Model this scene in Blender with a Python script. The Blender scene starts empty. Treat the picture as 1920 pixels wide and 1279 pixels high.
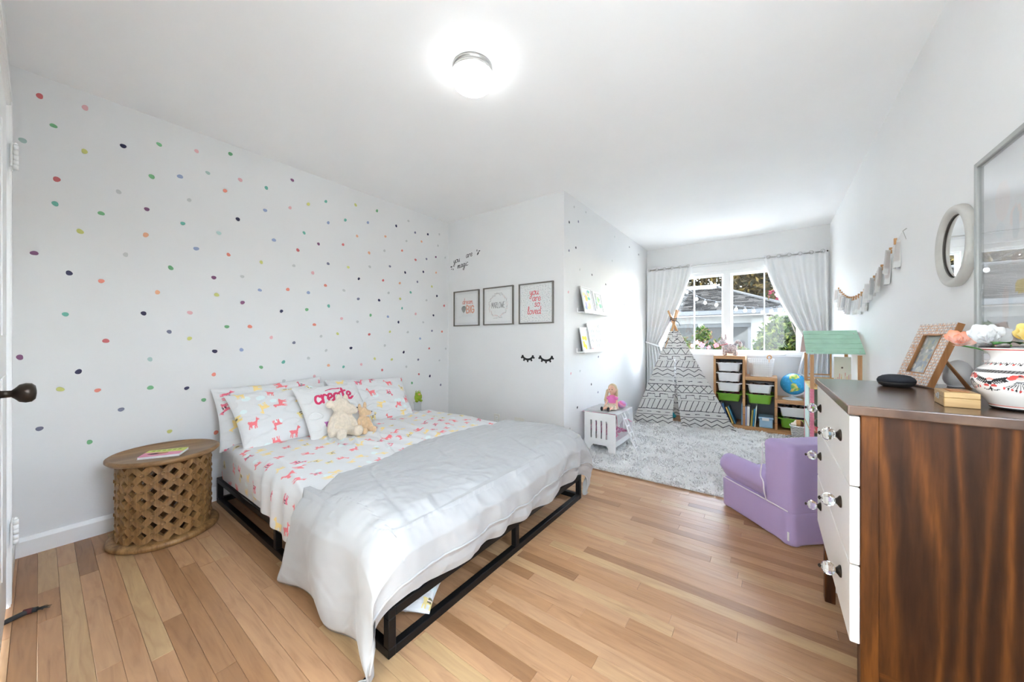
import bpy, bmesh, math, random
import numpy as np
from mathutils import Vector, Matrix

random.seed(7)
RNG = np.random.default_rng(7)
scene = bpy.context.scene
COL = scene.collection

# ------------------------------------------------------------------ camera
F_PX, CX, CY, CAM_H = 654.0, 960.0, 637.0, 1.085      # photograph taken as 1920 x 1279
YAW = math.atan2(483, 654)
cam_d = bpy.data.cameras.new('camera')
cam_d.sensor_fit = 'HORIZONTAL'; cam_d.sensor_width = 36.0
cam_d.lens = 36.0 * F_PX / 1920.0
cam_d.shift_y = -(639.5 - CY) / 1920.0
cam_d.clip_start = 0.02; cam_d.clip_end = 200
cam = bpy.data.objects.new('camera', cam_d)
cam.location = (0, 0, CAM_H); cam.rotation_euler = (math.pi / 2, 0, YAW)
COL.objects.link(cam); scene.camera = cam

# ------------------------------------------------------------------ world, sun, exposure
SUN_DIR = Vector((-0.80, -0.50, -0.60)).normalized()   # the way the sunlight travels
world = bpy.data.worlds.new('world'); scene.world = world; world.use_nodes = True
wn = world.node_tree; wn.nodes.clear()
w_out = wn.nodes.new('ShaderNodeOutputWorld'); w_bg = wn.nodes.new('ShaderNodeBackground')
w_sky = wn.nodes.new('ShaderNodeTexSky'); w_sky.sky_type = 'NISHITA'; w_sky.sun_disc = False; w_sky.dust_density = 0.25
w_sky.sun_elevation = math.radians(32); w_sky.sun_rotation = math.atan2(0.80, 0.50)
w_bg.inputs['Strength'].default_value = 0.85
w_hs = wn.nodes.new('ShaderNodeHueSaturation'); w_hs.inputs['Saturation'].default_value = 0.52   # white balance for daylight
wn.links.new(w_sky.outputs[0], w_hs.inputs['Color']); wn.links.new(w_hs.outputs[0], w_bg.inputs['Color']); wn.links.new(w_bg.outputs[0], w_out.inputs['Surface'])
sun_d = bpy.data.lights.new('sun', 'SUN'); sun_d.energy = 8.0; sun_d.angle = math.radians(0.6)
sun_d.color = (0.93, 0.97, 1.0)
sun = bpy.data.objects.new('sun', sun_d); sun.rotation_euler = SUN_DIR.to_track_quat('-Z', 'Y').to_euler()
sun.location = (8, 10, 9); COL.objects.link(sun)
LAMP_STRENGTH = 1.3
scene.view_settings.view_transform = 'Standard'; scene.view_settings.look = 'None'
scene.view_settings.gamma = 1.0; scene.view_settings.use_curve_mapping = False
scene.view_settings.exposure = 2.92
scene.cycles.max_bounces = 14; scene.cycles.diffuse_bounces = 8; scene.cycles.glossy_bounces = 4
scene.cycles.transmission_bounces = 8; scene.cycles.transparent_max_bounces = 12
scene.cycles.caustics_reflective = False; scene.cycles.caustics_refractive = False
scene.cycles.use_denoising = True; scene.cycles.sample_clamp_indirect = 6.0

# ------------------------------------------------------------------ pixel -> place (a pixel gives a direction, a plane the distance)
_FW = np.array([-math.sin(YAW), math.cos(YAW), 0.0]); _RT = np.array([math.cos(YAW), math.sin(YAW), 0.0])
def ray(u, v): return _FW + (u - CX) / F_PX * _RT + (CY - v) / F_PX * np.array([0, 0, 1.0])
def on_x(u, v, x): k = ray(u, v); return np.array([0, 0, CAM_H]) + k * (x / k[0])
def on_y(u, v, y): k = ray(u, v); return np.array([0, 0, CAM_H]) + k * (y / k[1])
def on_z(u, v, z): k = ray(u, v); return np.array([0, 0, CAM_H]) + k * ((z - CAM_H) / k[2])

# ------------------------------------------------------------------ colour
def lin(c):
    c = np.asarray(c, float) / 255.0
    return np.where(c <= 0.04045, c / 12.92, ((c + 0.055) / 1.055) ** 2.4)
def L3(r, g, b): return tuple(float(x) for x in lin((r, g, b)))

# ------------------------------------------------------------------ value noise
def vnoise(x, y, seed=0, z=None):
    x = np.asarray(x, float); y = np.asarray(y, float)
    r = np.random.default_rng(seed); T = r.random((64, 64))
    xi = np.floor(x).astype(int); yi = np.floor(y).astype(int)
    fx = x - xi; fy = y - yi; fx = fx * fx * (3 - 2 * fx); fy = fy * fy * (3 - 2 * fy)
    a = T[xi % 64, yi % 64]; b = T[(xi + 1) % 64, yi % 64]; c = T[xi % 64, (yi + 1) % 64]; d = T[(xi + 1) % 64, (yi + 1) % 64]
    return (a * (1 - fx) + b * fx) * (1 - fy) + (c * (1 - fx) + d * fx) * fy * 1.0 - 0.5
def fbm(x, y, seed=0, oct=3):
    s = 0; a = 1.0
    for k in range(oct):
        s = s + a * vnoise(x * 2 ** k, y * 2 ** k, seed + k); a *= 0.5
    return s

# ------------------------------------------------------------------ mesh builder
class MB:
    def __init__(self): self.v = []; self.f = []; self.c = None; self.sm = []
    def add(self, vs, fs, smooth=False):
        o = len(self.v); self.v += [tuple(map(float, p)) for p in vs]
        self.f += [tuple(i + o for i in q) for q in fs]; self.sm += [smooth] * len(fs); return self
    def box(self, x0, x1, y0, y1, z0, z1, M=None):
        vs = [(x, y, z) for z in (z0, z1) for y in (y0, y1) for x in (x0, x1)]
        if M is not None: vs = [M @ Vector(p) for p in vs]
        return self.add(vs, [(0, 2, 3, 1), (4, 5, 7, 6), (0, 1, 5, 4), (2, 6, 7, 3), (0, 4, 6, 2), (1, 3, 7, 5)])
    def bbox(self, x0, x1, y0, y1, z0, z1, r=0.005, seg=2, M=None):
        bm = bmesh.new(); bmesh.ops.create_cube(bm, size=1.0)
        for q in bm.verts: q.co = Vector(((x0 + x1) / 2 + q.co.x * (x1 - x0), (y0 + y1) / 2 + q.co.y * (y1 - y0), (z0 + z1) / 2 + q.co.z * (z1 - z0)))
        bmesh.ops.bevel(bm, geom=bm.edges[:] , offset=r, segments=seg, affect='EDGES', profile=0.5)
        bm.verts.ensure_lookup_table(); bm.verts.index_update()
        vs = [q.co.copy() for q in bm.verts]; fs = [[q.index for q in p.verts] for p in bm.faces]; bm.free()
        if M is not None: vs = [M @ p for p in vs]
        return self.add(vs, fs)
    def tube(self, pts, r, n=8, cap=True, closed=False, smooth=True):
        pts = [Vector(p) for p in pts]; m = len(pts)
        rs = r if hasattr(r, '__len__') else [r] * m
        vs = []; prev = None
        for i, p in enumerate(pts):
            a = pts[(i - 1) % m] if (i > 0 or closed) else p; b = pts[(i + 1) % m] if (i < m - 1 or closed) else p
            t = (b - a); t = t.normalized() if t.length > 1e-9 else Vector((0, 0, 1))
            if prev is None:
                prev = t.orthogonal().normalized()
            prev = (prev - t * prev.dot(t)); prev = prev.normalized() if prev.length > 1e-9 else t.orthogonal().normalized()
            w = t.cross(prev)
            for k in range(n):
                an = 2 * math.pi * k / n; vs.append(p + (prev * math.cos(an) + w * math.sin(an)) * rs[i])
        fs = []
        for i in range(m if closed else m - 1):
            j = (i + 1) % m
            for k in range(n): fs.append((i * n + k, i * n + (k + 1) % n, j * n + (k + 1) % n, j * n + k))
        if cap and not closed:
            fs.append(tuple(range(n - 1, -1, -1))); fs.append(tuple((m - 1) * n + k for k in range(n)))
        return self.add(vs, fs, smooth)
    def lathe(self, prof, n=32, M=None, smooth=True, close=True):
        vs = []; fs = []
        for (r, z) in prof:
            for k in range(n):
                a = 2 * math.pi * k / n; vs.append(Vector((r * math.cos(a), r * math.sin(a), z)))
        for i in range(len(prof) - 1):
            for k in range(n): fs.append((i * n + k, i * n + (k + 1) % n, (i + 1) * n + (k + 1) % n, (i + 1) * n + k))
        if close:
            if prof[0][0] > 1e-6: fs.append(tuple(range(n - 1, -1, -1)))
            if prof[-1][0] > 1e-6: fs.append(tuple((len(prof) - 1) * n + k for k in range(n)))
        if M is not None: vs = [M @ p for p in vs]
        return self.add(vs, fs, smooth)
    def ell(self, c, r, n=20, m=12, M=None):
        vs = []; fs = []
        for i in range(m + 1):
            ph = math.pi * i / m
            for k in range(n):
                a = 2 * math.pi * k / n; vs.append(Vector((r[0] * math.sin(ph) * math.cos(a), r[1] * math.sin(ph) * math.sin(a), -r[2] * math.cos(ph))))
        for i in range(m):
            for k in range(n): fs.append((i * n + k, i * n + (k + 1) % n, (i + 1) * n + (k + 1) % n, (i + 1) * n + k))
        vs = [(M @ p if M is not None else p) + Vector(c) for p in vs]
        return self.add(vs, fs, True)
    def prism(self, poly, z0, z1, M=None):
        n = len(poly); vs = [Vector((x, y, z0)) for x, y in poly] + [Vector((x, y, z1)) for x, y in poly]
        fs = [tuple(range(n - 1, -1, -1)), tuple(range(n, 2 * n))] + [(k, (k + 1) % n, n + (k + 1) % n, n + k) for k in range(n)]
        if M is not None: vs = [M @ p for p in vs]
        return self.add(vs, fs)
    def grid(self, X, Y, Z, smooth=True, closed_u=False):
        nu, nv = X.shape; o = len(self.v)
        self.v += list(zip(X.ravel().tolist(), Y.ravel().tolist(), Z.ravel().tolist()))
        fs = []
        for i in range(nu if closed_u else nu - 1):
            j = (i + 1) % nu
            for k in range(nv - 1): fs.append((o + i * nv + k, o + j * nv + k, o + j * nv + k + 1, o + i * nv + k + 1))
        self.f += fs; self.sm += [smooth] * len(fs); return self
    def xf(self, M): self.v = [tuple(M @ Vector(p)) for p in self.v]; return self

def tag(o, label=None, cat=None, group=None, kind=None):
    if label: o['label'] = label
    if cat: o['category'] = cat
    if group: o['group'] = group
    if kind: o['kind'] = kind
    return o

def build(name, mb, m, parent=None, label=None, cat=None, group=None, kind=None, cols=None, fixn=True):
    me = bpy.data.meshes.new(name); me.from_pydata(mb.v, [], mb.f)
    if len(mb.sm) == len(mb.f): me.polygons.foreach_set('use_smooth', mb.sm)
    if fixn and len(mb.f) < 20000:
        bm = bmesh.new(); bm.from_mesh(me); bmesh.ops.recalc_face_normals(bm, faces=bm.faces); bm.to_mesh(me); bm.free()
    if cols is not None:
        ca = me.color_attributes.new('Col', 'FLOAT_COLOR', 'POINT')
        a = np.ones((len(me.vertices), 4)); a[:, :3] = cols; ca.data.foreach_set('color', a.ravel())
    me.materials.append(m); me.update()
    return link(bpy.data.objects.new(name, me), parent, label, cat, group, kind)

def link(o, parent=None, label=None, cat=None, group=None, kind=None):
    COL.objects.link(o)
    if parent is not None:
        o.parent = parent; w = Matrix.Identity(4); p = parent
        while p is not None: w = p.matrix_basis @ w if p.parent is None else p.matrix_parent_inverse @ p.matrix_basis @ w; p = p.parent
        o.matrix_parent_inverse = w.inverted()
    return tag(o, label, cat, group, kind)

def thing(name, loc, label, cat, group=None, kind=None):
    o = bpy.data.objects.new(name, None); o.location = loc; o.empty_display_size = 0.05
    return link(o, None, label, cat, group, kind)

# ------------------------------------------------------------------ materials
def base_mat(name):
    m = bpy.data.materials.new(name); m.use_nodes = True
    return m, m.node_tree, m.node_tree.nodes['Principled BSDF']
def N(nt, t, **kw):
    n = nt.nodes.new(t)
    for k, v in kw.items(): setattr(n, k, v)
    return n
def ramp(nt, stops):
    r = N(nt, 'ShaderNodeValToRGB'); e = r.color_ramp.elements
    while len(e) < len(stops): e.new(0.5)
    for q, (p, c) in zip(e, stops): q.position = p; q.color = (*c, 1)
    return r
def coords(nt, scale=(1, 1, 1), kind='Object', loc=(0, 0, 0)):
    t = N(nt, 'ShaderNodeTexCoord'); mp = N(nt, 'ShaderNodeMapping'); mp.inputs['Scale'].default_value = scale; mp.inputs['Location'].default_value = loc
    nt.links.new(t.outputs[kind], mp.inputs['Vector']); return mp
def mat(name, color, rough=0.6, metal=0.0, var=0.06, vscale=8.0, bump=0.0, bscale=200.0, stretch=(1, 1, 1), spec=0.5, sheen=0.0, emis=None, estr=0.0):
    m, nt, b = base_mat(name)
    mp = coords(nt, stretch)
    n = N(nt, 'ShaderNodeTexNoise'); n.inputs['Scale'].default_value = vscale; n.inputs['Detail'].default_value = 4
    nt.links.new(mp.outputs[0], n.inputs['Vector'])
    c = np.array(color); r = ramp(nt, [(0.3, tuple(np.clip(c * (1 - var), 0, 1))), (0.7, tuple(np.clip(c * (1 + var), 0, 1)))])
    nt.links.new(n.outputs['Fac'], r.inputs[0]); nt.links.new(r.outputs[0], b.inputs['Base Color'])
    b.inputs['Roughness'].default_value = rough; b.inputs['Metallic'].default_value = metal
    b.inputs['Specular IOR Level'].default_value = spec
    if sheen: b.inputs['Sheen Weight'].default_value = sheen
    if emis is not None:
        b.inputs['Emission Color'].default_value = (*emis, 1); b.inputs['Emission Strength'].default_value = estr
    if bump:
        n2 = N(nt, 'ShaderNodeTexNoise'); n2.inputs['Scale'].default_value = bscale; n2.inputs['Detail'].default_value = 3
        nt.links.new(mp.outputs[0], n2.inputs['Vector'])
        bp = N(nt, 'ShaderNodeBump'); bp.inputs['Strength'].default_value = bump; bp.inputs['Distance'].default_value = 0.01
        nt.links.new(n2.outputs['Fac'], bp.inputs['Height']); nt.links.new(bp.outputs[0], b.inputs['Normal'])
    return m
def creases(m, scale, strength, dist):
    """soft cloth creases on top of the material's own fine relief"""
    nt = m.node_tree; b = nt.nodes['Principled BSDF']; mp = coords(nt, (1, 1, 1))
    n = N(nt, 'ShaderNodeTexNoise'); n.noise_type = 'RIDGED_MULTIFRACTAL'; n.inputs['Scale'].default_value = scale; n.inputs['Detail'].default_value = 3; n.inputs['Distortion'].default_value = 1.2
    nt.links.new(mp.outputs[0], n.inputs['Vector']); bp = N(nt, 'ShaderNodeBump'); bp.inputs['Strength'].default_value = strength; bp.inputs['Distance'].default_value = dist
    nt.links.new(n.outputs['Fac'], bp.inputs['Height'])
    if b.inputs['Normal'].is_linked: nt.links.new(b.inputs['Normal'].links[0].from_socket, bp.inputs['Normal'])
    nt.links.new(bp.outputs[0], b.inputs['Normal']); return m
def attr_mat(name, rough=0.8, bump=0.0, bscale=300.0, sheen=0.0, spec=0.4):
    m, nt, b = base_mat(name)
    a = N(nt, 'ShaderNodeAttribute', attribute_name='Col'); nt.links.new(a.outputs['Color'], b.inputs['Base Color'])
    b.inputs['Roughness'].default_value = rough; b.inputs['Specular IOR Level'].default_value = spec
    if sheen: b.inputs['Sheen Weight'].default_value = sheen
    if bump:
        mp = coords(nt); n2 = N(nt, 'ShaderNodeTexNoise'); n2.inputs['Scale'].default_value = bscale
        nt.links.new(mp.outputs[0], n2.inputs['Vector']); bp = N(nt, 'ShaderNodeBump'); bp.inputs['Strength'].default_value = bump; bp.inputs['Distance'].default_value = 0.01
        nt.links.new(n2.outputs['Fac'], bp.inputs['Height']); nt.links.new(bp.outputs[0], b.inputs['Normal'])
    return m
def wood(name, dark, light, axis, scale=1.0, rough=0.45, contrast=0.5, bands=0.0, pos=(0.3, 0.7)):
    """grain stretched along axis, streaks plus fine pores"""
    m, nt, b = base_mat(name)
    st = {'x': (0.06, 1, 1), 'y': (1, 0.06, 1), 'z': (1, 1, 0.06)}[axis]
    mp = coords(nt, tuple(scale * s for s in st))
    n = N(nt, 'ShaderNodeTexNoise'); n.inputs['Scale'].default_value = 18; n.inputs['Detail'].default_value = 6; n.inputs['Distortion'].default_value = 0.6
    nt.links.new(mp.outputs[0], n.inputs['Vector'])
    r = ramp(nt, [(pos[0], dark), (pos[1], light)])
    nt.links.new(n.outputs['Fac'], r.inputs[0])
    n2 = N(nt, 'ShaderNodeTexNoise'); n2.inputs['Scale'].default_value = 110; n2.inputs['Detail'].default_value = 2
    nt.links.new(mp.outputs[0], n2.inputs['Vector'])
    mx = N(nt, 'ShaderNodeMix', data_type='RGBA', blend_type='MULTIPLY'); mx.inputs[0].default_value = contrast
    nt.links.new(r.outputs[0], mx.inputs[6]); nt.links.new(n2.outputs['Fac'], mx.inputs[7])
    br = N(nt, 'ShaderNodeBrightContrast'); br.inputs['Bright'].default_value = 0.0
    nt.links.new(mx.outputs[2], br.inputs['Color']); nt.links.new(br.outputs[0], b.inputs['Base Color'])
    b.inputs['Roughness'].default_value = rough
    bp = N(nt, 'ShaderNodeBump'); bp.inputs['Strength'].default_value = 0.12; bp.inputs['Distance'].default_value = 0.003
    nt.links.new(n2.outputs['Fac'], bp.inputs['Height']); nt.links.new(bp.outputs[0], b.inputs['Normal'])
    return m
def glassy(name, tint=(1, 1, 1), refl=0.5, rough=0.0, alpha=0.0):
    """thin clear sheet: what lies behind shows through, the sheen grows at grazing angles"""
    m = bpy.data.materials.new(name); m.use_nodes = True; nt = m.node_tree; nt.nodes.clear()
    o = N(nt, 'ShaderNodeOutputMaterial'); mx = N(nt, 'ShaderNodeMixShader'); t = N(nt, 'ShaderNodeBsdfTransparent'); g = N(nt, 'ShaderNodeBsdfGlossy')
    lw = N(nt, 'ShaderNodeLayerWeight'); lw.inputs['Blend'].default_value = 0.5
    pw = N(nt, 'ShaderNodeMath', operation='POWER'); pw.inputs[1].default_value = 4.0
    mu = N(nt, 'ShaderNodeMath', operation='MULTIPLY_ADD'); mu.inputs[1].default_value = 0.9 * refl; mu.inputs[2].default_value = 0.04 * refl
    t.inputs['Color'].default_value = (*tint, 1); g.inputs['Roughness'].default_value = rough
    nt.links.new(lw.outputs['Facing'], pw.inputs[0]); nt.links.new(pw.outputs[0], mu.inputs[0]); nt.links.new(mu.outputs[0], mx.inputs[0]); nt.links.new(t.outputs[0], mx.inputs[1]); nt.links.new(g.outputs[0], mx.inputs[2]); nt.links.new(mx.outputs[0], o.inputs['Surface'])
    return m

M = {}
M['wall'] = mat('wall_paint', (0.78, 0.78, 0.775), 0.75, var=0.012, vscale=3, bump=0.04, bscale=90, spec=0.25)
M['wall_gloss'] = mat('wall_paint_eggshell', (0.87, 0.87, 0.865), 0.42, var=0.01, vscale=3, bump=0.03, bscale=60, spec=0.35)
M['ceiling'] = mat('ceiling_paint', (0.91, 0.91, 0.905), 0.7, var=0.01, vscale=3, bump=0.03, bscale=80, spec=0.25)
M['trim'] = mat('trim_paint', (0.85, 0.85, 0.84), 0.35, var=0.01)
M['white'] = mat('white_paint', (0.83, 0.83, 0.82), 0.4, var=0.02)
M['plastic'] = mat('white_plastic', (0.82, 0.82, 0.83), 0.3, var=0.02)
M['green_bin'] = mat('green_plastic', L3(122, 178, 52), 0.35, var=0.03)
M['blue_box'] = mat('pale_blue_plastic', L3(158, 196, 226), 0.3, var=0.03)
M['black'] = mat('black_metal', (0.012, 0.012, 0.013), 0.4, metal=0.6, var=0.1)
M['dark'] = mat('dark_rubber', (0.02, 0.02, 0.021), 0.6, var=0.1)
M['chrome'] = mat('brushed_nickel', (0.55, 0.54, 0.52), 0.3, metal=1.0, var=0.04)
M['bronze'] = mat('dark_bronze', (0.05, 0.038, 0.03), 0.35, metal=0.8, var=0.1)
M['pine'] = wood('light_pine', L3(196, 142, 92), L3(226, 178, 124), 'z', 1.0, 0.5, 0.35)
M['pine_x'] = wood('light_pine_across', L3(196, 142, 92), L3(226, 178, 124), 'x', 1.0, 0.5, 0.35)
M['attr'] = attr_mat('printed_paper', 0.7)
M['attr_fab'] = attr_mat('printed_cotton', 0.9, 0.10, 500, 0.15)
M['attr_gloss'] = attr_mat('painted_glaze', 0.12, 0, spec=0.6)
M['attr_fine'] = attr_mat('painted_plastic', 0.4)
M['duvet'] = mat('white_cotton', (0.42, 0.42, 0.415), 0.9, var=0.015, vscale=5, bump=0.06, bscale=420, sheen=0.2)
creases(M['duvet'], 6.5, 0.75, 0.02)
M['attr_sheet'] = creases(attr_mat('printed_bed_linen', 0.9, 0.10, 500, 0.15), 5.5, 0.22, 0.015)
M['linen'] = mat('curtain_linen', (0.80, 0.80, 0.80), 0.9, var=0.02, vscale=6, bump=0.12, bscale=600)
M['pane'] = glassy('window_glass', (0.97, 0.985, 0.98), 0.8)
M['cover_glass'] = glassy('picture_glass', (0.99, 0.99, 0.99), 1.0)

# ------------------------------------------------------------------ flat print: colours painted on fine grids
def inpoly(U, V, P):
    P = np.asarray(P, float); r = np.zeros(U.shape, bool); n = len(P)
    for i in range(n):
        x0, y0 = P[i]; x1, y1 = P[(i + 1) % n]
        if y0 == y1: continue
        c = ((V >= min(y0, y1)) & (V < max(y0, y1))) & (U < (x1 - x0) * (V - y0) / (y1 - y0) + x0)
        r ^= c
    return r
def inline(U, V, P, w):
    r = np.zeros(U.shape, bool)
    for (x0, y0), (x1, y1) in zip(P[:-1], P[1:]):
        dx, dy = x1 - x0, y1 - y0; q = dx * dx + dy * dy + 1e-12
        t = np.clip(((U - x0) * dx + (V - y0) * dy) / q, 0, 1)
        r |= ((U - x0 - t * dx) ** 2 + (V - y0 - t * dy) ** 2) < w * w
    return r
def paint(U, V, base, shapes):
    C = np.empty((U.size, 3)); C[:] = base; U = U.ravel(); V = V.ravel()
    for s in shapes:
        k, col = s[0], s[-1]
        if k == 'e': x0, x1, y0, y1 = s[1] - s[3], s[1] + s[3], s[2] - s[4], s[2] + s[4]
        else:
            a = np.asarray(s[1]); w = s[2] if k == 'l' else 0; x0, y0 = a.min(0) - w; x1, y1 = a.max(0) + w
        i = np.nonzero((U >= x0) & (U <= x1) & (V >= y0) & (V <= y1))[0]
        if not len(i): continue
        u, v = U[i], V[i]
        if k == 'e': h = ((u - s[1]) / s[3]) ** 2 + ((v - s[2]) / s[4]) ** 2 < 1
        elif k == 'p': h = inpoly(u, v, s[1])
        else: h = inline(u, v, s[1], s[2])
        C[i[h]] = col
    return C
def smooth_path(P, k=5):
    P = [np.array(p, float) for p in P]
    if len(P) < 3: return [tuple(p) for p in P]
    out = []
    for i in range(len(P) - 1):
        p0 = P[max(i - 1, 0)]; p1 = P[i]; p2 = P[i + 1]; p3 = P[min(i + 2, len(P) - 1)]
        for j in range(k):
            t = j / k
            out.append(tuple(0.5 * (2 * p1 + (p2 - p0) * t + (2 * p0 - 5 * p1 + 4 * p2 - p3) * t * t + (3 * p1 - p0 - 3 * p2 + p3) * t ** 3)))
    out.append(tuple(P[-1])); return out
GL = {
 'a': (1.1, [[(.85,.75),(.6,1),(.25,.9),(.08,.5),(.2,.1),(.5,.05),(.8,.5),(.88,.95),(.85,.4),(.92,.05),(1.1,.12)]]),
 'c': (.9, [[(.78,.8),(.55,1),(.25,.9),(.08,.5),(.2,.1),(.5,0),(.9,.2)]]),
 'd': (1.1, [[(.82,.8),(.55,1),(.2,.85),(.08,.45),(.25,.05),(.55,.1),(.85,.6),(.9,2),(.88,.4),(.95,.02),(1.1,.1)]]),
 'e': (.9, [[(.05,.4),(.5,.5),(.75,.75),(.55,1),(.25,.9),(.1,.5),(.25,.08),(.55,.02),(.92,.25)]]),
 'g': (1.0, [[(.8,.8),(.5,1),(.15,.8),(.1,.35),(.4,.05),(.75,.5),(.82,.95),(.8,-.6),(.55,-1),(.25,-.8),(.4,-.45),(1.,.1)]]),
 'i': (.5, [[(.2,.95),(.2,.3),(.3,.02),(.5,.12)], [(.2,1.35),(.23,1.42)]]),
 'l': (.6, [[(.1,.3),(.4,1.2),(.4,1.9),(.25,2),(.18,1.5),(.2,.3),(.35,0),(.6,.15)]]),
 'm': (1.4, [[(.1,.95),(.12,0),(.15,.5),(.35,.95),(.5,.85),(.52,0),(.56,.5),(.8,.95),(.95,.85),(1.0,.2),(1.1,0),(1.4,.12)]]),
 'o': (1.0, [[(.5,1),(.2,.85),(.08,.5),(.2,.1),(.5,0),(.8,.2),(.88,.6),(.75,.92),(.5,1),(.7,.85),(1.0,.9)]]),
 'r': (.8, [[(.1,.95),(.15,0),(.15,.5),(.3,.85),(.55,1),(.75,.85)]]),
 's': (.8, [[(.65,.85),(.4,1),(.15,.8),(.3,.55),(.6,.4),(.65,.15),(.4,0),(.1,.15)]]),
 't': (.8, [[(.35,1.7),(.32,.3),(.45,.02),(.8,.15)], [(.0,1.08),(.75,1.2)]]),
 'u': (1.1, [[(.12,.95),(.1,.35),(.25,.03),(.5,.1),(.75,.5),(.8,.95),(.78,.3),(.88,.02),(1.1,.12)]]),
 'v': (.9, [[(.1,.95),(.4,.02),(.75,.95),(.95,.9)]]),
 'y': (1.0, [[(.12,.95),(.15,.4),(.35,.1),(.6,.25),(.8,.95),(.75,-.5),(.5,-1),(.2,-.8),(.4,-.35),(1.,.1)]]),
 ' ': (.7, []),
 'B': (1.2, [[(.1,0),(.1,2),(.7,1.95),(.9,1.5),(.65,1.1),(.1,1.05)], [(.65,1.1),(1.0,.6),(.75,.05),(.1,0)]]),
 'I': (.5, [[(.2,0),(.2,2)]]),
 'G': (1.2, [[(.95,1.6),(.65,2),(.25,1.8),(.08,1.0),(.25,.2),(.65,0),(1,.35),(1,.9),(.6,.9)]]),
 'M': (1.3, [[(.1,0),(.2,2),(.6,.6),(1.0,2),(1.1,0)]]), 'A': (1.1, [[(.05,0),(.5,2),(.95,0)], [(.25,.7),(.78,.7)]]),
 'R': (1.1, [[(.1,0),(.1,2),(.75,1.85),(.8,1.2),(.1,1.0),(.9,0)]]), 'L': (.9, [[(.1,2),(.1,0),(.75,.03)]]),
 'O': (1.2, [[(.55,2),(.15,1.6),(.08,.9),(.3,.1),(.6,0),(.95,.4),(1.0,1.2),(.8,1.85),(.55,2)]]),
 'W': (1.4, [[(.05,2),(.35,0),(.65,1.4),(.95,0),(1.25,2)]]), 'E': (.9, [[(.75,2),(.1,2),(.1,0),(.8,0)], [(.1,1.05),(.65,1.05)]]),
}
def strokes(txt, x, y, s, sx=None, slant=0.0, rise=0.0):
    sx = sx or s; out = []; cx = 0.0
    for ch in txt:
        adv, st = GL[ch]
        for q in st:
            curved = ch.islower() or ch in 'BGO'
            P = smooth_path(q) if curved else q
            out.append([(x + (cx + px + slant * py) * sx, y + py * s + (cx + px) * sx * rise) for px, py in P])
        cx += adv
    return out
def text_w(txt): return sum(GL[c][0] for c in txt)

def flat_print(name, O, ux, uy, w, h, nu, nv, base, shapes, parent, m='attr', **kw):
    """a flat printed sheet at its place: O lower-left corner, ux/uy unit vectors"""
    O = np.array(O, float); ux = np.array(ux, float); uy = np.array(uy, float)
    a = np.linspace(0, w, nu); b = np.linspace(0, h, nv); U, V = np.meshgrid(a, b, indexing='ij')
    P = O + U[..., None] * ux + V[..., None] * uy
    mb = MB().grid(P[..., 0], P[..., 1], P[..., 2], smooth=False)
    return build(name, mb, M[m], parent, cols=paint(U, V, base, shapes), fixn=False, **kw)

def remesh(name, mb, voxel, m, parent=None, smooth_it=6, cols_fn=None, **kw):
    """several overlapping lumps grown into one continuous skin"""
    me = bpy.data.meshes.new('tmp'); me.from_pydata(mb.v, [], mb.f)
    bm = bmesh.new(); bm.from_mesh(me); bmesh.ops.recalc_face_normals(bm, faces=bm.faces); bm.to_mesh(me); bm.free()
    o = bpy.data.objects.new('tmp', me); COL.objects.link(o)
    r = o.modifiers.new('r', 'REMESH'); r.mode = 'VOXEL'; r.voxel_size = voxel; r.use_smooth_shade = True
    s = o.modifiers.new('s', 'SMOOTH'); s.factor = 0.5; s.iterations = smooth_it
    dg = bpy.context.evaluated_depsgraph_get(); m2 = bpy.data.meshes.new_from_object(o.evaluated_get(dg)); m2.name = name
    bpy.data.objects.remove(o); bpy.data.meshes.remove(me)
    m2.polygons.foreach_set('use_smooth', [True] * len(m2.polygons))
    if cols_fn is not None:
        co = np.empty(len(m2.vertices) * 3); m2.vertices.foreach_get('co', co); co = co.reshape(-1, 3)
        ca = m2.color_attributes.new('Col', 'FLOAT_COLOR', 'POINT'); a = np.ones((len(co), 4)); a[:, :3] = cols_fn(co); ca.data.foreach_set('color', a.ravel())
    m2.materials.clear(); m2.materials.append(m)
    return link(bpy.data.objects.new(name, m2), parent, **kw)
# ================================================================== the room
XL, XA, XR = -3.01, -1.50, 0.57          # dotted wall, alcove wall, right wall
YB, YE, YW, HC = -0.086, 2.825, 5.49, 2.44  # wall with the door, wall at the bed's side, window wall, ceiling height
T = 0.10

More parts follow.
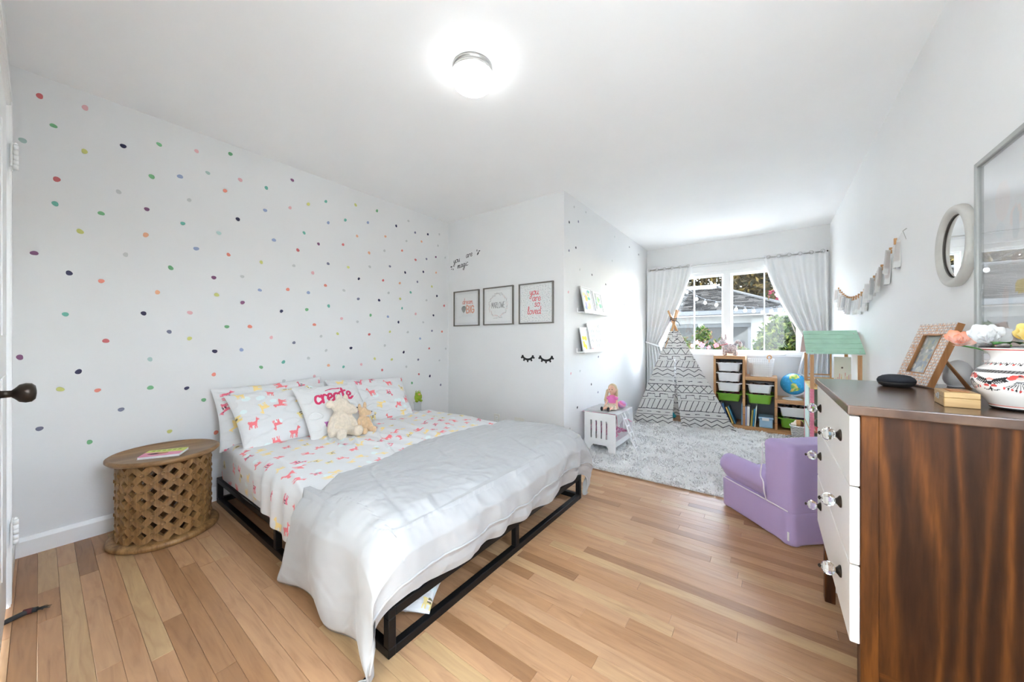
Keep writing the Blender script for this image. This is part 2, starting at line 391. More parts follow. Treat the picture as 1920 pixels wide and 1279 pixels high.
# ---- floor: oak strips 57 mm wide laid along X
def floor_mat():
    m, nt, b = base_mat('oak_strip')
    a = N(nt, 'ShaderNodeAttribute', attribute_name='Col')
    sp = N(nt, 'ShaderNodeSeparateColor'); nt.links.new(a.outputs['Color'], sp.inputs[0])
    t = N(nt, 'ShaderNodeTexCoord'); mp = N(nt, 'ShaderNodeMapping'); mp.inputs['Scale'].default_value = (1.0, 9.0, 9.0)
    cb = N(nt, 'ShaderNodeCombineXYZ'); mu = N(nt, 'ShaderNodeMath', operation='MULTIPLY'); mu.inputs[1].default_value = 37.0
    nt.links.new(sp.outputs[1], mu.inputs[0]); nt.links.new(mu.outputs[0], cb.inputs[0]); nt.links.new(mu.outputs[0], cb.inputs[2])
    nt.links.new(t.outputs['Object'], mp.inputs['Vector']); nt.links.new(cb.outputs[0], mp.inputs['Location'])
    n = N(nt, 'ShaderNodeTexNoise'); n.inputs['Scale'].default_value = 3.4; n.inputs['Detail'].default_value = 5; n.inputs['Distortion'].default_value = 1.6
    nt.links.new(mp.outputs[0], n.inputs['Vector'])
    tone = ramp(nt, [(0.0, L3(160, 118, 82)), (0.16, L3(196, 149, 106)), (0.45, L3(212, 166, 124)), (0.75, L3(216, 173, 132)), (1.0, L3(218, 183, 136))])
    nt.links.new(sp.outputs[0], tone.inputs[0])
    gr = ramp(nt, [(0.25, (0.56, 0.51, 0.48)), (0.45, (0.67, 0.65, 0.64)), (0.7, (0.77, 0.76, 0.74))])
    nt.links.new(n.outputs['Fac'], gr.inputs[0])
    mx = N(nt, 'ShaderNodeMix', data_type='RGBA', blend_type='MULTIPLY'); mx.inputs[0].default_value = 1.0
    nt.links.new(tone.outputs[0], mx.inputs[6]); nt.links.new(gr.outputs[0], mx.inputs[7])
    # dark mineral streaks and pores
    mp2 = N(nt, 'ShaderNodeMapping'); mp2.inputs['Scale'].default_value = (1.4, 34.0, 34.0); nt.links.new(t.outputs['Object'], mp2.inputs['Vector']); nt.links.new(cb.outputs[0], mp2.inputs['Location'])
    n2 = N(nt, 'ShaderNodeTexNoise'); n2.inputs['Scale'].default_value = 2.2; n2.inputs['Detail'].default_value = 6; nt.links.new(mp2.outputs[0], n2.inputs['Vector'])
    st = ramp(nt, [(0.66, (1, 1, 1)), (0.80, (0.45, 0.36, 0.30))]); nt.links.new(n2.outputs['Fac'], st.inputs[0])
    mx2 = N(nt, 'ShaderNodeMix', data_type='RGBA', blend_type='MULTIPLY'); mx2.inputs[0].default_value = 0.9
    nt.links.new(mx.outputs[2], mx2.inputs[6]); nt.links.new(st.outputs[0], mx2.inputs[7]); nt.links.new(mx2.outputs[2], b.inputs['Base Color'])
    b.inputs['Roughness'].default_value = 0.38; b.inputs['Specular IOR Level'].default_value = 0.4
    bp = N(nt, 'ShaderNodeBump'); bp.inputs['Strength'].default_value = 0.08; bp.inputs['Distance'].default_value = 0.002
    nt.links.new(n2.outputs['Fac'], bp.inputs['Height']); nt.links.new(bp.outputs[0], b.inputs['Normal'])
    return m
M['oak'] = floor_mat()
fl = MB().box(XL, XR, YB, YW, -0.10, -0.012)
floor = build('floor', fl, M['oak'], label='warm oak strip floor of the bedroom', cat='floor', kind='structure', cols=np.tile([0.3, 0.4, 0], (8, 1)))
rr = random.Random(11); PW = 0.0572; y = -0.063 - PW
rows = 0
def plank(x0, x1, y0, y1, t):
    g = 0.0003
    mb = MB(); z = t * 0.0008; e = 0.0008
    vs = [(x0 + g, y0 + g, -0.012), (x1 - g, y0 + g, -0.012), (x1 - g, y1 - g, -0.012), (x0 + g, y1 - g, -0.012),
          (x0 + g, y0 + g, -e + z), (x1 - g, y0 + g, -e + z), (x1 - g, y1 - g, -e + z), (x0 + g, y1 - g, -e + z),
          (x0 + g + e, y0 + g + e, z), (x1 - g - e, y0 + g + e, z), (x1 - g - e, y1 - g - e, z), (x0 + g + e, y1 - g - e, z)]
    fs = [(8, 9, 10, 11)] + [(k, (k + 1) % 4, 4 + (k + 1) % 4, 4 + k) for k in range(4)] + [(4 + k, 4 + (k + 1) % 4, 8 + (k + 1) % 4, 8 + k) for k in range(4)]
    mb.add(vs, fs)
    q = rr.random(); tone = 0.05 + 0.95 * q if rr.random() > 0.07 else 0.04 + 0.05 * q
    build('plank', mb, M['oak'], floor, cols=np.tile([tone, rr.random(), 0], (12, 1)), fixn=False)
n_pl = 0
while y < 2.95:
    y0, y1 = max(y, YB), y + PW
    x = XL - rr.random() * 0.8
    while x < XR:
        ln = rr.choice([0.3, 0.45, 0.6, 0.8, 1.0, 1.2, 1.5]) * rr.uniform(0.85, 1.2)
        a, b_ = max(x, XL), min(x + ln, XR)
        if b_ - a > 0.02: plank(a, b_, y0, y1, rr.random()); n_pl += 1
        x += ln
    y = y1
# the strips round and under the rug, too far and too hidden to pick apart
mb = MB(); cc = []
while y < YW:
    x = XL if y < YE else XA
    x -= rr.random()
    while x < XR:
        ln = rr.uniform(0.4, 1.4); a, b_ = max(x, XA), min(x + ln, XR)
        if b_ - a > 0.02:
            mb.add([(a, y, 0), (b_, y, 0), (b_, min(y + PW - .001, YW), 0), (a, min(y + PW - .001, YW), 0)], [(0, 1, 2, 3)]); cc += [[rr.random(), rr.random(), 0]] * 4
        x += ln
    y += PW
build('far_planks', mb, M['oak'], floor, kind='stuff', cols=np.array(cc), fixn=False)

# ---- shell
build('ceiling', MB().box(XL - T, XR + T, YB - T, YW + .12, HC, HC + T), M['ceiling'], label='smooth white painted ceiling', cat='ceiling', kind='structure')
wall_left = build('wall_left', MB().box(XL - T, XL, YB - T, YE + T, -0.1, HC), M['wall'], label='pale grey wall behind the bed dotted with coloured stickers', cat='wall', kind='structure')
wall_end = build('wall_end', MB().box(XL, XA, YE, YE + T, -0.1, HC), M['wall'], label='pale wall beside the bed carrying three framed prints', cat='wall', kind='structure')
wall_alcove = build('wall_alcove', MB().box(XA - T, XA, YE + T, YW + .12, -0.1, HC), M['wall'], label='side wall of the play alcove with two picture ledges', cat='wall', kind='structure')
GY0, GY1, GZ0, GZ1 = .06, .90, .92, 2.24               # window opening added to let in fill daylight, out of view
wall_right = build('wall_right', MB().box(XR, XR + T, GY1, YW + .12, -0.1, HC).box(XR, XR + T, YB - T, GY0, -0.1, HC).box(XR, XR + T, GY0, GY1, -0.1, GZ0).box(XR, XR + T, GY0, GY1, GZ1, HC), M['wall_gloss'], label='long white wall behind the dresser with the mirror', cat='wall', kind='structure')
WX0, WX1, WZ0, WZ1 = -1.27, 0.335, 0.905, 2.02       # window opening
wb = MB().box(XA, WX0, YW, YW + .12, -.1, HC).box(WX1, XR, YW, YW + .12, -.1, HC).box(WX0, WX1, YW, YW + .12, -.1, WZ0).box(WX0, WX1, YW, YW + .12, WZ1, HC)
build('wall_window', wb, M['wall'], label='far alcove wall holding the wide window', cat='wall', kind='structure')
DX0, DX1, DZ = -2.47, -1.71, 2.03                      # door opening in the wall beside the camera
wb = MB().box(XL, DX0, YB - T, YB, -.1, HC).box(DX1, XR, YB - T, YB, -.1, HC).box(DX0, DX1, YB - T, YB, DZ, HC)
build('wall_back', wb, M['wall'], label='wall with the white door at the left edge', cat='wall', kind='structure')

# ---- baseboards
def baseboard(name, x0, x1, y0, y1, label, n):
    """n: inward normal"""
    mb = MB(); t1, t2, h = 0.014, 0.007, 0.095
    prof = [(0, 0), (t1, 0), (t1, h - .02), (t2, h), (0, h)]
    A, B = Vector((x0, y0, 0)), Vector((x1, y1, 0)); nn = Vector((*n, 0)); k = len(prof)
    vs = [A + nn * a + Vector((0, 0, b)) for a, b in prof] + [B + nn * a + Vector((0, 0, b)) for a, b in prof]
    mb.add(vs, [(i, (i + 1) % k, k + (i + 1) % k, k + i) for i in range(k)] + [tuple(range(k)), tuple(range(2 * k - 1, k - 1, -1))])
    return build(name, mb, M['trim'], label=label, cat='baseboard', kind='structure')
baseboard('baseboard_left', XL, XL, YB, YE, 'white baseboard along the dotted wall behind the carved side table', (1, 0))
baseboard('baseboard_end', XL + .015, XA, YE, YE, 'white baseboard under the three framed prints', (0, -1))
baseboard('baseboard_alcove', XA, XA, YE, YW, 'white baseboard behind the doll bunk bed', (1, 0))
baseboard('baseboard_window', XA + .015, XR - .015, YW, YW, 'white baseboard under the window behind the storage unit', (0, -1))
baseboard('baseboard_right', XR, XR, YB, YW, 'white baseboard along the right wall behind the dresser', (-1, 0))
baseboard('baseboard_back', XL + .015, DX0 - .075, YB, YB, 'short white baseboard between the door casing and the dotted wall', (0, 1))

# ---- door with casing, hinges and a dark knob
cs = MB()
for i, (w0, w1, t) in enumerate(((0, .075, .012), (.008, .022, .018), (.03, .045, .018), (.055, .07, .016))):
    cs.box(DX0 - .075 + w0, DX0 - .075 + w1, YB, YB + t, 0, DZ + .075 - (0 if i == 0 else w0)); cs.box(DX1 + .075 - w1, DX1 + .075 - w0, YB, YB + t, 0, DZ + .075 - (0 if i == 0 else w0))
    cs.box(DX0 - .075 + w0, DX1 + .075 - w0, YB, YB + t, DZ + .075 - w1, DZ + .075 - w0)
build('trim_1', cs, M['trim'], label='white moulded casing around the door at the left edge', cat='door casing', kind='structure')
door = thing('door_1', (DX0, YB, 0), 'white door with a dark round knob at the left edge', 'door', kind='structure')
dm = MB().box(DX0 + .004, DX1 - .004, YB - .035, YB + .006, .012, DZ - .004)
for z0, z1 in ((.25, .95), (1.10, 1.85)):
    for a, b_ in ((DX0 + .10, DX0 + .35), (DX0 + .41, DX1 - .10)):
        dm.box(a, b_, YB + .006, YB + .010, z0, z1); 
build('door_leaf', dm, M['trim'], door)
for hz in (.30, 1.83):
    h = MB().box(DX0 - .045, DX0 + .035, YB + .017, YB + .021, hz - .05, hz + .05)
    for k in range(5): h.lathe([(.0075, hz - .05 + k * .02), (.0075, hz - .05 + k * .02 + .0185)], 10, Matrix.Translation((DX0 - .008, YB + .028, 0)))
    h.lathe([(.004, hz + .05), (.006, hz + .054), (.001, hz + .06)], 10, Matrix.Translation((DX0 - .008, YB + .028, 0)))
    build('hinge', h, M['trim'], door)
KM = Matrix.Translation((-1.80, YB + .006, .925)) @ Matrix.Rotation(-math.pi / 2, 4, 'X')
build('knob', MB().lathe([(.032, 0), (.032, .004), (.024, .008), (.011, .012), (.010, .03), (.016, .036), (.026, .044), (.0295, .055), (.028, .066), (.020, .073), (.004, .075)], 28, KM), M['bronze'], door)

# ---- window
win = thing('window_1', (WX0, YW, WZ0), 'wide white window with two gridded casements looking onto the yard', 'window', kind='structure')
fm = MB().box(WX0, WX0 + .05, YW + .005, YW + .11, WZ0, WZ1).box(WX1 - .05, WX1, YW + .005, YW + .11, WZ0, WZ1).box(WX0 + .05, WX1 - .05, YW + .005, YW + .11, WZ0, WZ0 + .02).box(WX0 + .05, WX1 - .05, YW + .005, YW + .11, WZ1 - .045, WZ1)
fm.box(-.505, -.42, YW + .003, YW + .11, WZ0 + .02, WZ1 - .045)
build('window_frame', fm, M['trim'], win)
for x0, x1, xm in ((WX0 + .05, -.505, -.865), (-.42, WX1 - .05, -.055)):
    z0, z1 = WZ0 + .02, WZ1 - .045; w = .022
    s = MB().box(x0, x0 + w, YW + .035, YW + .075, z0, z1).box(x1 - w, x1, YW + .035, YW + .075, z0, z1).box(x0 + w, x1 - w, YW + .035, YW + .075, z0, z0 + w).box(x0 + w, x1 - w, YW + .035, YW + .075, z1 - w, z1)
    sash = build('sash', s, M['trim'], win)
    zm = 1.415
    build('muntin', MB().box(x0 + w, x1 - w, YW + .045, YW + .065, zm - .008, zm + .008), M['trim'], sash)
    build('muntin', MB().box(xm - .008, xm + .008, YW + .046, YW + .064, z0 + w, z1 - w), M['trim'], sash)
    for a, b_ in ((x0 + w, xm - .008), (xm + .008, x1 - w)):
        for c, d in ((z0 + w, zm - .008), (zm + .008, z1 - w)):
            build('pane', MB().box(a, b_, YW + .053, YW + .057, c, d), M['pane'], sash)
tm = MB().box(WX0 - .07, WX1 + .07, YW - .014, YW, WZ1, WZ1 + .07).box(WX0 - .07, WX0, YW - .014, YW, WZ0 - .03, WZ1).box(WX1, WX1 + .07, YW - .014, YW, WZ0 - .03, WZ1)
build('casing', tm, M['trim'], win)
build('window_sill', MB().bbox(WX0 - .08, WX1 + .08, YW - .03, YW + .035, WZ0 - .035, WZ0, .004), M['trim'], win)
hk = MB().bbox(-.02, .16, YW - .04, YW - .028, WZ0 - .013, WZ0 - .005, .002).tube([(.14, YW - .034, WZ0 - .008), (.17, YW - .036, WZ0 + .004), (.185, YW - .036, WZ0 + .016)], .004, 8)
build('window_crank', hk, M['chrome'], win)

w2 = thing('added_window', (XR, GY0, GZ0), 'added window in the right wall, out of view, for fill light', 'window', kind='structure')  # made-up window, brightens the bed side of the room
fm = MB().box(XR + .01, XR + .09, GY0, GY0 + .03, GZ0, GZ1).box(XR + .01, XR + .09, GY1 - .03, GY1, GZ0, GZ1).box(XR + .01, XR + .09, GY0 + .03, GY1 - .03, GZ0, GZ0 + .03).box(XR + .01, XR + .09, GY0 + .03, GY1 - .03, GZ1 - .03, GZ1)
build('window_frame', fm, M['trim'], w2)
build('pane', MB().box(XR + .048, XR + .052, GY0 + .03, GY1 - .03, GZ0 + .03, GZ1 - .03), M['pane'], w2)

# ---- stickers: an inch wide, slightly uneven, on the dotted wall and on the alcove wall
DOTC = {'R': (205, 92, 94), 'P': (228, 170, 176), 'G': (104, 172, 116), 'T': (92, 172, 152), 'A': (170, 200, 194), 'Y': (204, 206, 112), 'N': (44, 42, 78), 'S': (108, 110, 134), 'O': (232, 166, 128), 'C': (232, 128, 108), 'M': (112, 58, 100), 'B': (142, 158, 196), 'g': (196, 198, 196), 'D': (60, 62, 66)}
DOTC = {k: tuple(.86 * q + .14 * 205 for q in c) if k not in 'ND' else c for k, c in DOTC.items()}
for k, c in DOTC.items(): M['dot' + k] = mat('sticker_' + {'R':'red','P':'pink','G':'green','T':'teal','A':'aqua','Y':'lime','N':'navy','S':'slate','O':'peach','C':'coral','M':'plum','B':'blue','g':'silver','D':'charcoal'}[k], L3(*c), 0.6, var=0.03)
def parse(s): return [(int(a), int(b), c) for a, b, c in (q.split(',') for q in s.split())]
A1 = parse('297,320,R 638,408,P 401,543,G 170,653,A 633,735,Y 923,695,N 1193,683,G 1473,733,P 1726,754,G 425,944,R 1137,924,G 1349,923,B 1557,896,A 1800,948,P 1686,1030,C 889,1038,g 1418,1100,g 413,1127,T 758,1199,G 1100,1168,M 1782,1243,N')
A2 = parse('600,136,Y 1370,76,T 1092,162,O 1640,148,A 256,298,M 941,310,g 1470,265,B 1712,310,C 1279,409,G 518,448,N 759,508,C 1602,482,M 1815,474,g 1180,592,O 1623,611,Y 490,757,T 1076,750,N 1423,745,P 1817,669,M 1268,888,S 1700,850,G 1872,849,C 793,956,R 1420,938,Y 1609,1034,N 1809,1023,B 148,1079,M 1124,1094,A 588,1187,N 1602,1208,C')
A3 = parse('397,449,T 592,391,M 388,617,B 575,598,P 712,571,Y 843,551,T 1066,577,Y 1226,621,G 454,840,B 680,786,T 861,710,B 989,690,T 1158,709,B 1370,734,N 1462,697,g 1512,784,S 1607,797,N 1693,797,g 1077,810,O 1289,813,O 1447,847,g 1560,851,O 1683,882,g 788,869,M 972,874,R 633,915,R 1167,936,O 1282,920,g 1414,919,C 1515,988,R 1597,982,S 1667,967,M 1737,972,g 860,1017,S 1011,1044,Y 1172,1040,g 1323,1037,S 1437,1083,N 1573,1078,N 1669,1084,O 359,1006,Y 603,1032,g 745,1086,P 1090,1130,N 1272,1142,R 1397,1163,O 1529,1153,S 1637,1188,Y 840,1180,C 558,1210,C 348,1215,B 712,1234,B 978,1217,g 1313,1236,g 1478,1232,T 1675,1259,N')
A4 = parse('1086,242,S 1242,252,N 1400,241,Y 1597,252,g 510,334,N 700,322,G 864,295,T 1414,312,T 1729,293,R 1178,364,G 1516,354,P 1649,365,N 1308,375,B 961,389,P 1080,413,g 1387,416,N 1573,417,g 757,435,C 1168,508,R 1323,488,Y 1457,491,g 1638,481,S 1713,487,C 931,503,Y 434,531,P 807,522,g 604,570,S 1549,539,B 1031,610,N 845,628,g 1285,591,g 1426,641,N 1617,613,R 1741,615,g 713,686,g 525,715,T 1209,690,Y 1337,696,Y 1535,697,S 1694,703,g 1446,750,g 358,754,G 863,740,O 975,751,T 1108,733,P 1265,775,R 757,822,P 1540,806,R 1622,820,N 1340,851,N 1488,872,G 528,857,g 654,882,Y 890,870,M 1144,856,g 1703,886,S 1404,935,N')
AF = parse('113,730,Y 183,732,C 227,768,S 282,727,G 350,728,N 382,750,G 74,804,S 168,829,G 318,809,Y 405,811,C 453,732,g')
dots = [(x / 3.996, 100 + y_ / 3.996, c) for x, y_, c in A1] + [(x / 3.996, 400 + y_ / 3.996, c) for x, y_, c in A2] + [(400 + x / 3.996, 240 + y_ / 3.996, c) for x, y_, c in A3] + [(400 + x / 3.996, 500 + y_ / 3.996, c) for x, y_, c in A4] + AF
rd = random.Random(5)
def sticker(c, nx, m, par, r):
    n = 14; ph = rd.random() * 6.28; ec = rd.uniform(.04, .16); vs = []
    for k in range(n):
        a = 2 * math.pi * k / n; q = r * (1 + ec * math.cos(2 * (a - ph)) + .05 * math.sin(3 * a + ph))
        vs.append((c[0] + nx * .0004, c[1] + q * math.cos(a), c[2] + q * math.sin(a)))
    vs += [(c[0] + nx * .0010, p[1] * .97 + c[1] * .03, p[2] * .97 + c[2] * .03) for p in vs]
    build('dot_sticker', MB().add(vs, [tuple(range(n, 2 * n))] + [(k, (k + 1) % n, n + (k + 1) % n, n + k) for k in range(n)]), m, par, fixn=True)
for u, v, c in dots: sticker(on_x(u, v, XL), 1, M['dot' + c], wall_left, rd.uniform(.0115, .0135))
A5 = parse('44,145,D 124,97,g 68,72,g 88,142,S 76,267,D 43,281,S 95,372,g 153,397,D 219,443,D 332,264,D 376,300,D 262,215,g 150,922,D 96,858,g 184,790,S 182,960,S 83,1033,D 47,1135,g 76,1161,D 52,870,P 308,540,S 268,942,S 40,480,P 120,560,g 250,330,g 300,450,g 215,610,g 240,760,g 130,700,g')
for x, y_, c in A5: sticker(on_x(1050 + x / 2.556, 360 + y_ / 2.556, XA), 1, M['dot' + c], wall_alcove, .0125)

# ---- ceiling lamp: nickel band and a lit opal dome
lamp = thing('ceiling_lamp', (-1.19, 1.28, HC), 'lit flush ceiling lamp with a nickel band and opal dome', 'ceiling lamp')
LM = Matrix.Translation((-1.19, 1.28, 0))
build('band', MB().lathe([(.098, HC - .001), (.098, HC - .012), (.094, HC - .014), (.094, HC - .020), (.098, HC - .022), (.098, HC - .038), (.09, HC - .040)], 48, LM), M['chrome'], lamp)
M['opal'] = mat('lit_opal_glass', (0.9, 0.9, 0.9), 0.25, var=0.0, emis=(0.95, 0.985, 1.0), estr=LAMP_STRENGTH)
build('dome', MB().lathe([(.092, HC - .036), (.103, HC - .042), (.106, HC - .056), (.103, HC - .072), (.092, HC - .088), (.070, HC - .100), (.040, HC - .107), (.001, HC - .109)], 48, LM), M['opal'], lamp)
# ================================================================== bed
BX0, BX1, BY0, BY1 = -2.965, -1.035, 0.70, 2.20
bed = thing('bed_frame', (-2.0, 1.45, 0), 'low black steel platform bed frame under the white duvet', 'bed frame')
R_ = .016
def bar(x0, x1, y0, y1, z0, z1, name): return build(name, MB().bbox(x0, x1, y0, y1, z0, z1, .002, 1), M['black'], bed)
for zc, nm in ((.017, 'bottom_rail'), (.150, 'top_rail')):
    bar(BX0, BX1, BY0, BY0 + .03, zc - .016, zc + .016, nm); bar(BX0, BX1, BY1 - .03, BY1, zc - .016, zc + .016, nm)
    bar(BX0, BX0 + .03, BY0 + .03, BY1 - .03, zc - .016, zc + .016, nm); bar(BX1 - .03, BX1, BY0 + .03, BY1 - .03, zc - .016, zc + .016, nm)
ym = (BY0 + BY1) / 2; xm = (BX0 + BX1) / 2
for x, y in ((BX0, BY0), (BX1 - .03, BY0), (BX0, BY1 - .03), (BX1 - .03, BY1 - .03), (BX1 - .03, ym - .015), (BX0, ym - .015), (xm - .015, BY0), (xm - .015, BY1 - .03)):
    bar(x, x + .03, y, y + .03, .033, .134, 'post')
bar(BX0 + .03, BX1 - .03, ym - .015, ym + .015, .120, .150, 'centre_rail')
M['slat'] = wood('slat_wood', L3(96, 66, 42), L3(130, 92, 60), 'y', 1, .6, .4)
for k in range(13):
    x = BX0 + .08 + k * .145
    build('slat', MB().box(x, x + .075, BY0 + .031, BY1 - .031, .151, .165), M['slat'], bed)

MZ = .405                                            # top of the mattress
# ---- llama print
LLAMA = [(.02,.60),(.10,.52),(.16,.36),(.14,.0),(.21,.0),(.25,.30),(.31,.0),(.38,.0),(.38,.32),(.55,.32),(.56,.0),(.63,.0),(.66,.30),(.70,.0),(.77,.0),(.77,.45),(.84,.80),(.98,.80),(.99,.88),(.86,1.0),(.84,1.12),(.80,1.0),(.76,1.10),(.73,.92),(.66,.64),(.22,.66),(.10,.66)]
LC = {'r': (240, 128, 134), 'y': (242, 216, 146), 'k': (232, 116, 138), 'o': (232, 212, 140)}
LC = {k: lin(v) for k, v in LC.items()}
def llamas(x0, x1, y0, y1, step, size, seed):
    r = random.Random(seed); out = []
    j = 0; v = y0
    while v < y1:
        u = x0 + (j % 2) * step * .5
        while u < x1:
            cu, cv = u + r.uniform(-.22, .22) * step, v + r.uniform(-.22, .22) * step
            an = r.choice([0, math.pi, math.pi / 2, -math.pi / 2, 0]) + r.uniform(-.3, .3); fl_ = r.choice([-1, 1]); s = size * r.uniform(.8, 1.1)
            ca, sa = math.cos(an), math.sin(an)
            def T_(p): a, b = (p[0] - .5) * s * fl_, (p[1] - .5) * s; return (cu + a * ca - b * sa, cv + a * sa + b * ca)
            k = r.choice('rrykoy')
            if r.random() < .35:
                q = [T_((r.uniform(-1.2, 2), r.uniform(-1.2, 2))) for _ in range(1)][0]
                out.append(('e', q[0], q[1], s * .35, s * .25, lin((222, 234, 232))))
            out.append(('p', [T_(p) for p in LLAMA], LC[k]))
            if k in 'ko':
                out.append(('p', [T_(p) for p in ((.34,.40),(.58,.40),(.58,.70),(.34,.70))], lin((96, 62, 84) if k == 'k' else (120, 112, 78))))
                out.append(('l', [T_((.34,.55)), T_((.58,.55))], s * .035, lin((245, 230, 220))))
                out.append(('l', [T_((.72,.78)), T_((.82,.74))], s * .03, lin((96, 62, 84))))
            u += step
        v += step * .8; j += 1
    return out
SHEET = lin((220, 220, 219))

# ---- mattress in its fitted printed sheet
def rounded_box_cloth(x0, x1, y0, y1, z0, z1, r, step, seed):
    """top and four sides of a soft box as one unrolled grid of rings: returns X,Y,Z and print coordinates"""
    return None
mb = MB(); r = .055
nx, ny = 260, 200
def side_prof(n=26, h=MZ - .17):
    """from the top edge round the shoulder and down: (outset, z, arc)"""
    P = []
    for k in range(9): a = math.pi / 2 * k / 8; P.append((-r + r * math.sin(a), MZ - r + r * math.cos(a), r * a))
    for k in range(1, n - 8): t = k / (n - 9); P.append((.006 * math.sin(math.pi * t), MZ - r - t * (h - r), r * math.pi / 2 + t * (h - r)))
    return P
SP = side_prof()
mx0, mx1, my0, my1 = BX0 + .015, BX1 - .01, BY0 + .012, BY1 - .012
cx, cy, hw, hd = (mx0 + mx1) / 2, (my0 + my1) / 2, (mx1 - mx0) / 2, (my1 - my0) / 2
rc = .075                                            # corner radius in plan
def plan(t, off):
    """closed rounded rectangle, t in [0,1)"""
    a, b = hw - rc, hd - rc; per = [2 * a, rc * math.pi / 2, 2 * b, rc * math.pi / 2] * 2; tot = sum(per); s = t * tot
    segs = [(-a, -hd, 0), (a, -b, 1), (hw, -b, 2), (a, b, 3), (a, hd, 4), (-a, b, 5), (-hw, b, 6), (-a, -b, 7)]
    for L_, (px, py, k) in zip(per, segs):
        if s <= L_ or k == 7:
            if k == 0: return (-a + s, -hd - off)
            if k == 2: return (hw + off, -b + s)
            if k == 4: return (a - s, hd + off)
            if k == 6: return (-hw - off, b - s)
            an = s / rc + {1: -math.pi / 2, 3: 0, 5: math.pi / 2, 7: math.pi}[k]; q = max(rc + off, .001)
            return (px + q * math.cos(an), py + q * math.sin(an))
        s -= L_
NT = 640
X = np.zeros((NT, len(SP))); Y = X.copy(); Z = X.copy(); A = X.copy()
for i in range(NT):
    for j, (o, z, arc) in enumerate(SP):
        px, py = plan(i / NT, o); X[i, j] = cx + px; Y[i, j] = cy + py; Z[i, j] = z; A[i, j] = arc
Z += .003 * fbm(X * 9, Y * 9, 3)
mb.grid(X, Y, Z, closed_u=True)
per = np.repeat((np.arange(NT) / NT * 6.6)[:, None], len(SP), 1)
llm = llamas(0, 6.6, 0.02, .30, .14, .060, 21)
c_side = paint(per, A, SHEET, llm)
# top: strips from the ring inwards
tops = MB(); gx = np.linspace(mx0 + r, mx1 - r, 330); gy = np.linspace(my0 + r, my1 - r, 250); GX, GY = np.meshgrid(gx, gy, indexing='ij')
GZ = np.full(GX.shape, MZ) + .004 * fbm(GX * 6, GY * 6, 8)
edge = np.minimum(np.minimum(GX - gx[0], gx[-1] - GX), np.minimum(GY - gy[0], gy[-1] - GY)); GZ = np.where(edge < .02, MZ - .001, GZ)
mb.grid(GX, GY, GZ)
c_top = paint(GX, GY, SHEET, llamas(mx0, -1.4, my0, my1, .135, .060, 4))
build('mattress', mb, M['attr_sheet'], label='thick mattress in a fitted llama-print sheet on the black frame', cat='mattress', cols=np.vstack([c_side, c_top]), fixn=False)

# ---- cloth draped over the mattress: arc length beyond an edge turns down over a shoulder
def fold(d, r):
    """d: distance past the start of the shoulder -> (outward, drop)"""
    d = np.asarray(d, float); q = r * math.pi / 2
    out = np.where(d <= 0, d, np.where(d < q, r * np.sin(np.clip(d, 0, q) / r), r)); drop = np.where(d <= 0, 0, np.where(d < q, r * (1 - np.cos(np.clip(d, 0, q) / r)), r + d - q))
    return out, drop
# flat sheet, tucked at the foot, hanging down the near side
nu, nv = 420, 400
u = np.linspace(-2.62, -1.30, nu); v = np.linspace(-.30, 1.50, nv)     # v measured from the near edge, negative hangs
UU, VV = np.meshgrid(u, v, indexing='ij')
hang = .06 + .20 * np.clip((UU + 2.62) / .75, 0, 1) + .02 * vnoise(UU * 9, UU * 0 + 3, 6)
VV = np.where(VV < 0, VV / .30 * hang, VV)
o, dr = fold(-(VV - .05), .06)
Xs = UU.copy() + .012 * np.clip(-VV * 5, 0, 1) * fbm(UU * 6, VV * 3, 5)
Ys = my0 + .05 - o - .006
pl_ = np.clip(dr / .08, 0, 1)
Ys = Ys - pl_ * (.010 * (1 + np.sin(UU * 44 + 3 * vnoise(UU * 3, VV * 2, 2))) * np.clip((UU + 2.62) / .5, 0, 1) * np.exp(-((UU + 2.05) / .35) ** 2) + .008 * vnoise(UU * 14, VV * 2, 9))
# long folds running from the pillows towards the foot on the top
fo = (1 - pl_)
rg = np.abs(vnoise((UU * .35 + VV) * 7, UU * 1.2, 31))
Zs = MZ + .009 - dr + fo * (.010 * np.exp(-(rg / .05) ** 2) + .010 * fbm(UU * 4, VV * 4, 12) + .004 * fbm(UU * 16, VV * 16, 14, 2))
for c0, sl, am in ((.62, .10, .022), (.80, .05, .016), (1.02, -.04, .02), (.40, .16, .014)):
    dd = VV - c0 - sl * (UU + 2.6) * 2; Zs += fo * am * np.exp(-(dd / .018) ** 2) * np.clip((UU + 2.62) / .2, 0, 1)
Zs = np.maximum(Zs, MZ + .004 - dr)
Zs = np.maximum(Zs, .03)
build('flat_sheet', MB().grid(Xs, Ys, Zs), M['attr_sheet'], label='rumpled llama-print top sheet pulled over the mattress', cat='bed sheet', cols=paint(UU, VV, SHEET, llamas(-2.62, -1.3, -.3, 1.5, .128, .062, 9)), fixn=False)

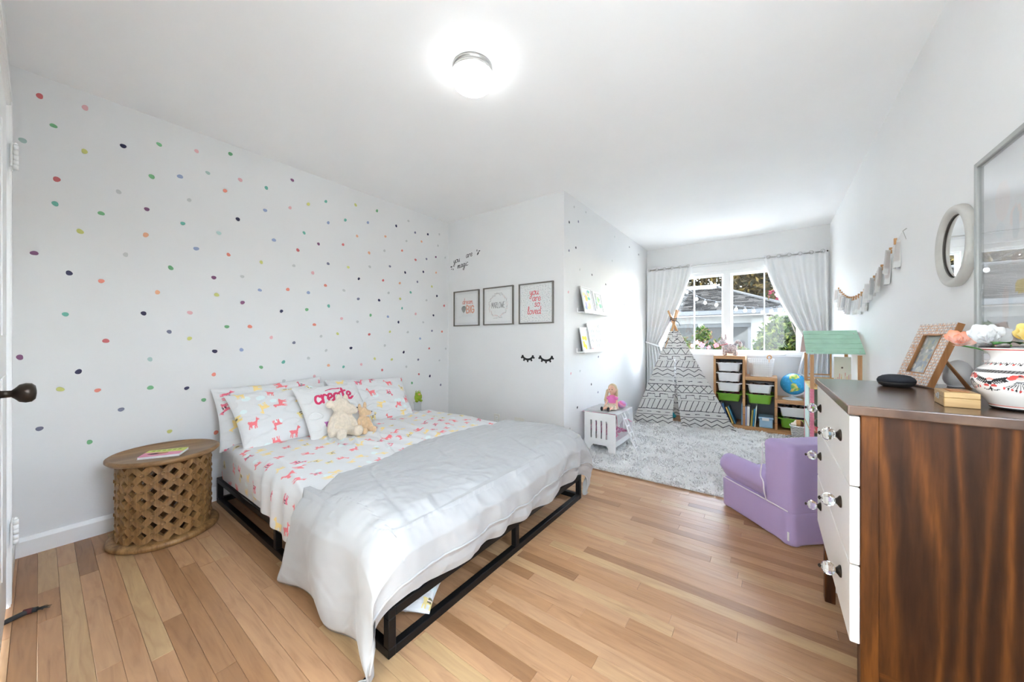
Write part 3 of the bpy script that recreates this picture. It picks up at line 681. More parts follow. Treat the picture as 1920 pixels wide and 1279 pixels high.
# ---- duvet: thick, puffed, hanging over the near side and the foot
def duvet_layer(off, edge_in=0.0, nu=300, nv=380):
    s = np.linspace(0, 1, nu); t = np.linspace(0, 1, nv); S, TT = np.meshgrid(s, t, indexing='ij')
    near_drop, far_drop, foot_drop = .40, .20, .235
    V_ = -near_drop + TT * (near_drop + far_drop + (my1 - my0)); V_ = V_ + edge_in * (1 - 2 * TT)
    # head edge of the duvet: runs slantwise, swings towards the head where it hangs
    x_start = -1.64 - .10 * np.exp(-((V_ - .75) / .4) ** 2) + .09 * np.clip((.12 - V_) / .12, 0, 1) * (V_ > -.0) - .10 * np.clip(-V_ / .40, 0, 1) ** 1.2 + .015 * vnoise(V_ * 8, V_ * 0, 4)
    foot = foot_drop + .05 * vnoise(V_ * 4, V_ * 0 + 9, 17) + .10 * np.clip((V_ - (my1 - my0)) / .2, 0, 1)
    U_ = x_start + edge_in + S * (mx1 + foot - x_start - 2 * edge_in)
    rr_ = .085
    on, dn = fold(-(V_ - .045), rr_); of, df = fold(V_ - (my1 - my0) + .05, rr_); ox, dx = fold(U_ - (mx1 - .05), rr_)
    Xd = mx1 - .05 + ox; Yd = np.where(V_ < (my1 - my0) / 2, my0 + .045 - on, my1 - .05 + of)
    drop = dn + df + dx
    # where two hanging edges meet the corner fans out and falls further
    cn = np.clip(dn / .25, 0, 1) * np.clip(dx / .2, 0, 1)
    Yd = Yd - .05 * cn; Xd = Xd + .00 * cn
    drop = drop - .06 * cn
    puff = .050 * (1 - np.clip(drop / .12, 0, 1) * .6)
    top = 1 - np.clip(drop / .10, 0, 1)
    bil = fbm(U_ * 3.2, V_ * 2.6, 41, 3)
    cr = np.abs(vnoise(U_ * 2.5 + V_ * 5.5, V_ * 2.2 - U_ * 3, 44)); cr2 = np.abs(vnoise(U_ * 7 - V_ * 3, V_ * 6, 47))
    lumps = .030 * bil - .006 * np.exp(-(cr / .09) ** 2) - .003 * np.exp(-(cr2 / .08) ** 2) + .005 * fbm(U_ * 9 + V_ * 6, V_ * 24 - U_ * 8, 50, 3) + .004 * fbm(U_ * 34 - V_ * 9, V_ * 12, 52, 2)
    ed = np.minimum(np.minimum(S, 1 - S) * (2.0 / 1.), np.minimum(TT, 1 - TT) * 2.2); th = np.clip(ed / .07, 0, 1) ** .5
    z = MZ + .012 + (off * (puff + lumps)) * th - drop + off * .012 * np.exp(-((V_ - 1.25) / .35) ** 2) * top
    hn = np.clip(dn / .1, 0, 1); hx = np.clip(dx / .08, 0, 1); hf = np.clip(df / .08, 0, 1)
    wav_n = .020 * np.sin(U_ * 17 + 2.5 * vnoise(U_ * 3, V_ * 1.5, 60)) + .022 * fbm(U_ * 5, V_ * 5, 61, 3)
    wav_x = .014 * np.sin(V_ * 26 + 3 * vnoise(V_ * 2.5, U_ * 2, 62)) + .022 * fbm(V_ * 8, U_ * 8, 63, 3)
    Yd = Yd - hn * (.02 + off * .022 * th + wav_n * np.clip(dn / .3, .3, 1)) + hf * (off * .02 * th)
    Xd = Xd + hx * (.012 + off * .022 * th + wav_x * np.clip(dx / .2, .25, 1) - .018 * np.clip((dx - .15) / .03, 0, 1))
    flo = .016 + .006 * off
    under = z < flo
    Yd = np.where(under, Yd - (flo - z) * .35 * (V_ < .5) + (flo - z) * .4 * (V_ > .5), Yd); z = np.maximum(z, flo)
    z = np.maximum(z, np.where(drop < .03, MZ + .016 + .016 * off, -1))
    return Xd, Yd, z, S, TT, dx
Xt, Yt, Zt, S_, T_, DXt = duvet_layer(1.0)
Xb, Yb, Zb, *_ = duvet_layer(0.05)
dv = MB().grid(Xt, Yt, Zt)
o2 = len(dv.v); dv.grid(Xb, Yb, Zb); nu_, nv_ = Xt.shape
ring = [(i, 0) for i in range(nu_)] + [(nu_ - 1, j) for j in range(1, nv_)] + [(i, nv_ - 1) for i in range(nu_ - 2, -1, -1)] + [(0, j) for j in range(nv_ - 2, 0, -1)]
for (a, b_), (c, d) in zip(ring, ring[1:] + ring[:1]): dv.f.append((a * nv_ + b_, c * nv_ + d, o2 + c * nv_ + d, o2 + a * nv_ + b_)); dv.sm.append(True)
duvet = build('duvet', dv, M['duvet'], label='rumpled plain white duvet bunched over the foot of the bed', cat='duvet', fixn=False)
# corded seam along the foot where the cover is buttoned
pts = []
for j in range(26, nv_ - 30, 3):
    i = int(np.argmin(np.abs(DXt[:, j] - .155))); pts.append((Xt[i, j] + .003, Yt[i, j], Zt[i, j]))
build('seam', MB().tube(pts, .0042, 6), M['duvet'], duvet)

# ---- pillows
def pillow_mesh(w, h, t, nu=150, nv=110, seed=0, sag=0.0, flange=0.0):
    a = np.linspace(-1, 1, nu); b = np.linspace(-1, 1, nv); U, V = np.meshgrid(a, b, indexing='ij')
    su = np.abs(U) ** 2.6; sv = np.abs(V) ** 2.6
    th = t / 2 * np.sqrt(np.clip(1 - su, 0, 1) * np.clip(1 - sv, 0, 1)) 
    pin = 1 - .06 * (1 - np.abs(V) ** 2) * np.abs(U) ** 3; piv = 1 - .07 * (1 - np.abs(U) ** 2) * np.abs(V) ** 3
    X = U * w / 2 * pin; Y = V * h / 2 * piv
    n = .012 * fbm(U * 2.5 + seed, V * 2.5, seed + 3) + .006 * np.exp(-(np.abs(vnoise(U * 3 + V * 4, V * 3 - U * 2, seed + 8)) / .06) ** 2)
    lv = np.clip(th / (t * .2), 0, 1)
    return X, Y, th + n * lv, -(th * .8 + .4 * n * lv), U, V
def pillow(name, w, h, t, Mx, label, seed, shapes_fn=None, base=SHEET, group=None, cat='pillow', res=(190, 130)):
    X, Y, Zf, Zk, U, V = pillow_mesh(w, h, t, *res, seed)
    mb = MB().grid(X, Y, Zf); o = len(mb.v); mb.grid(X, Y, Zk)
    nu, nv = X.shape
    ring = [(i, 0) for i in range(nu)] + [(nu - 1, j) for j in range(1, nv)] + [(i, nv - 1) for i in range(nu - 2, -1, -1)] + [(0, j) for j in range(nv - 2, 0, -1)]
    for (a, b_), (c, d) in zip(ring, ring[1:] + ring[:1]): mb.f.append((a * nv + b_, c * nv + d, o + c * nv + d, o + a * nv + b_)); mb.sm.append(True)
    sh = shapes_fn(U * w / 2, V * h / 2) if shapes_fn else []
    cf = paint(U * w / 2, V * h / 2, base, sh); ck = paint(U * w / 2, V * h / 2, base, sh)
    mb.xf(Mx)
    return build(name, mb, M['attr_sheet'], label=label, cat=cat, group=group, cols=np.vstack([cf, ck]), fixn=False)
def lean(cx, cy, cz, tilt, yaw=0.0, roll=0.0):
    """a pillow standing against the dotted wall: face +X, width along Y, leaning back by tilt degrees"""
    B = Matrix(((0, 0, 1, 0), (1, 0, 0, 0), (0, 1, 0, 0), (0, 0, 0, 1)))
    return Matrix.Translation((cx, cy, cz)) @ Matrix.Rotation(math.radians(yaw), 4, 'Z') @ Matrix.Rotation(math.radians(-tilt), 4, 'Y') @ Matrix.Rotation(math.radians(roll), 4, 'X') @ B
prt = lambda sd: (lambda U, V: llamas(-.4, .4, -.3, .3, .145, .072, sd))
G_ = 'llama-print pillows at the head of the bed'
pillow('pillow', .70, .42, .13, lean(-2.885, 1.02, .575, 20, 0, 2), 'llama-print pillow at the back, closest to the dotted wall', 1, prt(33), group=G_)
pillow('pillow', .66, .44, .14, lean(-2.735, 1.05, .558, 38, 4, 2), 'llama-print pillow at the front beside the carved side table', 2, prt(35), group=G_)
pillow('pillow', .70, .44, .15, lean(-2.775, 1.72, .558, 36, -3, -3), 'llama-print pillow on the far side near the green frog', 3, prt(37), group=G_)
def cushion_art(U, V):
    sh = []; pk = lin((214, 60, 104))
    for P in strokes('create', -.155, .045, .062, .052, 0.12): sh.append(('l', P, .0085, pk))
    sh.append(('l', smooth_path([(-.05, .145), (.0, .158), (.05, .15)]), .005, pk))
    sh.append(('p', [(-.14, -.10), (-.085, -.11), (-.075, -.14), (-.105, -.165), (-.135, -.14)], lin((186, 110, 176))))
    sh.append(('l', [(.13, -.075), (.175, -.10)], .007, lin((186, 140, 190))))
    return sh
pillow('cushion', .48, .44, .13, lean(-2.60, 1.31, .562, 38, 2, 1), 'white square cushion lettered create in pink script', 5, cushion_art, base=lin((222, 222, 220)), cat='cushion', res=(300, 260))

# ---- soft toys sitting on the bed
M['plush'] = mat('cream_plush', L3(226, 212, 192), .95, var=.10, vscale=60, bump=.5, bscale=260, sheen=.4)
M['plush_tan'] = mat('tan_plush', L3(222, 190, 150), .95, var=.10, vscale=60, bump=.5, bscale=260, sheen=.4)
def plush_llama():
    b = MB(); c = Vector((-2.40, 1.255, MZ + .005)); E_ = lambda p, r, Mx=None: b.ell(c + Vector(p), r, 16, 10, Mx)
    E_((-.02, 0, .075), (.062, .066, .085)); E_((-.035, 0, .135), (.05, .052, .05))                      # belly, chest
    E_((-.045, .015, .205), (.055, .062, .052)); E_((.0, .050, .185), (.036, .046, .034)); E_((.005, .085, .168), (.024, .026, .025))  # head, muzzle turned aside
    E_((-.06, -.055, .225), (.018, .032, .03)); E_((-.07, .06, .252), (.016, .02, .03)); E_((-.05, .0, .262), (.02, .022, .03))         # ears, tuft
    for s in (-1, 1):
        for k in range(6): t = k / 5; E_((-.02 + .05 * t, s * (.055 + .035 * math.sin(t * 1.8)), .125 - .085 * t), (.024, .022, .028))
        for k in range(5): t = k / 4; E_((.02 + .075 * t, s * (.045 + .012 * t), .036), (.03, .03, .032))
        E_((.105, s * .058, .045), (.022, .036, .04))
    o = remesh('plush_body', b, .0065, M['plush'], toy1, 5)
    f = MB()
    f.ell(c + Vector((.006, .105, .185)), (.008, .006, .005), 8, 6); build('nose', f, M['dark'], toy1)
toy1 = thing('plush_toy', (-2.40, 1.255, MZ), 'large cream plush animal slumped against the lettered cushion', 'plush toy', 'soft toys on the bed')
plush_llama()
toy2 = thing('plush_toy', (-2.36, 1.405, MZ), 'small tan plush animal leaning on the larger cream one', 'plush toy', 'soft toys on the bed')
b = MB(); c = Vector((-2.375, 1.40, MZ + .004)); E2 = lambda p, r, Mx=None: b.ell(c + Vector(p), r, 14, 8, Mx)
E2((-.01, 0, .055), (.034, .036, .06)); E2((-.015, 0, .105), (.028, .028, .04)); E2((-.005, .0, .15), (.032, .034, .034)); E2((.012, .028, .142), (.022, .026, .02)); E2((-.02, .02, .19), (.01, .014, .032)); E2((-.02, -.022, .185), (.01, .014, .028))
for s in (-1, 1):
    for k in range(5): t = k / 4; E2((.0 + .03 * t, s * (.034 + .012 * t), .095 - .06 * t), (.015, .014, .018)); E2((.015 + .055 * t, s * .03, .022), (.019, .019, .02))
    E2((.078, s * .034, .03), (.014, .02, .026))
remesh('plush_body', b, .005, M['plush_tan'], toy2, 4)
f = MB().ell(c + Vector((.018, .052, .148)), (.005, .004, .004), 8, 6); build('nose', f, M['dark'], toy2)

# ---- green frog figure on a clear stand beside the bed's far side
frog = thing('frog_figure', (-2.87, 2.30, 0), 'green frog figure with big eyes on a clear stand by the wall', 'frog figure')
M['frog'] = mat('frog_green', L3(150, 178, 40), .35, var=.12, vscale=30)
M['frogbelly'] = mat('frog_orange', L3(226, 170, 110), .5)
M['clear'] = glassy('clear_acrylic', (.93, .95, .95), 1.0)
FX, FY, FZ = -2.87, 2.275, .455
build('stand', MB().lathe([(.045, 0), (.045, .012), (.036, .016), (.036, FZ - .02), (.04, FZ - .012), (.04, FZ)], 24, Matrix.Translation((FX, FY, 0))), M['clear'], frog)
b = MB().ell((FX, FY, FZ + .045), (.030, .032, .045), 18, 12).ell((FX + .008, FY, FZ + .082), (.028, .032, .024), 18, 12)
for s in (-1, 1):
    b.ell((FX + .008, FY + s * .017, FZ + .104), (.013, .013, .013), 12, 8).ell((FX + .02, FY + s * .026, FZ + .012), (.024, .013, .013), 12, 8).ell((FX + .012, FY + s * .035, FZ + .05), (.010, .010, .026), 12, 8)
remesh('body', b, .004, M['frog'], frog, 3)
for s in (-1, 1):
    e = build('eye', MB().ell((FX + .017, FY + s * .017 - .004, FZ + .106), (.0085, .0085, .0085), 12, 8), M['white'], frog)
    build('pupil', MB().ell((FX + .0245, FY + s * .017 - .007, FZ + .107), (.003, .004, .004), 10, 6), M['dark'], e)
build('mouth', MB().ell((FX + .034, FY - .006, FZ + .080), (.006, .016, .009), 12, 8), M['frogbelly'], frog)

# ---- a printed pillow pushed under the bed at the foot
pillow('pillow', .34, .24, .075, Matrix.Translation((-1.255, .905, .040)) @ Matrix.Rotation(math.radians(30), 4, 'Z') @ Matrix.Rotation(math.radians(3), 4, 'X'), 'small printed pillow lying on the floor under the bed frame', 12, prt(51), group='pillows')
# ================================================================== carved drum table, book, strap
M['carved'] = wood('carved_mango_wood', L3(120, 82, 44), L3(190, 146, 92), 'z', 1.6, .5, .55)
M['carved_top'] = wood('mango_wood_top', L3(126, 90, 54), L3(176, 138, 94), 'y', 1.4, .42, .45)
TX, TY = -2.745, .425
table = thing('side_table', (TX, TY, 0), 'round carved wooden drum table with a diamond lattice body', 'side table')
TM = Matrix.Translation((TX, TY, 0)); RD, HT = .193, .46
build('base_ring', MB().lathe([(.15, .0), (.218, .0), (.228, .008), (.230, .020), (.224, .030), (.205, .034), (.15, .034)], 64, TM), M['carved'], table)
build('table_top', MB().lathe([(.02, HT - .030), (.195, HT - .032), (.220, HT - .026), (.232, HT - .014), (.231, HT - .004), (.224, HT + .001), (.216, HT + .001), (.211, HT - .004), (.001, HT - .004)], 72, TM), M['carved_top'], table)
NC = 30; z0, z1 = .034, HT - .031; NR = 9; pz = (z1 - z0) / NR; pa = 2 * math.pi / NC
lat = MB()
def cyl(a, z, rad): a_ = a * pa; return (TX + rad * math.cos(a_), TY + rad * math.sin(a_), z0 + z * pz)
r0, r1 = RD, RD - .024
def cell(a, z, clip):
    O = [(a - 1, z), (a, z - 1), (a + 1, z), (a, z + 1)]; k = .49; I = [(a - k, z), (a, z - k), (a + k, z), (a, z + k)]
    if clip == 'b': O = [(a - 1, z), (a + 1, z), (a, z + 1)]; I = [(a - k, z), (a + k, z), (a, z + k)]
    if clip == 't': O = [(a + 1, z), (a - 1, z), (a, z - 1)]; I = [(a + k, z), (a - k, z), (a, z - k)]
    n = len(O); rng = range(n) if not clip else (1, 2)
    for i in rng:
        j = (i + 1) % n; o0, o1, i0, i1 = O[i], O[j], I[i], I[j]; mid = lambda p, q: ((p[0] + q[0]) / 2, (p[1] + q[1]) / 2)
        om, im = mid(o0, o1), mid(i0, i1)
        for (p, q, s, t_) in ((o0, om, im, i0), (om, o1, i1, im)):
            lat.add([cyl(*p, r0 - .000), cyl(*q, r0), cyl(*t_, r0) if False else cyl(*s, r0 + .002), cyl(*t_, r0 + .002)], [(0, 1, 2, 3)])
            lat.add([cyl(*p, r1), cyl(*q, r1), cyl(*s, r1), cyl(*t_, r1)], [(3, 2, 1, 0)])
        lat.add([cyl(*i0, r0 + .002), cyl(*im, r0 + .002), cyl(*i1, r0 + .002), cyl(*i0, r1), cyl(*im, r1), cyl(*i1, r1)], [(0, 1, 4, 3), (1, 2, 5, 4)])
for i in range(NC):
    for j in range(NR + 1):
        if (i + j) % 2 == 0: cell(i, j, 'b' if j == 0 else 't' if j == NR else '')
body = build('lattice_body', lat, M['carved'], table, fixn=False)
st = MB().lathe([(.0095, 0), (.0095, .0035), (.0070, .0045), (.0062, .0032), (.001, .0036)], 10)
stud_me = None
for i in range(NC):
    for j in range(1, NR):
        if (i + j) % 2 == 1:
            a = i * pa
            if math.cos(a) * -TX + math.sin(a) * -TY < -.1 * 2.8: continue     # the far half stands against the wall
            Mx = Matrix.Translation((TX + (r0 + .0005) * math.cos(a), TY + (r0 + .0005) * math.sin(a), z0 + j * pz)) @ Matrix.Rotation(a, 4, 'Z') @ Matrix.Rotation(math.pi / 2, 4, 'Y')
            if stud_me is None: o = build('stud', st, M['carved'], body); stud_me = o.data; o.matrix_basis = Mx
            else: o = bpy.data.objects.new('stud', stud_me); link(o, body); o.matrix_basis = Mx
# ---- thin book on the table
bk = thing('picture_book', (TX + .05, TY - .05, HT), 'thin paperback with a green and pink cover on the carved table', 'book')
BM = Matrix.Translation((TX + .075, TY - .02, HT - .0035)) @ Matrix.Rotation(math.radians(62), 4, 'Z')
build('pages', MB().box(-.083, .083, -.063, .063, .0012, .0115, BM), M['white'], bk)
sh = [('p', [(0, 0), (.17, 0), (.17, .055), (0, .085)], lin((226, 152, 176))), ('e', .065, .05, .042, .016, lin((120, 70, 60))), ('e', .085, .056, .022, .012, lin((196, 150, 96))), ('e', .05, .046, .014, .010, lin((60, 40, 40)))]
for P in strokes('MARLOW', .018, .094, .010, .020)[:0]: pass
for k in range(6): sh.append(('p', [(.02 + k * .022, .095), (.035 + k * .022, .095), (.036 + k * .022, .115), (.021 + k * .022, .115)], lin((150, 170, 60))))
ux = BM.to_3x3() @ Vector((1, 0, 0)); uy = BM.to_3x3() @ Vector((0, 1, 0)); O = BM @ Vector((-.085, -.065, .0122))
flat_print('cover', O, ux, uy, .17, .13, 100, 76, lin((206, 212, 120)), sh, bk)
build('back_cover', MB().box(-.085, .085, -.065, .065, 0, .0011, BM), M['white'], bk)
# ---- black strap on the floor by the door
P0 = [on_z(-60, 1205, .008), on_z(0, 1172, .008), on_z(30, 1157, .009), on_z(55, 1146, .010), on_z(70, 1142, .010)]
strap = thing('cable_end', tuple(P0[3]), 'black braided cable end lying on the floor by the door', 'cable')
build('cable', MB().tube(smooth_path([tuple(p) for p in P0]), .009, 8), M['dark'], strap)
q = P0[-1]; dirv = (P0[-1] - P0[-2]); dirv = dirv / np.linalg.norm(dirv)
M['redthread'] = mat('dark_red_whipping', (.09, .02, .02), .8, var=.2)
build('whipping', MB().tube([tuple(q - dirv * .035), tuple(q - dirv * .012)], .0105, 10), M['redthread'], strap)
fr = MB(); rr2 = random.Random(3)
for k in range(14):
    a = Vector(q) + Vector((rr2.uniform(-.004, .004), rr2.uniform(-.004, .004), rr2.uniform(-.003, .003))); e = a + Vector(dirv) * rr2.uniform(.012, .03) + Vector((rr2.uniform(-.009, .009), rr2.uniform(-.009, .009), rr2.uniform(-.006, .006)))
    fr.tube([a, e], [.0022, .0008], 5)
build('frayed_end', fr, M['dark'], strap)

# ================================================================== wall at the bed's side: prints, lettering, lashes, outlets
M['frame_grey'] = mat('grey_wood_frame', L3(120, 116, 108), .5, var=.08, vscale=40, bump=.1)
M['matboard'] = mat('white_mat_board', (.84, .84, .83), .8, var=.01)
def framed(name, x0, x1, z0, z1, label, shapes, base=(244, 244, 242), mat_w=.03, paper=True):
    t = thing(name, ((x0 + x1) / 2, YE, z0), label, 'framed print', 'three framed prints over the bed')
    f = .011; y0, y1 = YE - .024, YE - .001
    for a, b_, c, d, ny in ((x0, x0 + f, z0, z1, 'frame_side'), (x1 - f, x1, z0, z1, 'frame_side'), (x0 + f, x1 - f, z0, z0 + f, 'frame_rail'), (x0 + f, x1 - f, z1 - f, z1, 'frame_rail')):
        build(ny, MB().bbox(a, b_, y0, y1, c, d, .0015, 1), M['frame_grey'], t)
    build('mat_board', MB().box(x0 + f, x1 - f, YE - .010, YE - .004, z0 + f, z1 - f), M['matboard'], t)
    w, h = x1 - x0 - 2 * f - 2 * mat_w, z1 - z0 - 2 * f - 2 * mat_w
    flat_print('print', (x0 + f + mat_w, YE - .0112, z0 + f + mat_w), (1, 0, 0), (0, 0, 1), w, h, 240, 240, lin(base), shapes(w, h), t)
    build('glass', MB().box(x0 + f, x1 - f, YE - .0165, YE - .0145, z0 + f, z1 - f), M['cover_glass'], t)
def art1(w, h):
    s = []; c = lin((224, 130, 112)); pe = lin((232, 170, 146))
    for P in strokes('dream', .09, .205, .030, .030, .15): s.append(('l', P, .0030, c))
    for P in strokes('BIG', .15, .105, .038, .042): s.append(('l', P, .0078, pe))
    s += [('p', smooth_path([(.115, .185), (.088, .175), (.078, .15), (.095, .12), (.112, .108), (.13, .122), (.146, .152), (.138, .176), (.115, .185)]), lin((160, 164, 160))), ('l', [(.112, .108), (.108, .09)], .001, lin((160, 164, 160)))]
    for k in range(9): s.append(('l', [(.085 + .018 * k, .080), (.096 + .018 * k, .082)], .0016, lin((200, 202, 200)))); s.append(('l', [(.085 + .018 * k, .066), (.095 + .018 * k, .066)], .0012, lin((206, 208, 206))))
    return s
def art2(w, h):
    s = []; cx_, cy_, R = w / 2, h / 2 + .005, .108; rg = random.Random(2)
    for k in range(70):
        a = 2 * math.pi * k / 70; r_ = R + rg.uniform(-.008, .012)
        s.append(('l', [(cx_ + r_ * math.cos(a), cy_ + r_ * math.sin(a)), (cx_ + (r_ + .012) * math.cos(a + .09), cy_ + (r_ + .012) * math.sin(a + .09))], .0015, lin(rg.choice([(226, 176, 170), (176, 176, 172), (220, 196, 186), (150, 140, 138)]))))
    W = text_w('MARLOWE')
    for P in strokes('MARLOWE', cx_ - .088, cy_ - .026, .029, .176 / W): s.append(('l', P, .0020, lin((84, 84, 84))))
    s.append(('l', [(cx_ - .05, h - .03), (cx_ + .05, h - .026)], .0018, lin((170, 170, 168)))); s.append(('l', [(cx_ - .06, .03), (cx_ + .0, .032)], .0016, lin((176, 176, 174)))); s.append(('l', [(cx_ + .012, .032), (cx_ + .055, .033)], .0016, lin((176, 176, 174))))
    return s
def art3(w, h):
    s = []; rg = random.Random(4); n = 22
    for i in range(n):
        for j in range(n): s.append(('e', (i + .5 + rg.uniform(-.4, .4)) * w / n, (j + .5 + rg.uniform(-.4, .4)) * h / n, rg.uniform(.0016, .0026), rg.uniform(.0016, .0026), lin(rg.choice([(52, 60, 64), (52, 60, 64), (120, 170, 170), (190, 150, 150)]))))
    c = lin((232, 106, 118))
    for tx, x, y_ in (('you', .10, .255), ('are', .13, .195), ('so', .155, .140), ('loved', .075, .070)):
        for P in strokes(tx, x, y_, .036, .034, .1): s.append(('l', P, .0036, c))
    return s
framed('framed_print', -2.901, -2.516, 1.236, 1.630, 'grey-framed print reading dream BIG beside a small balloon', art1)
framed('framed_print', -2.455, -2.060, 1.238, 1.632, 'grey-framed print with a name inside a floral wreath, middle of three', art2)
framed('framed_print', -1.991, -1.602, 1.238, 1.630, 'grey-framed dotted print with coral script, nearest the alcove corner', art3, mat_w=.012)
# vinyl lettering and lashes
M['vinyl'] = mat('black_vinyl', (.012, .012, .012), .55, var=.05)
def ribbon(mb, P, w, y_=YE):
    """flat strip of vinyl on the wall following a path in (x, z)"""
    P = [np.array(p) for p in P]; n = len(P); L_, R2 = [], []
    for i in range(n):
        d = P[min(i + 1, n - 1)] - P[max(i - 1, 0)]; d = d / (np.linalg.norm(d) + 1e-9); nn = np.array([-d[1], d[0]]) * w; L_.append(P[i] + nn); R2.append(P[i] - nn)
    for d in (.0003, .0009):
        pass
    vs = [(p[0], y_ - .0010, p[1]) for p in L_] + [(p[0], y_ - .0010, p[1]) for p in R2] + [(p[0], y_ - .0002, p[1]) for p in L_] + [(p[0], y_ - .0002, p[1]) for p in R2]
    fs = []
    for i in range(n - 1):
        fs += [(i, i + 1, n + i + 1, n + i), (2 * n + i, 2 * n + i + 1, i + 1, i), (n + i, n + i + 1, 3 * n + i + 1, 3 * n + i)]
    mb.add(vs, fs)
dc = thing('wall_lettering', (-2.74, YE, 1.93), 'black script wall decal reading you are magic above the prints', 'wall decal')
def word(tx, x, z, s, slant=.15, rise=.12):
    mb = MB()
    for P in strokes(tx, x, z, s, s * .95, slant, rise): ribbon(mb, P, .0028)
    build('word', mb, M['vinyl'], dc)
word('you', -2.925, 1.958, .036); word('are', -2.725, 1.995, .036); word('magic', -2.86, 1.893, .036)
for x, z, a, l in ((-2.955, 1.925, 0, .016), (-2.95, 1.9, .5, .010), (-2.925, 1.893, 1.1, .011), (-2.545, 2.02, .9, .020), (-2.525, 2.045, .2, .013), (-2.56, 2.055, 1.5, .012)):
    mb = MB(); n = 10; ca, sa = math.cos(a), math.sin(a)
    vs = [(x + ca * l * math.cos(t) - sa * l * .45 * math.sin(t), YE - .001, z + sa * l * math.cos(t) + ca * l * .45 * math.sin(t)) for t in [2 * math.pi * k / n for k in range(n)]]
    mb.add(vs + [(p[0], YE - .0002, p[2]) for p in vs], [tuple(range(n))] + [(k, (k + 1) % n, n + (k + 1) % n, n + k) for k in range(n)]); build('accent_drop', mb, M['vinyl'], dc)
for x0, x1, lab in ((-1.970, -1.822, 'left of the two black sleepy-eyelash wall decals'), (-1.768, -1.610, 'right of the two black sleepy-eyelash wall decals')):
    e = thing('eyelash_decal', ((x0 + x1) / 2, YE, .87), lab, 'wall decal', 'sleepy eyelash decals')
    cx_, w = (x0 + x1) / 2, (x1 - x0) / 2; zt = .935
    A_ = [(cx_ + w * .82 * math.cos(t), zt - w * .55 * math.sin(t) * 1.05) for t in np.linspace(0, math.pi, 17)]
    mb = MB(); ribbon(mb, A_, .010); build('lid_curve', mb, M['vinyl'], e)
    for k, t in enumerate((.10, .30, .50, .70, .90)):
        an = math.pi * t; p = (cx_ + w * .82 * math.cos(an), zt - w * .577 * math.sin(an)); dx, dz = math.cos(an) * .8, -(.55 + .45 * math.sin(an)); L_ = .026
        q = math.hypot(dx, dz); mb = MB(); ribbon(mb, [p, (p[0] + dx / q * L_, p[1] + dz / q * L_)], .009); build('lash', mb, M['vinyl'], e)
M['ivory'] = mat('outlet_plastic', L3(226, 224, 216), .35, var=.01)
def outlet(x, z, w, h, label, coax=False):
    t = thing('wall_outlet', (x, YE, z - h / 2), label, 'outlet')
    pl = build('plate', MB().bbox(x - w / 2, x + w / 2, YE - .006, YE - .0005, z - h / 2, z + h / 2, .002), M['ivory'], t)
    if not coax:
        for s in (-1, 1):
            r_ = build('receptacle', MB().bbox(x - .016, x + .016, YE - .008, YE - .006, z + s * .02 - .014, z + s * .02 + .014, .0008, 1), M['white'], t)
            build('slot', MB().box(x - .007, x - .005, YE - .0084, YE - .008, z + s * .02 - .004, z + s * .02 + .006).box(x + .005, x + .007, YE - .0084, YE - .008, z + s * .02 - .004, z + s * .02 + .006), M['dark'], r_)
    else:
        for s in (-1, 1): build('jack', MB().lathe([(.008, 0), (.008, .006), (.004, .009)], 12, Matrix.Translation((x + s * .025, YE - .006, z)) @ Matrix.Rotation(math.pi / 2, 4, 'X')), M['bronze'], t)
outlet(-2.280, .256, .072, .116, 'upright ivory power outlet on the wall beyond the bed')
outlet(-1.995, .255, .115, .115, 'wide ivory jack plate right of the power outlet', True)
# ================================================================== play alcove
# ---- shaggy rug: a backing and a pile of bent strands
RX0, RX1, RY0, RY1 = -1.475, .50, 2.765, 4.93
M['rug'] = mat('rug_pile', (.85, .84, .825), .95, var=.03, vscale=9, sheen=.25)
rug = thing('shag_rug', (-.5, 3.8, 0), 'thick ivory shag rug covering the alcove floor', 'rug')
nx_, ny_ = 120, 130
a = np.linspace(RX0, RX1, nx_); b = np.linspace(RY0, RY1, ny_); GX, GY = np.meshgrid(a, b, indexing='ij')
def rug_edge(X, Y): return np.clip(np.minimum(np.minimum(X - RX0, RX1 - X), np.minimum(Y - RY0, RY1 - Y)) / .03, 0, 1)
def skew(X, Y): return Y + .03 * (X + 1.475) / 2 * np.clip(1 - (Y - RY0) / .6, 0, 1)     # the near edge lies a little askew
GZ = .002 + .012 * rug_edge(GX, GY)
build('backing', MB().grid(GX, skew(GX, GY), GZ), M['rug'], rug, fixn=False)
n = 52000; px = RNG.uniform(RX0, RX1, n); py = RNG.uniform(RY0, RY1, n)
dens = 1.35 - .5 * (py - RY0) / (RY1 - RY0)
ang = 2 * np.pi * (fbm(px * 7, py * 7, 71, 2) * 1.6) + RNG.normal(0, 1.2, n); ln = RNG.uniform(.022, .042, n) * (1 + .5 * fbm(px * 9, py * 9, 75, 2))
e_ = np.minimum(py - RY0, px - RX0); out = np.exp(-((py - RY0) / .03) ** 2)
dx, dy = np.cos(ang), np.sin(ang) - 1.2 * out; nn = np.hypot(dx, dy) + 1e-6; dx /= nn; dy /= nn
py2 = skew(px, py); wv = RNG.uniform(.003, .0055, n); sx, sy = -dy * wv, dx * wv
lean_ = .45 + .5 * np.abs(fbm(px * 6, py * 6, 77, 2)) + .5 * out
hz = ln * np.cos(lean_); hr = ln * np.sin(lean_)
z0_ = .004
V = np.empty((n, 5, 3))
V[:, 0] = np.stack([px - sx, py2 - sy, np.full(n, z0_)], 1); V[:, 1] = np.stack([px + sx, py2 + sy, np.full(n, z0_)], 1)
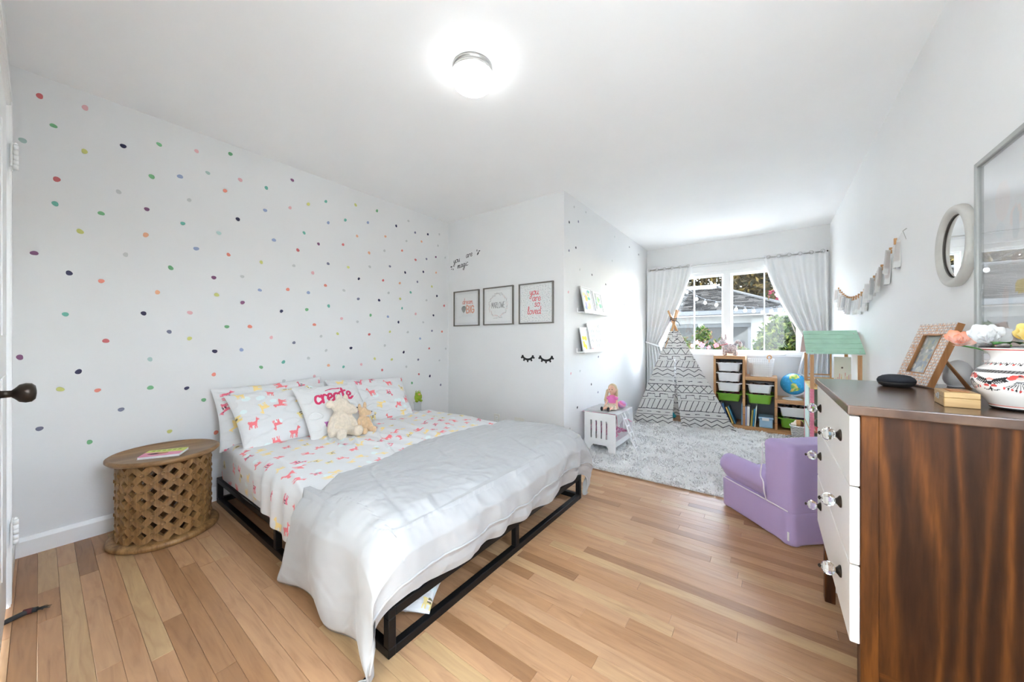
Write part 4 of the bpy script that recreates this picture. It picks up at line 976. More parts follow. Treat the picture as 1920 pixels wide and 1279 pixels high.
V[:, 2] = np.stack([px + dx * hr * .4 + sx, py2 + dy * hr * .4 + sy, z0_ + hz * .75], 1); V[:, 3] = np.stack([px + dx * hr * .4 - sx, py2 + dy * hr * .4 - sy, z0_ + hz * .75], 1)
V[:, 4] = np.stack([px + dx * hr * 1.3, py2 + dy * hr * 1.3, z0_ + hz], 1)
V[:, :, 1] = np.maximum(V[:, :, 1], 2.735); V[:, :, 0] = np.clip(V[:, :, 0], XA + .016, XR - .02)
me = bpy.data.meshes.new('pile'); me.vertices.add(n * 5); me.vertices.foreach_set('co', V.ravel())
k = np.arange(n)[:, None] * 5
loops = np.concatenate([k + np.array([0, 1, 2, 3]), k + np.array([3, 2, 4])], 1).ravel(); tot = np.tile([4, 3], n); st_ = np.concatenate([[0], np.cumsum(tot)[:-1]])
me.loops.add(len(loops)); me.loops.foreach_set('vertex_index', loops.astype(np.int32)); me.polygons.add(2 * n); me.polygons.foreach_set('loop_start', st_.astype(np.int32))
me.polygons.foreach_set('use_smooth', np.ones(2 * n, bool)); me.update(calc_edges=True); me.materials.append(M['rug'])
link(bpy.data.objects.new('pile', me), rug, kind='stuff')
RZ = .028                                              # where things rest on the pile

# ---- picture ledges with leaning pictures
def ledge(z, y0, y1, label):
    mb = MB().box(XA, XA + .085, y0, y1, z, z + .010).box(XA, XA + .010, y0, y1, z + .010, z + .045).box(XA + .076, XA + .085, y0, y1, z + .010, z + .030)
    build('picture_ledge', mb, M['white'], label=label, cat='picture ledge', group='picture ledges in the alcove')
ledge(1.345, 3.09, 3.77, 'upper white picture ledge on the alcove wall'); ledge(.960, 3.08, 3.77, 'lower white picture ledge on the alcove wall')
M['frame_white'] = mat('white_frame', (.82, .82, .81), .4)
def leaning(name, y0, w, h, z, xb, shapes, base, label, cat, fw=.012, border=None):
    """a frame standing on a ledge, top resting on the wall"""
    t = thing(name, (XA + xb, y0 + w / 2, z), label, cat, 'pictures on the ledges')
    an = math.asin(min(.9, (xb - .016) / h)); Mx = Matrix.Translation((XA + xb, y0, z)) @ Matrix.Rotation(-an, 4, 'Y')
    bmat = border or M['frame_white']
    build('frame', MB().box(0, .012, 0, fw, 0, h, Mx).box(0, .012, w - fw, w, 0, h, Mx).box(0, .012, fw, w - fw, 0, fw, Mx).box(0, .012, fw, w - fw, h - fw, h, Mx), bmat, t)
    build('backing', MB().box(-.002, .005, fw * .5, w - fw * .5, fw * .5, h - fw * .5, Mx), M['dark'], t)
    O = Mx @ Vector((.0062, fw, fw)); ux = Mx.to_3x3() @ Vector((0, 1, 0)); uy = Mx.to_3x3() @ Vector((0, 0, 1))
    flat_print('print', O, ux, uy, w - 2 * fw, h - 2 * fw, 70, 80, lin(base), shapes(w - 2 * fw, h - 2 * fw), t)
def blobs(seed, cols, n, r0=.012, r1=.035):
    def f_(w, h):
        r = random.Random(seed); return [('e', r.uniform(.15, .85) * w, r.uniform(.12, .88) * h, r.uniform(r0, r1), r.uniform(r0, r1), lin(r.choice(cols))) for _ in range(n)]
    return f_
def letters(w, h):
    r = random.Random(9); s = []
    for j in range(5):
        for i in range(6): x, y_ = (i + .5) * w / 6, h * (.93 - j * .185); s.append(('l', [(x - .008, y_ - .02), (x, y_ + .012), (x + .008, y_ - .02)], .003, lin(r.choice([(150, 150, 150), (206, 186, 170), (230, 190, 186), (170, 186, 190)]))))
    s.append(('e', w * .12, h * .05, .012, .014, lin((232, 130, 120)))); return s
leaning('watercolour_picture', 3.11, .235, .255, 1.3555, .070, blobs(3, [(246, 226, 140), (150, 196, 226), (150, 214, 196), (200, 190, 226), (250, 240, 190)], 12), (240, 242, 240), 'white-framed watercolour of yellow and blue blots on the upper ledge', 'picture')
leaning('botanical_picture', 3.385, .225, .235, 1.3555, .064, blobs(5, [(196, 222, 170), (150, 200, 180), (216, 226, 190), (186, 186, 180)], 9), (238, 240, 236), 'pale-framed picture of green leaves on the upper ledge, nearer the window', 'picture', .022)
leaning('picture_card', 3.10, .15, .235, .9705, .058, blobs(7, [(246, 222, 80), (250, 230, 120), (244, 214, 60)], 8), (232, 236, 236), 'picture with a yellow splash on the lower ledge', 'picture', .008)
leaning('alphabet_print', 3.262, .30, .285, .9705, .070, letters, (240, 236, 230), 'wide alphabet print in pastel letters on the lower ledge', 'picture', .006)

# ---- curtains on a thin rod
rod = thing('curtain_rod', (-.46, 5.42, 2.11), 'thin white curtain rod across the top of the window', 'curtain rod')
build('rod', MB().tube([(-1.49, 5.425, 2.115), (.555, 5.425, 2.115)], .007, 10), M['chrome'], rod)
for x in (-1.47, .535): build('finial', MB().ell((x, 5.425, 2.115), (.012, .012, .012), 12, 8), M['dark'], rod)
for x in (-1.35, -.46, .42): build('bracket', MB().box(x - .008, x + .008, 5.425, 5.489, 2.119, 2.131).box(x - .008, x + .008, 5.483, 5.489, 2.10, 2.15), M['trim'], rod)
def curtain(x_out, x_in, side, label, seed):
    """side -1: gathered to the left, +1 to the right; held back at z=.98"""
    nu, nv = 150, 110; s = np.linspace(0, 1, nu); t = np.linspace(0, 1, nv); S, T2 = np.meshgrid(s, t, indexing='ij')      # s 0 outer edge .. 1 inner edge, t 0 top .. 1 hem
    z = 2.150 - T2 * 2.07
    zt = 1.02
    up = np.clip((2.15 - z) / (2.15 - zt), 0, 1); lo = np.clip((zt - z) / (zt - .08), 0, 1)
    full = abs(x_in - x_out); w_top = full; w_tie = full * .30; w_hem = full * .62
    w = np.where(z > zt, w_top + (w_tie - w_top) * (up ** 1.45), w_tie + (w_hem - w_tie) * (lo ** .7))
    sag = S ** 1.5 * .10 * np.sin(np.pi * np.clip(up, 0, 1)) * 0
    x = x_out - side * (w * S)
    amp = .020 + .016 * up; ph = 2 * np.pi * 5.5 * (S + .03 * fbm(S * 3, T2 * 3, seed)); y = 5.428 - amp * np.sin(ph) - .012 * up - .016 * fbm(S * 4, T2 * 3, seed + 2)
    top = np.clip((z - 2.05) / .1, 0, 1); y = y * (1 - .45 * top) + (5.428) * .45 * top
    y = np.minimum(y, 5.468)
    t_ = thing('curtain', (x_out, 5.43, .08), label, 'curtain', 'window curtains')
    build('cloth', MB().grid(x, y, z), M['linen'], t_, fixn=False)
    zi = int(np.argmin(np.abs(z[0] - zt))); xa, xb = x[0, zi], x[-1, zi]
    P = [((xa + xb) / 2 + (abs(xb - xa) / 2 + .012) * math.cos(q), 5.415 + .045 * math.sin(q), zt + .035 * side * math.cos(q)) for q in np.linspace(0, 2 * math.pi, 25)[:-1]]
    build('tieback', MB().tube(P, .012, 8, closed=True), M['linen'], t_)
    for k in range(6):
        xg = x_out - side * full * (k + .5) / 6; build('grommet', MB().tube([(xg + .020 * math.cos(q), 5.4 + .004 * math.sin(q * 2), 2.115 + .020 * math.sin(q)) for q in np.linspace(0, 2 * math.pi, 17)[:-1]], .003, 6, closed=True), M['chrome'], t_)
curtain(-1.488, -.868, -1, 'pale grey curtain swept to the left behind the play tent', 80)
curtain(.548, -.062, 1, 'pale grey curtain swept to the right above the dollhouse', 90)

# ---- play tent
M['canvas'] = attr_mat('printed_canvas', .9, .1, 400)
_nt = M['canvas'].node_tree; _tr = N(_nt, 'ShaderNodeBsdfTranslucent'); _mx = N(_nt, 'ShaderNodeMixShader'); _mx.inputs[0].default_value = .35; _b = _nt.nodes['Principled BSDF']; _at = [q for q in _nt.nodes if q.type == 'ATTRIBUTE'][0]
_nt.links.new(_at.outputs['Color'], _tr.inputs['Color']); _nt.links.new(_b.outputs[0], _mx.inputs[1]); _nt.links.new(_tr.outputs[0], _mx.inputs[2]); _nt.links.new(_mx.outputs[0], _nt.nodes['Material Output'].inputs['Surface'])
def tent_dark(A, Hh, w=.0038):
    """ink lines of the printed bands: A along the panel, Hh height up it"""
    bands = [('zig2', .11), ('dash', .075), ('slash', .125), ('castle', .095), ('cross', .095), ('dash', .10), ('zig2', .13), ('slash', .085), ('castle', .085), ('tri', .085), ('dash', .07), ('cross', .07), ('castle', .07), ('slash', .06), ('zig2', .10), ('dash', .06), ('tri', .08)]
    D = np.zeros(A.shape, bool); z = .0
    for k, (ty, h) in enumerate(bands):
        q = (Hh - z); ins = (q >= 0) & (q < h); t = q / h; ph = .37 * k
        if ty == 'zig2':
            tri = np.abs(((A / .12 + ph) % 1) - .5) * 2
            for c in (.12, .58): D |= ins & (np.abs(q - (c * h + tri * .034)) < w * 1.3)
        else:
            if ty != 'castle': D |= ins & ((q < w * 1.6) | (h - q < w * .6))
            if ty == 'dash': D |= ins & (np.abs(t - .5) * h < w) & (((A / .11 + ph) % 1) < .48)
            if ty == 'slash': f_ = ((A - q * .45) / .062 + ph) % 1; D |= ins & (np.abs(f_ - .5) * .062 < w * 1.1)
            if ty == 'cross':
                for sg in (1, -1): f_ = ((A + sg * q * .9) / .10 + ph) % 1; D |= ins & (np.abs(f_ - .5) * .10 < w * 1.25)
            if ty == 'tri': tri = np.abs(((A / .11 + ph) % 1) - .5) * 2; D |= ins & (np.abs(t - tri) * h < w * 1.6)
            if ty == 'castle':
                f_ = (A / .15 + ph) % 1; lev = np.where(f_ < .42, .28, .70); D |= ins & (np.abs(t - lev) * h < w)
                D |= ins & ((np.abs(f_ - .42) * .15 < w) | (f_ * .15 < w)) & (t > .26) & (t < .72)
        z += h
    return D
TENT_W, TENT_K = lin((226, 225, 222)), lin((72, 72, 78))
FL, FR, BR, BL = (np.array(p) for p in ((-1.425, 4.56, RZ), (-.325, 4.83, RZ), (-.50, 5.34, RZ), (-1.455, 5.20, RZ)))
APX = np.array([-1.035, 5.04, 1.335])
tent = thing('play_tent', (-.95, 4.98, 0), 'white canvas play tent printed with black zigzag bands', 'play tent')
def legpt(c, t): return c + (APX - c) * t
def panel(name, A_, B_, t0, t1, f0, f1, nu, nv, seed, inward, bulge=.02, a0=0.0):
    """canvas between two poles; f0,f1: functions of t giving the fractions across"""
    s = np.linspace(0, 1, nu); t = np.linspace(t0, t1, nv); S, T2 = np.meshgrid(s, t, indexing='ij')
    fr_ = f0(T2) + (f1(T2) - f0(T2)) * S
    P = np.empty(S.shape + (3,))
    for i in range(3):
        a_ = A_[i] + (APX[i] - A_[i]) * T2; b_ = B_[i] + (APX[i] - B_[i]) * T2; P[..., i] = a_ + (b_ - a_) * fr_
    W_ = np.linalg.norm(B_ - A_); nrm = np.cross(B_ - A_, APX - A_); nrm /= np.linalg.norm(nrm)
    if np.dot(nrm, inward) > 0: nrm = -nrm
    wv_ = bulge * (fbm(S * 3, T2 * 4, seed, 3) + .6 * np.sin(fr_ * 14 + seed) * (1 - T2) ** 2) * np.sin(np.pi * np.clip(fr_, 0, 1))
    P += nrm * wv_[..., None]
    flo = (T2 <= t0 + 1e-6)
    Aq = W_ * (.5 + (fr_ - .5) * (1 - T2)) + a0; Hq = T2 * np.linalg.norm(APX - (A_ + B_) / 2)
    D = tent_dark(Aq + .012 * fbm(S * 5, T2 * 9, seed + 5, 2), Hq + .012 * fbm(S * 4, T2 * 5, seed + 9, 2))
    C = np.where(D.ravel()[:, None], TENT_K, TENT_W)
    build(name, MB().grid(P[..., 0], P[..., 1], P[..., 2]), M['canvas'], tent, cols=C, fixn=False)
cen = np.array([-.95, 5.0, .5]); TOPT = .895; SL = .66
mid = .455; gl = lambda t: mid - .010 * np.clip((SL - t) / .05, 0, 1) - .024 * np.clip((SL - t) / SL, 0, 1) * (1 + .5 * np.sin(t * 14)); gr = lambda t: mid + .010 * np.clip((SL - t) / .05, 0, 1) + .030 * np.clip((SL - t) / SL, 0, 1) * (1 + .25 * np.cos(t * 11))
z0f = lambda t: t * 0.0; z1f = lambda t: t * 0 + 1.0
inw = cen - (FL + FR) / 2
panel('front_flap', FL, FR, .004, TOPT, z0f, gl, 200, 380, 3, inw, .03)
panel('front_flap', FL, FR, .004, TOPT, gr, z1f, 220, 380, 4, inw, .03)
panel('side_panel', BL, FL, .004, TOPT, z0f, z1f, 170, 300, 6, cen - (BL + FL) / 2, .02, .31)
panel('side_panel', FR, BR, .004, TOPT, z0f, z1f, 140, 260, 7, cen - (FR + BR) / 2, .02, .17)
panel('back_panel', BR, BL, .004, TOPT, z0f, z1f, 120, 160, 8, cen - (BR + BL) / 2, .02, .05)
for c in (FL, FR, BR, BL):
    d = (APX - c) / np.linalg.norm(APX - c); side = (c - cen) * np.array([1, 1, 0]); side = side / np.linalg.norm(side)
    e = APX + d * .155 + np.cross(d, [0, 0, 1.0]) * .018
    build('pole', MB().tube([tuple(c + np.array([0, 0, -.004]) - side * .035), tuple(c + (APX - c) * .87 - side * .030), tuple(APX - side * .012 + np.cross(d, [0, 0, 1.0]) * .018), tuple(e)], .0125, 10), M['pine'], tent)
P = [(APX[0] + .040 * math.cos(q), APX[1] + .040 * math.sin(q), APX[2] + .012 * math.sin(2 * q) - .01 + .004 * q) for q in np.linspace(0, 4 * math.pi, 40)]
tie = MB().tube(P, .005, 6).tube([(APX[0] + .04, APX[1] - .01, APX[2]), (APX[0] + .07, APX[1] - .02, APX[2] - .03), (APX[0] + .085, APX[1] - .03, APX[2] - .07)], .004, 6)
build('tie_cord', tie, M['dark'], tent)
for c0, c1 in (((-.86, 4.70), (-.74, 4.66)), ((-.36, 4.81), (-.31, 4.76))):
    build('floor_tie', MB().tube(smooth_path([(c0[0], c0[1], RZ + .004), ((c0[0] + c1[0]) / 2, (c0[1] + c1[1]) / 2 - .01, RZ + .008), (c1[0], c1[1], RZ + .004)]), .005, 6), M['dark'], tent)
M['teal'] = mat('teal_cloth', L3(40, 160, 182), .8, var=.1)
cb_ = on_z(1259, 782, RZ + .02)
remesh('cloth_bundle', MB().ell((cb_[0] + .01, cb_[1] + .03, RZ + .032), (.045, .035, .03), 16, 10).ell((cb_[0] + .01, cb_[1] + .01, RZ + .052), (.026, .026, .045), 16, 10, Matrix.Rotation(.4, 4, 'X')), .006, M['teal'], None, 3, label='small teal cloth bundle peeping out of the tent opening', cat='toy')

# ---- doll bunk bed
DB = thing('doll_bed', (-1.30, 3.4, RZ), 'white slatted doll bunk bed with a ladder by the alcove wall', 'doll bed')
dx0, dx1, dy0, dy1, dz1 = -1.455, -1.145, 3.16, 3.66, .385
def end_panel(y0, y1):
    mb = MB(); z0 = RZ - .012; w = dx1 - dx0
    xs = [0, .092, .108, .140, .156, .188, .204, .236, .252, w]; xs = [0, .062, .078, .113, .129, .164, .180, .215, .231, w]
    for i in range(0, len(xs) - 1, 2): mb.box(dx0 + xs[i], dx0 + xs[i + 1], y0, y1, .145, .315)
    mb.box(dx0, dx1, y0, y1, .315, dz1); mb.box(dx0, dx1, y0, y1, .105, .145)
    # feet with an arched gap
    mb.box(dx0, dx0 + .07, y0, y1, z0, .105); mb.box(dx1 - .07, dx1, y0, y1, z0, .105); mb.box(dx0 + .07, dx1 - .07, y0, y1, .085, .105)
    for sx, x_ in ((1, dx0 + .07), (-1, dx1 - .07)):
        mb.add([(x_, y0, .085), (x_ + sx * .02, y0, .085), (x_, y0, .062), (x_, y1, .085), (x_ + sx * .02, y1, .085), (x_, y1, .062)], [(0, 1, 2), (3, 5, 4), (1, 4, 5, 2)])
    build('end_panel', mb, M['white'], DB)
end_panel(dy0, dy0 + .012); end_panel(dy1 - .012, dy1)
for z, nm in ((.105, 'lower_bunk'), (.315, 'upper_bunk')): build(nm, MB().box(dx0 + .006, dx1 - .006, dy0 + .012, dy1 - .012, z, z + .012), M['white'], DB)
for x in (dx0, dx1 - .010): build('side_rail', MB().box(x, x + .010, dy0 + .012, dy1 - .012, .085, .135), M['white'], DB)
for x in (dx0, dx1 - .010): build('guard_rail', MB().box(x, x + .010, dy0 + .012, dy1 - .012, .305, .345), M['white'], DB)
LB = [Vector((dx1 + .006, 3.335, .375)), Vector((dx1 + .155, 3.335, RZ - .006))]
lad = MB()
for yy in (3.30, 3.375): lad.tube([LB[0] + Vector((0, yy - 3.335, 0)), LB[1] + Vector((0, yy - 3.335, 0))], .0075, 4, smooth=False)
ladder = build('ladder_rails', lad, M['white'], DB)
for k in range(5):
    p = LB[0].lerp(LB[1], .14 + k * .18); build('rung', MB().box(p.x - .006, p.x + .006, 3.30, 3.375, p.z - .005, p.z + .005), M['white'], ladder)
# bedding: draped blanket with a pink underside, striped cloth below
M['pink'] = mat('pink_cotton', L3(226, 120, 160), .9, var=.06, vscale=30)
M['white_cotton'] = M['duvet']
u = np.linspace(-.03, .31 + .11, 60); v = np.linspace(0, .455, 60); U, V = np.meshgrid(u, v, indexing='ij')
o_, d_ = fold(U - .30, .012); zz = .388 + .006 * fbm(U * 18, V * 18, 2) - d_ * (1 - .35 * np.sin(V * 9)) ; xx = dx0 + .30 + o_ + .010 * np.clip(d_ * 20, 0, 1) * (1 + np.sin(V * 26)) * .8
zz = np.maximum(zz, .20); zz = np.where(U < .02, zz - .0, zz)
blk = thing('doll_blanket', (-1.3, 3.4, .35), 'white doll blanket with a pink lining over the top bunk', 'blanket')
build('outer_cloth', MB().grid(np.clip(xx, XA + .002, 9), dy0 + .02 + V, zz), M['duvet'], blk, fixn=False)
build('lining', MB().grid(np.clip(xx - .004, XA + .002, 9), dy0 + .02 + V, zz - .006), M['pink'], blk, fixn=False)
def stripes(U, V):
    k = ((U * 34 + .5 * np.sin(V * 20)) % 1); pal = [lin((196, 70, 110)), lin((232, 170, 196)), lin((150, 140, 180)), lin((226, 120, 160)), lin((240, 210, 222))]
    i = (np.floor(k * 5)).astype(int) % 5; return np.array(pal)[i.ravel()]
cloth = thing('striped_cloth', (-1.16, 3.35, .12), 'pink and lilac striped cloth spilling from the lower doll bunk', 'cloth')
u = np.linspace(0, 1, 70); v = np.linspace(0, 1, 50); U, V = np.meshgrid(u, v, indexing='ij')
build('cloth', MB().grid(dx0 + .02 + .285 * V + .02 * np.sin(U * 19) * V, dy0 + .02 + .36 * U, .118 + .135 * (1 - V * .35) * (.55 + .45 * np.sin(U * 3.1 + .3)) + .010 * np.sin(U * 40 + V * 5)), M['attr_fab'], cloth, cols=stripes(U, V), fixn=False)

# ---- doll sitting on the top bunk
doll = thing('doll', (-1.28, 3.36, .36), 'blonde doll in a pink top and floral skirt on the doll bed', 'doll')
M['skin'] = mat('doll_vinyl', L3(234, 186, 160), .45, var=.03)
M['hair'] = mat('blonde_doll_hair', L3(206, 182, 146), .6, var=.22, vscale=120, stretch=(1, 1, .15), bump=.6, bscale=200)
c = Vector((-1.275, 3.40, .394)); bd = MB(); E3 = lambda p, r, Mx=None: bd.ell(c + Vector(p), r, 14, 10, Mx)
E3((0, .02, .055), (.034, .028, .055)); E3((0, .027, .105), (.038, .026, .032)); E3((0, .024, .140), (.013, .013, .02))
E3((.004, .015, .192), (.041, .041, .050)); E3((.004, -.002, .176), (.030, .026, .028)); E3((.004, -.026, .186), (.006, .007, .006)); E3((.024, -.014, .178), (.012, .012, .012)); E3((-.016, -.014, .178), (.012, .012, .012))
for s in (-1, 1):
    E3((.004 + s * .041, .018, .188), (.005, .008, .011))
    for k in range(7): t = k / 6; E3((s * (.040 + .022 * t), .022 - .030 * t ** 2, .115 - .092 * t), (.0125 - .003 * t, .0125 - .003 * t, .014))
    E3((s * .064, -.014, .014), (.010, .013, .007))
    for k, dxx in enumerate((-.008, -.003, .002, .007)): E3((s * .064 + dxx, -.030, .012), (.0026, .010, .0028))
    E3((s * .053, -.016, .018), (.003, .009, .003), Matrix.Rotation(s * .6, 4, 'Z'))
    for k in range(8): t = k / 7; E3((s * (.020 + .012 * t), .0 - .155 * t, .020 - .004 * t), (.0165 - .005 * t, .016, .0155 - .004 * t))
remesh('body', bd, .0038, M['skin'], doll, 3)
def clothes(co):
    return np.tile(lin((236, 132, 192)), (len(co), 1))
tp = MB().ell(c + Vector((0, .02, .082)), (.040, .033, .048), 18, 12).ell(c + Vector((0, .026, .118)), (.034, .027, .020), 18, 12)
for s in (-1, 1): tp.ell(c + Vector((s * .043, .021, .104)), (.020, .020, .020), 14, 10)
M['pinktop'] = mat('pink_knit_top', L3(232, 128, 190), .85, var=.05, vscale=80, bump=.2)
remesh('top', tp, .0035, M['pinktop'], doll, 3)
n1, n2 = 48, 16; a_ = np.linspace(0, 2 * np.pi, n1 + 1)[:-1]; t_ = np.linspace(0, 1, n2); A_, T2 = np.meshgrid(a_, t_, indexing='ij')
rx = .036 + .040 * T2 + .006 * np.sin(A_ * 9) * T2; ry = .030 + .055 * T2 + .006 * np.sin(A_ * 9) * T2
SX, SY, SZ = c[0] + rx * np.cos(A_), c[1] + .016 - .030 * T2 + ry * np.sin(A_), c[2] + .052 - .046 * T2 ** 1.3 + .016 * T2 * np.cos(A_ + math.pi / 2) * 0
rg = np.random.default_rng(3); sc_ = np.tile(lin((228, 214, 190)), (A_.size, 1)); kk = rg.random(A_.size); sc_[kk > .8] = lin((206, 170, 150)); sc_[kk < .12] = lin((190, 190, 170))
build('skirt', MB().grid(SX, SY, SZ, closed_u=True), M['attr_fab'], doll, cols=sc_, fixn=False)
hr = MB().ell(c + Vector((.004, .026, .200)), (.046, .043, .050), 18, 12).ell(c + Vector((.004, .045, .165)), (.040, .025, .045), 16, 10)
for k in range(6): t = k / 5; hr.ell(c + Vector((-.046 - .020 * t, .020 - .01 * t, .170 - .085 * t)), (.017 - .005 * t, .016, .020), 12, 8); hr.ell(c + Vector((.046, .030, .185 - .05 * t)), (.012, .016, .018), 12, 8)
def cut(co): return co
remesh('hair', hr, .0045, M['hair'], doll, 2)
face = MB().ell(c + Vector((.004, .006, .188)), (.037, .036, .042), 20, 14); build('face', face, M['skin'], doll)
M['eye'] = mat('doll_eye', L3(70, 60, 56), .2); M['lip'] = mat('doll_lip', L3(206, 92, 104), .4)
for s in (-1, 1): build('eye', MB().ell(c + Vector((.004 + s * .014, -.0265, .195)), (.0052, .003, .0042), 10, 8), M['eye'], doll)
build('nose', MB().ell(c + Vector((.004, -.032, .185)), (.0035, .004, .004), 10, 8), M['skin'], doll)
build('mouth', MB().ell(c + Vector((.004, -.0285, .174)), (.008, .0025, .0022), 10, 8), M['lip'], doll)
for s in (-1, 1): build('shoe', MB().ell(c + Vector((s * .033, -.165, .022)), (.013, .014, .022), 14, 10), M['dark'], doll)
G2 = 'doll bedding pillows'
def pinkball(co):
    k = (np.floor((co[:, 0] * 40 + co[:, 2] * 60)) % 3).astype(int); return np.array([lin((214, 120, 176)), lin((196, 150, 200)), lin((232, 160, 186))])[k]
remesh('doll_pillow', MB().ell((-1.200, 3.49, .434), (.042, .045, .036), 18, 12), .006, M['attr_fab'], None, 2, pinkball, label='round pink and lilac doll pillow beside the doll', cat='pillow', group=G2)
remesh('doll_pillow', MB().ell((-1.215, 3.555, .422), (.05, .03, .026), 18, 12), .006, mat('pale_blue_floral', L3(196, 204, 224), .9, var=.2, vscale=90), None, 2, label='pale blue floral doll pillow behind the pink one', cat='pillow', group=G2)
remesh('doll_pillow', MB().ell((-1.345, 3.60, .422), (.085, .035, .024), 18, 12), .006, mat('cream_floral', L3(238, 226, 224), .9, var=.1, vscale=90), None, 2, label='cream floral doll pillow at the far end of the top bunk', cat='pillow', group=G2)
# ================================================================== stepped storage unit under the window
SY0, SY1 = 5.05, 5.455
unit = thing('storage_unit', (-.1, 5.25, 0), 'stepped light pine storage unit with pull-out bins under the window', 'storage unit')
cols_x = [(-.57, -.25, .885), (-.25, .06, .640), (.06, .372, .392)]
pw = .026
def upright(x, h): return build('side_panel', MB().bbox(x - pw / 2, x + pw / 2, SY0, SY1, .045, h, .002, 1), M['pine'], unit)
ups = [upright(-.57 + pw / 2, .845), upright(-.25, .845), upright(.06, .600), upright(.372 - pw / 2, .352)]
for (x0, x1, h) in cols_x:
    a = x0 if x0 == -.57 else x0 + (-pw / 2 if x0 == -.25 and h > .7 else pw / 2 if True else 0)
    build('top_board', MB().bbox(-.57 if h > .8 else x0 + pw / 2, (x1 + pw / 2) if x1 < .3 else x1, SY0, SY1, h - .04, h, .003, 1), M['pine_x'], unit)
build('base_board', MB().bbox(-.57, .372, SY0, SY1, .0, .045, .003, 1), M['pine_x'], unit)
M['backgrey'] = mat('grey_back_panel', L3(128, 132, 138), .6)
for (x0, x1, h) in cols_x: build('back_panel', MB().box(x0 + pw / 2, x1 - pw / 2, SY1 - .006, SY1 - .001, .045, h - .04), M['backgrey'], unit)
for x, hs in ((-.25, (.18, .28, .38, .48)), (.06, (.12, .20, .30, .40))):
    for z in hs:
        for s in (-.006, .006): build('peg_hole', MB().lathe([(.004, 0), (.004, .0012)], 8, Matrix.Translation((x + s, SY0 + .0002, z)) @ Matrix.Rotation(math.pi / 2, 4, 'X')), M['dark'], unit)
def bin_(x0, x1, zr, zb, m, label, fill=None):
    """tapered plastic tub hanging by its rim"""
    t = thing('storage_bin', ((x0 + x1) / 2, SY0 + .2, zb), label, 'storage bin', 'pull-out bins in the storage unit')
    X0, X1, Y0, Y1 = x0 + pw / 2 + .003, x1 - pw / 2 - .003, SY0 + .004, SY1 - .02
    def ringp(ins, z, n=6, r=.03):
        P = []
        for (cx_, cy_, a0) in ((X1 - ins - r, Y0 + ins + r, -90), (X1 - ins - r, Y1 - ins - r, 0), (X0 + ins + r, Y1 - ins - r, 90), (X0 + ins + r, Y0 + ins + r, 180)):
            for k in range(n): an = math.radians(a0 + 90 * k / (n - 1)); P.append((cx_ + r * math.cos(an), cy_ + r * math.sin(an), z))
        return P
    R = [ringp(.036, zb), ringp(.022, zr - .012), ringp(.020, zr - .010), ringp(.001, zr - .010), ringp(.0, zr - .006), ringp(.0, zr), ringp(.018, zr), ringp(.022, zr - .004), ringp(.038, zb + .004)]
    n = len(R[0]); vs = [p for q in R for p in q]; fs = [(i * n + k, i * n + (k + 1) % n, (i + 1) * n + (k + 1) % n, (i + 1) * n + k) for i in range(len(R) - 1) for k in range(n)]
    fs += [tuple(range(n - 1, -1, -1)), tuple((len(R) - 1) * n + k for k in range(n))]
    build('tub', MB().add(vs, fs), m, t)
    if fill:
        r = random.Random(int(zr * 1000) + int(x0 * 100)); mb = MB(); cc = []
        for k in range(26):
            e = MB().ell((r.uniform(X0 + .05, X1 - .05), r.uniform(Y0 + .05, Y1 - .1), zr - .014 + r.uniform(-.012, .010)), (r.uniform(.014, .034), r.uniform(.014, .03), r.uniform(.008, .015)), 10, 6); mb.add(e.v, e.f, True); cc += [lin(r.choice(fill))] * len(e.v)
        build('contents', mb, M['attr_fine'], t, cols=np.array(cc), kind='stuff', fixn=False)
c1, c2, c3 = [(a, b_) for a, b_, _ in cols_x]
DK = [(60, 52, 50), (96, 76, 62), (176, 150, 130), (200, 186, 176), (60, 66, 90)]; RD_ = [(150, 40, 70), (190, 70, 96), (110, 50, 60), (206, 180, 170), (70, 50, 60)]
bin_(*c1, .800, .695, M['plastic'], 'white bin at the top of the tallest column', DK)
bin_(*c1, .675, .570, M['plastic'], 'white bin in the middle of the tallest column', DK)
bin_(*c1, .552, .445, M['plastic'], 'lowest white bin of the tallest column', DK)
bin_(*c1, .420, .325, M['green_bin'], 'green bin of the tallest column beside the tent', RD_)
bin_(*c2, .553, .449, M['plastic'], 'white bin of the middle column', DK)
bin_(*c2, .432, .322, M['green_bin'], 'green bin of the middle column holding red things', RD_)
bin_(*c3, .312, .205, M['plastic'], 'white bin under the globe', DK)
bin_(*c3, .185, .073, M['green_bin'], 'low green bin behind the basket with the plush dog', [(70, 84, 120), (120, 100, 80), (60, 60, 66), (150, 160, 130)])
# ---- books standing in the open bays
def book(x, w, h, d, tilt, col, z, label, y=SY0 + .02):
    t = thing('book', (x, y, z), label, 'book', 'books in the storage unit')
    Mx = Matrix.Translation((x, y, z)) @ Matrix.Rotation(math.radians(tilt), 4, 'Y')
    m = mat('book_cover', L3(*col), .5, var=.03)
    build('cover', MB().box(0, .002, 0, d, 0, h, Mx).box(w - .002, w, 0, d, 0, h, Mx).box(.002, w - .002, 0, .002, 0, h, Mx), m, t)
    build('pages', MB().box(.002, w - .002, .003, d - .003, .003, h - .003, Mx), M['matboard'], t)
for k, (x, w, h, tl, col, nm) in enumerate(((-.236, .010, .230, 0, (176, 186, 222), 'lilac book against the pine upright in the middle bay'), (-.222, .026, .235, 1, (240, 240, 236), 'thick white book in the middle bay'), (-.185, .014, .195, 4, (196, 176, 90), 'mustard book in the middle bay'), (-.164, .012, .212, 4, (60, 150, 200), 'bright blue book in the middle bay'), (-.145, .009, .255, 3.5, (226, 240, 226), 'tall thin pale green book next to the blue box'))):
    book(x, w, h, .17, tl, col, .0455, nm)
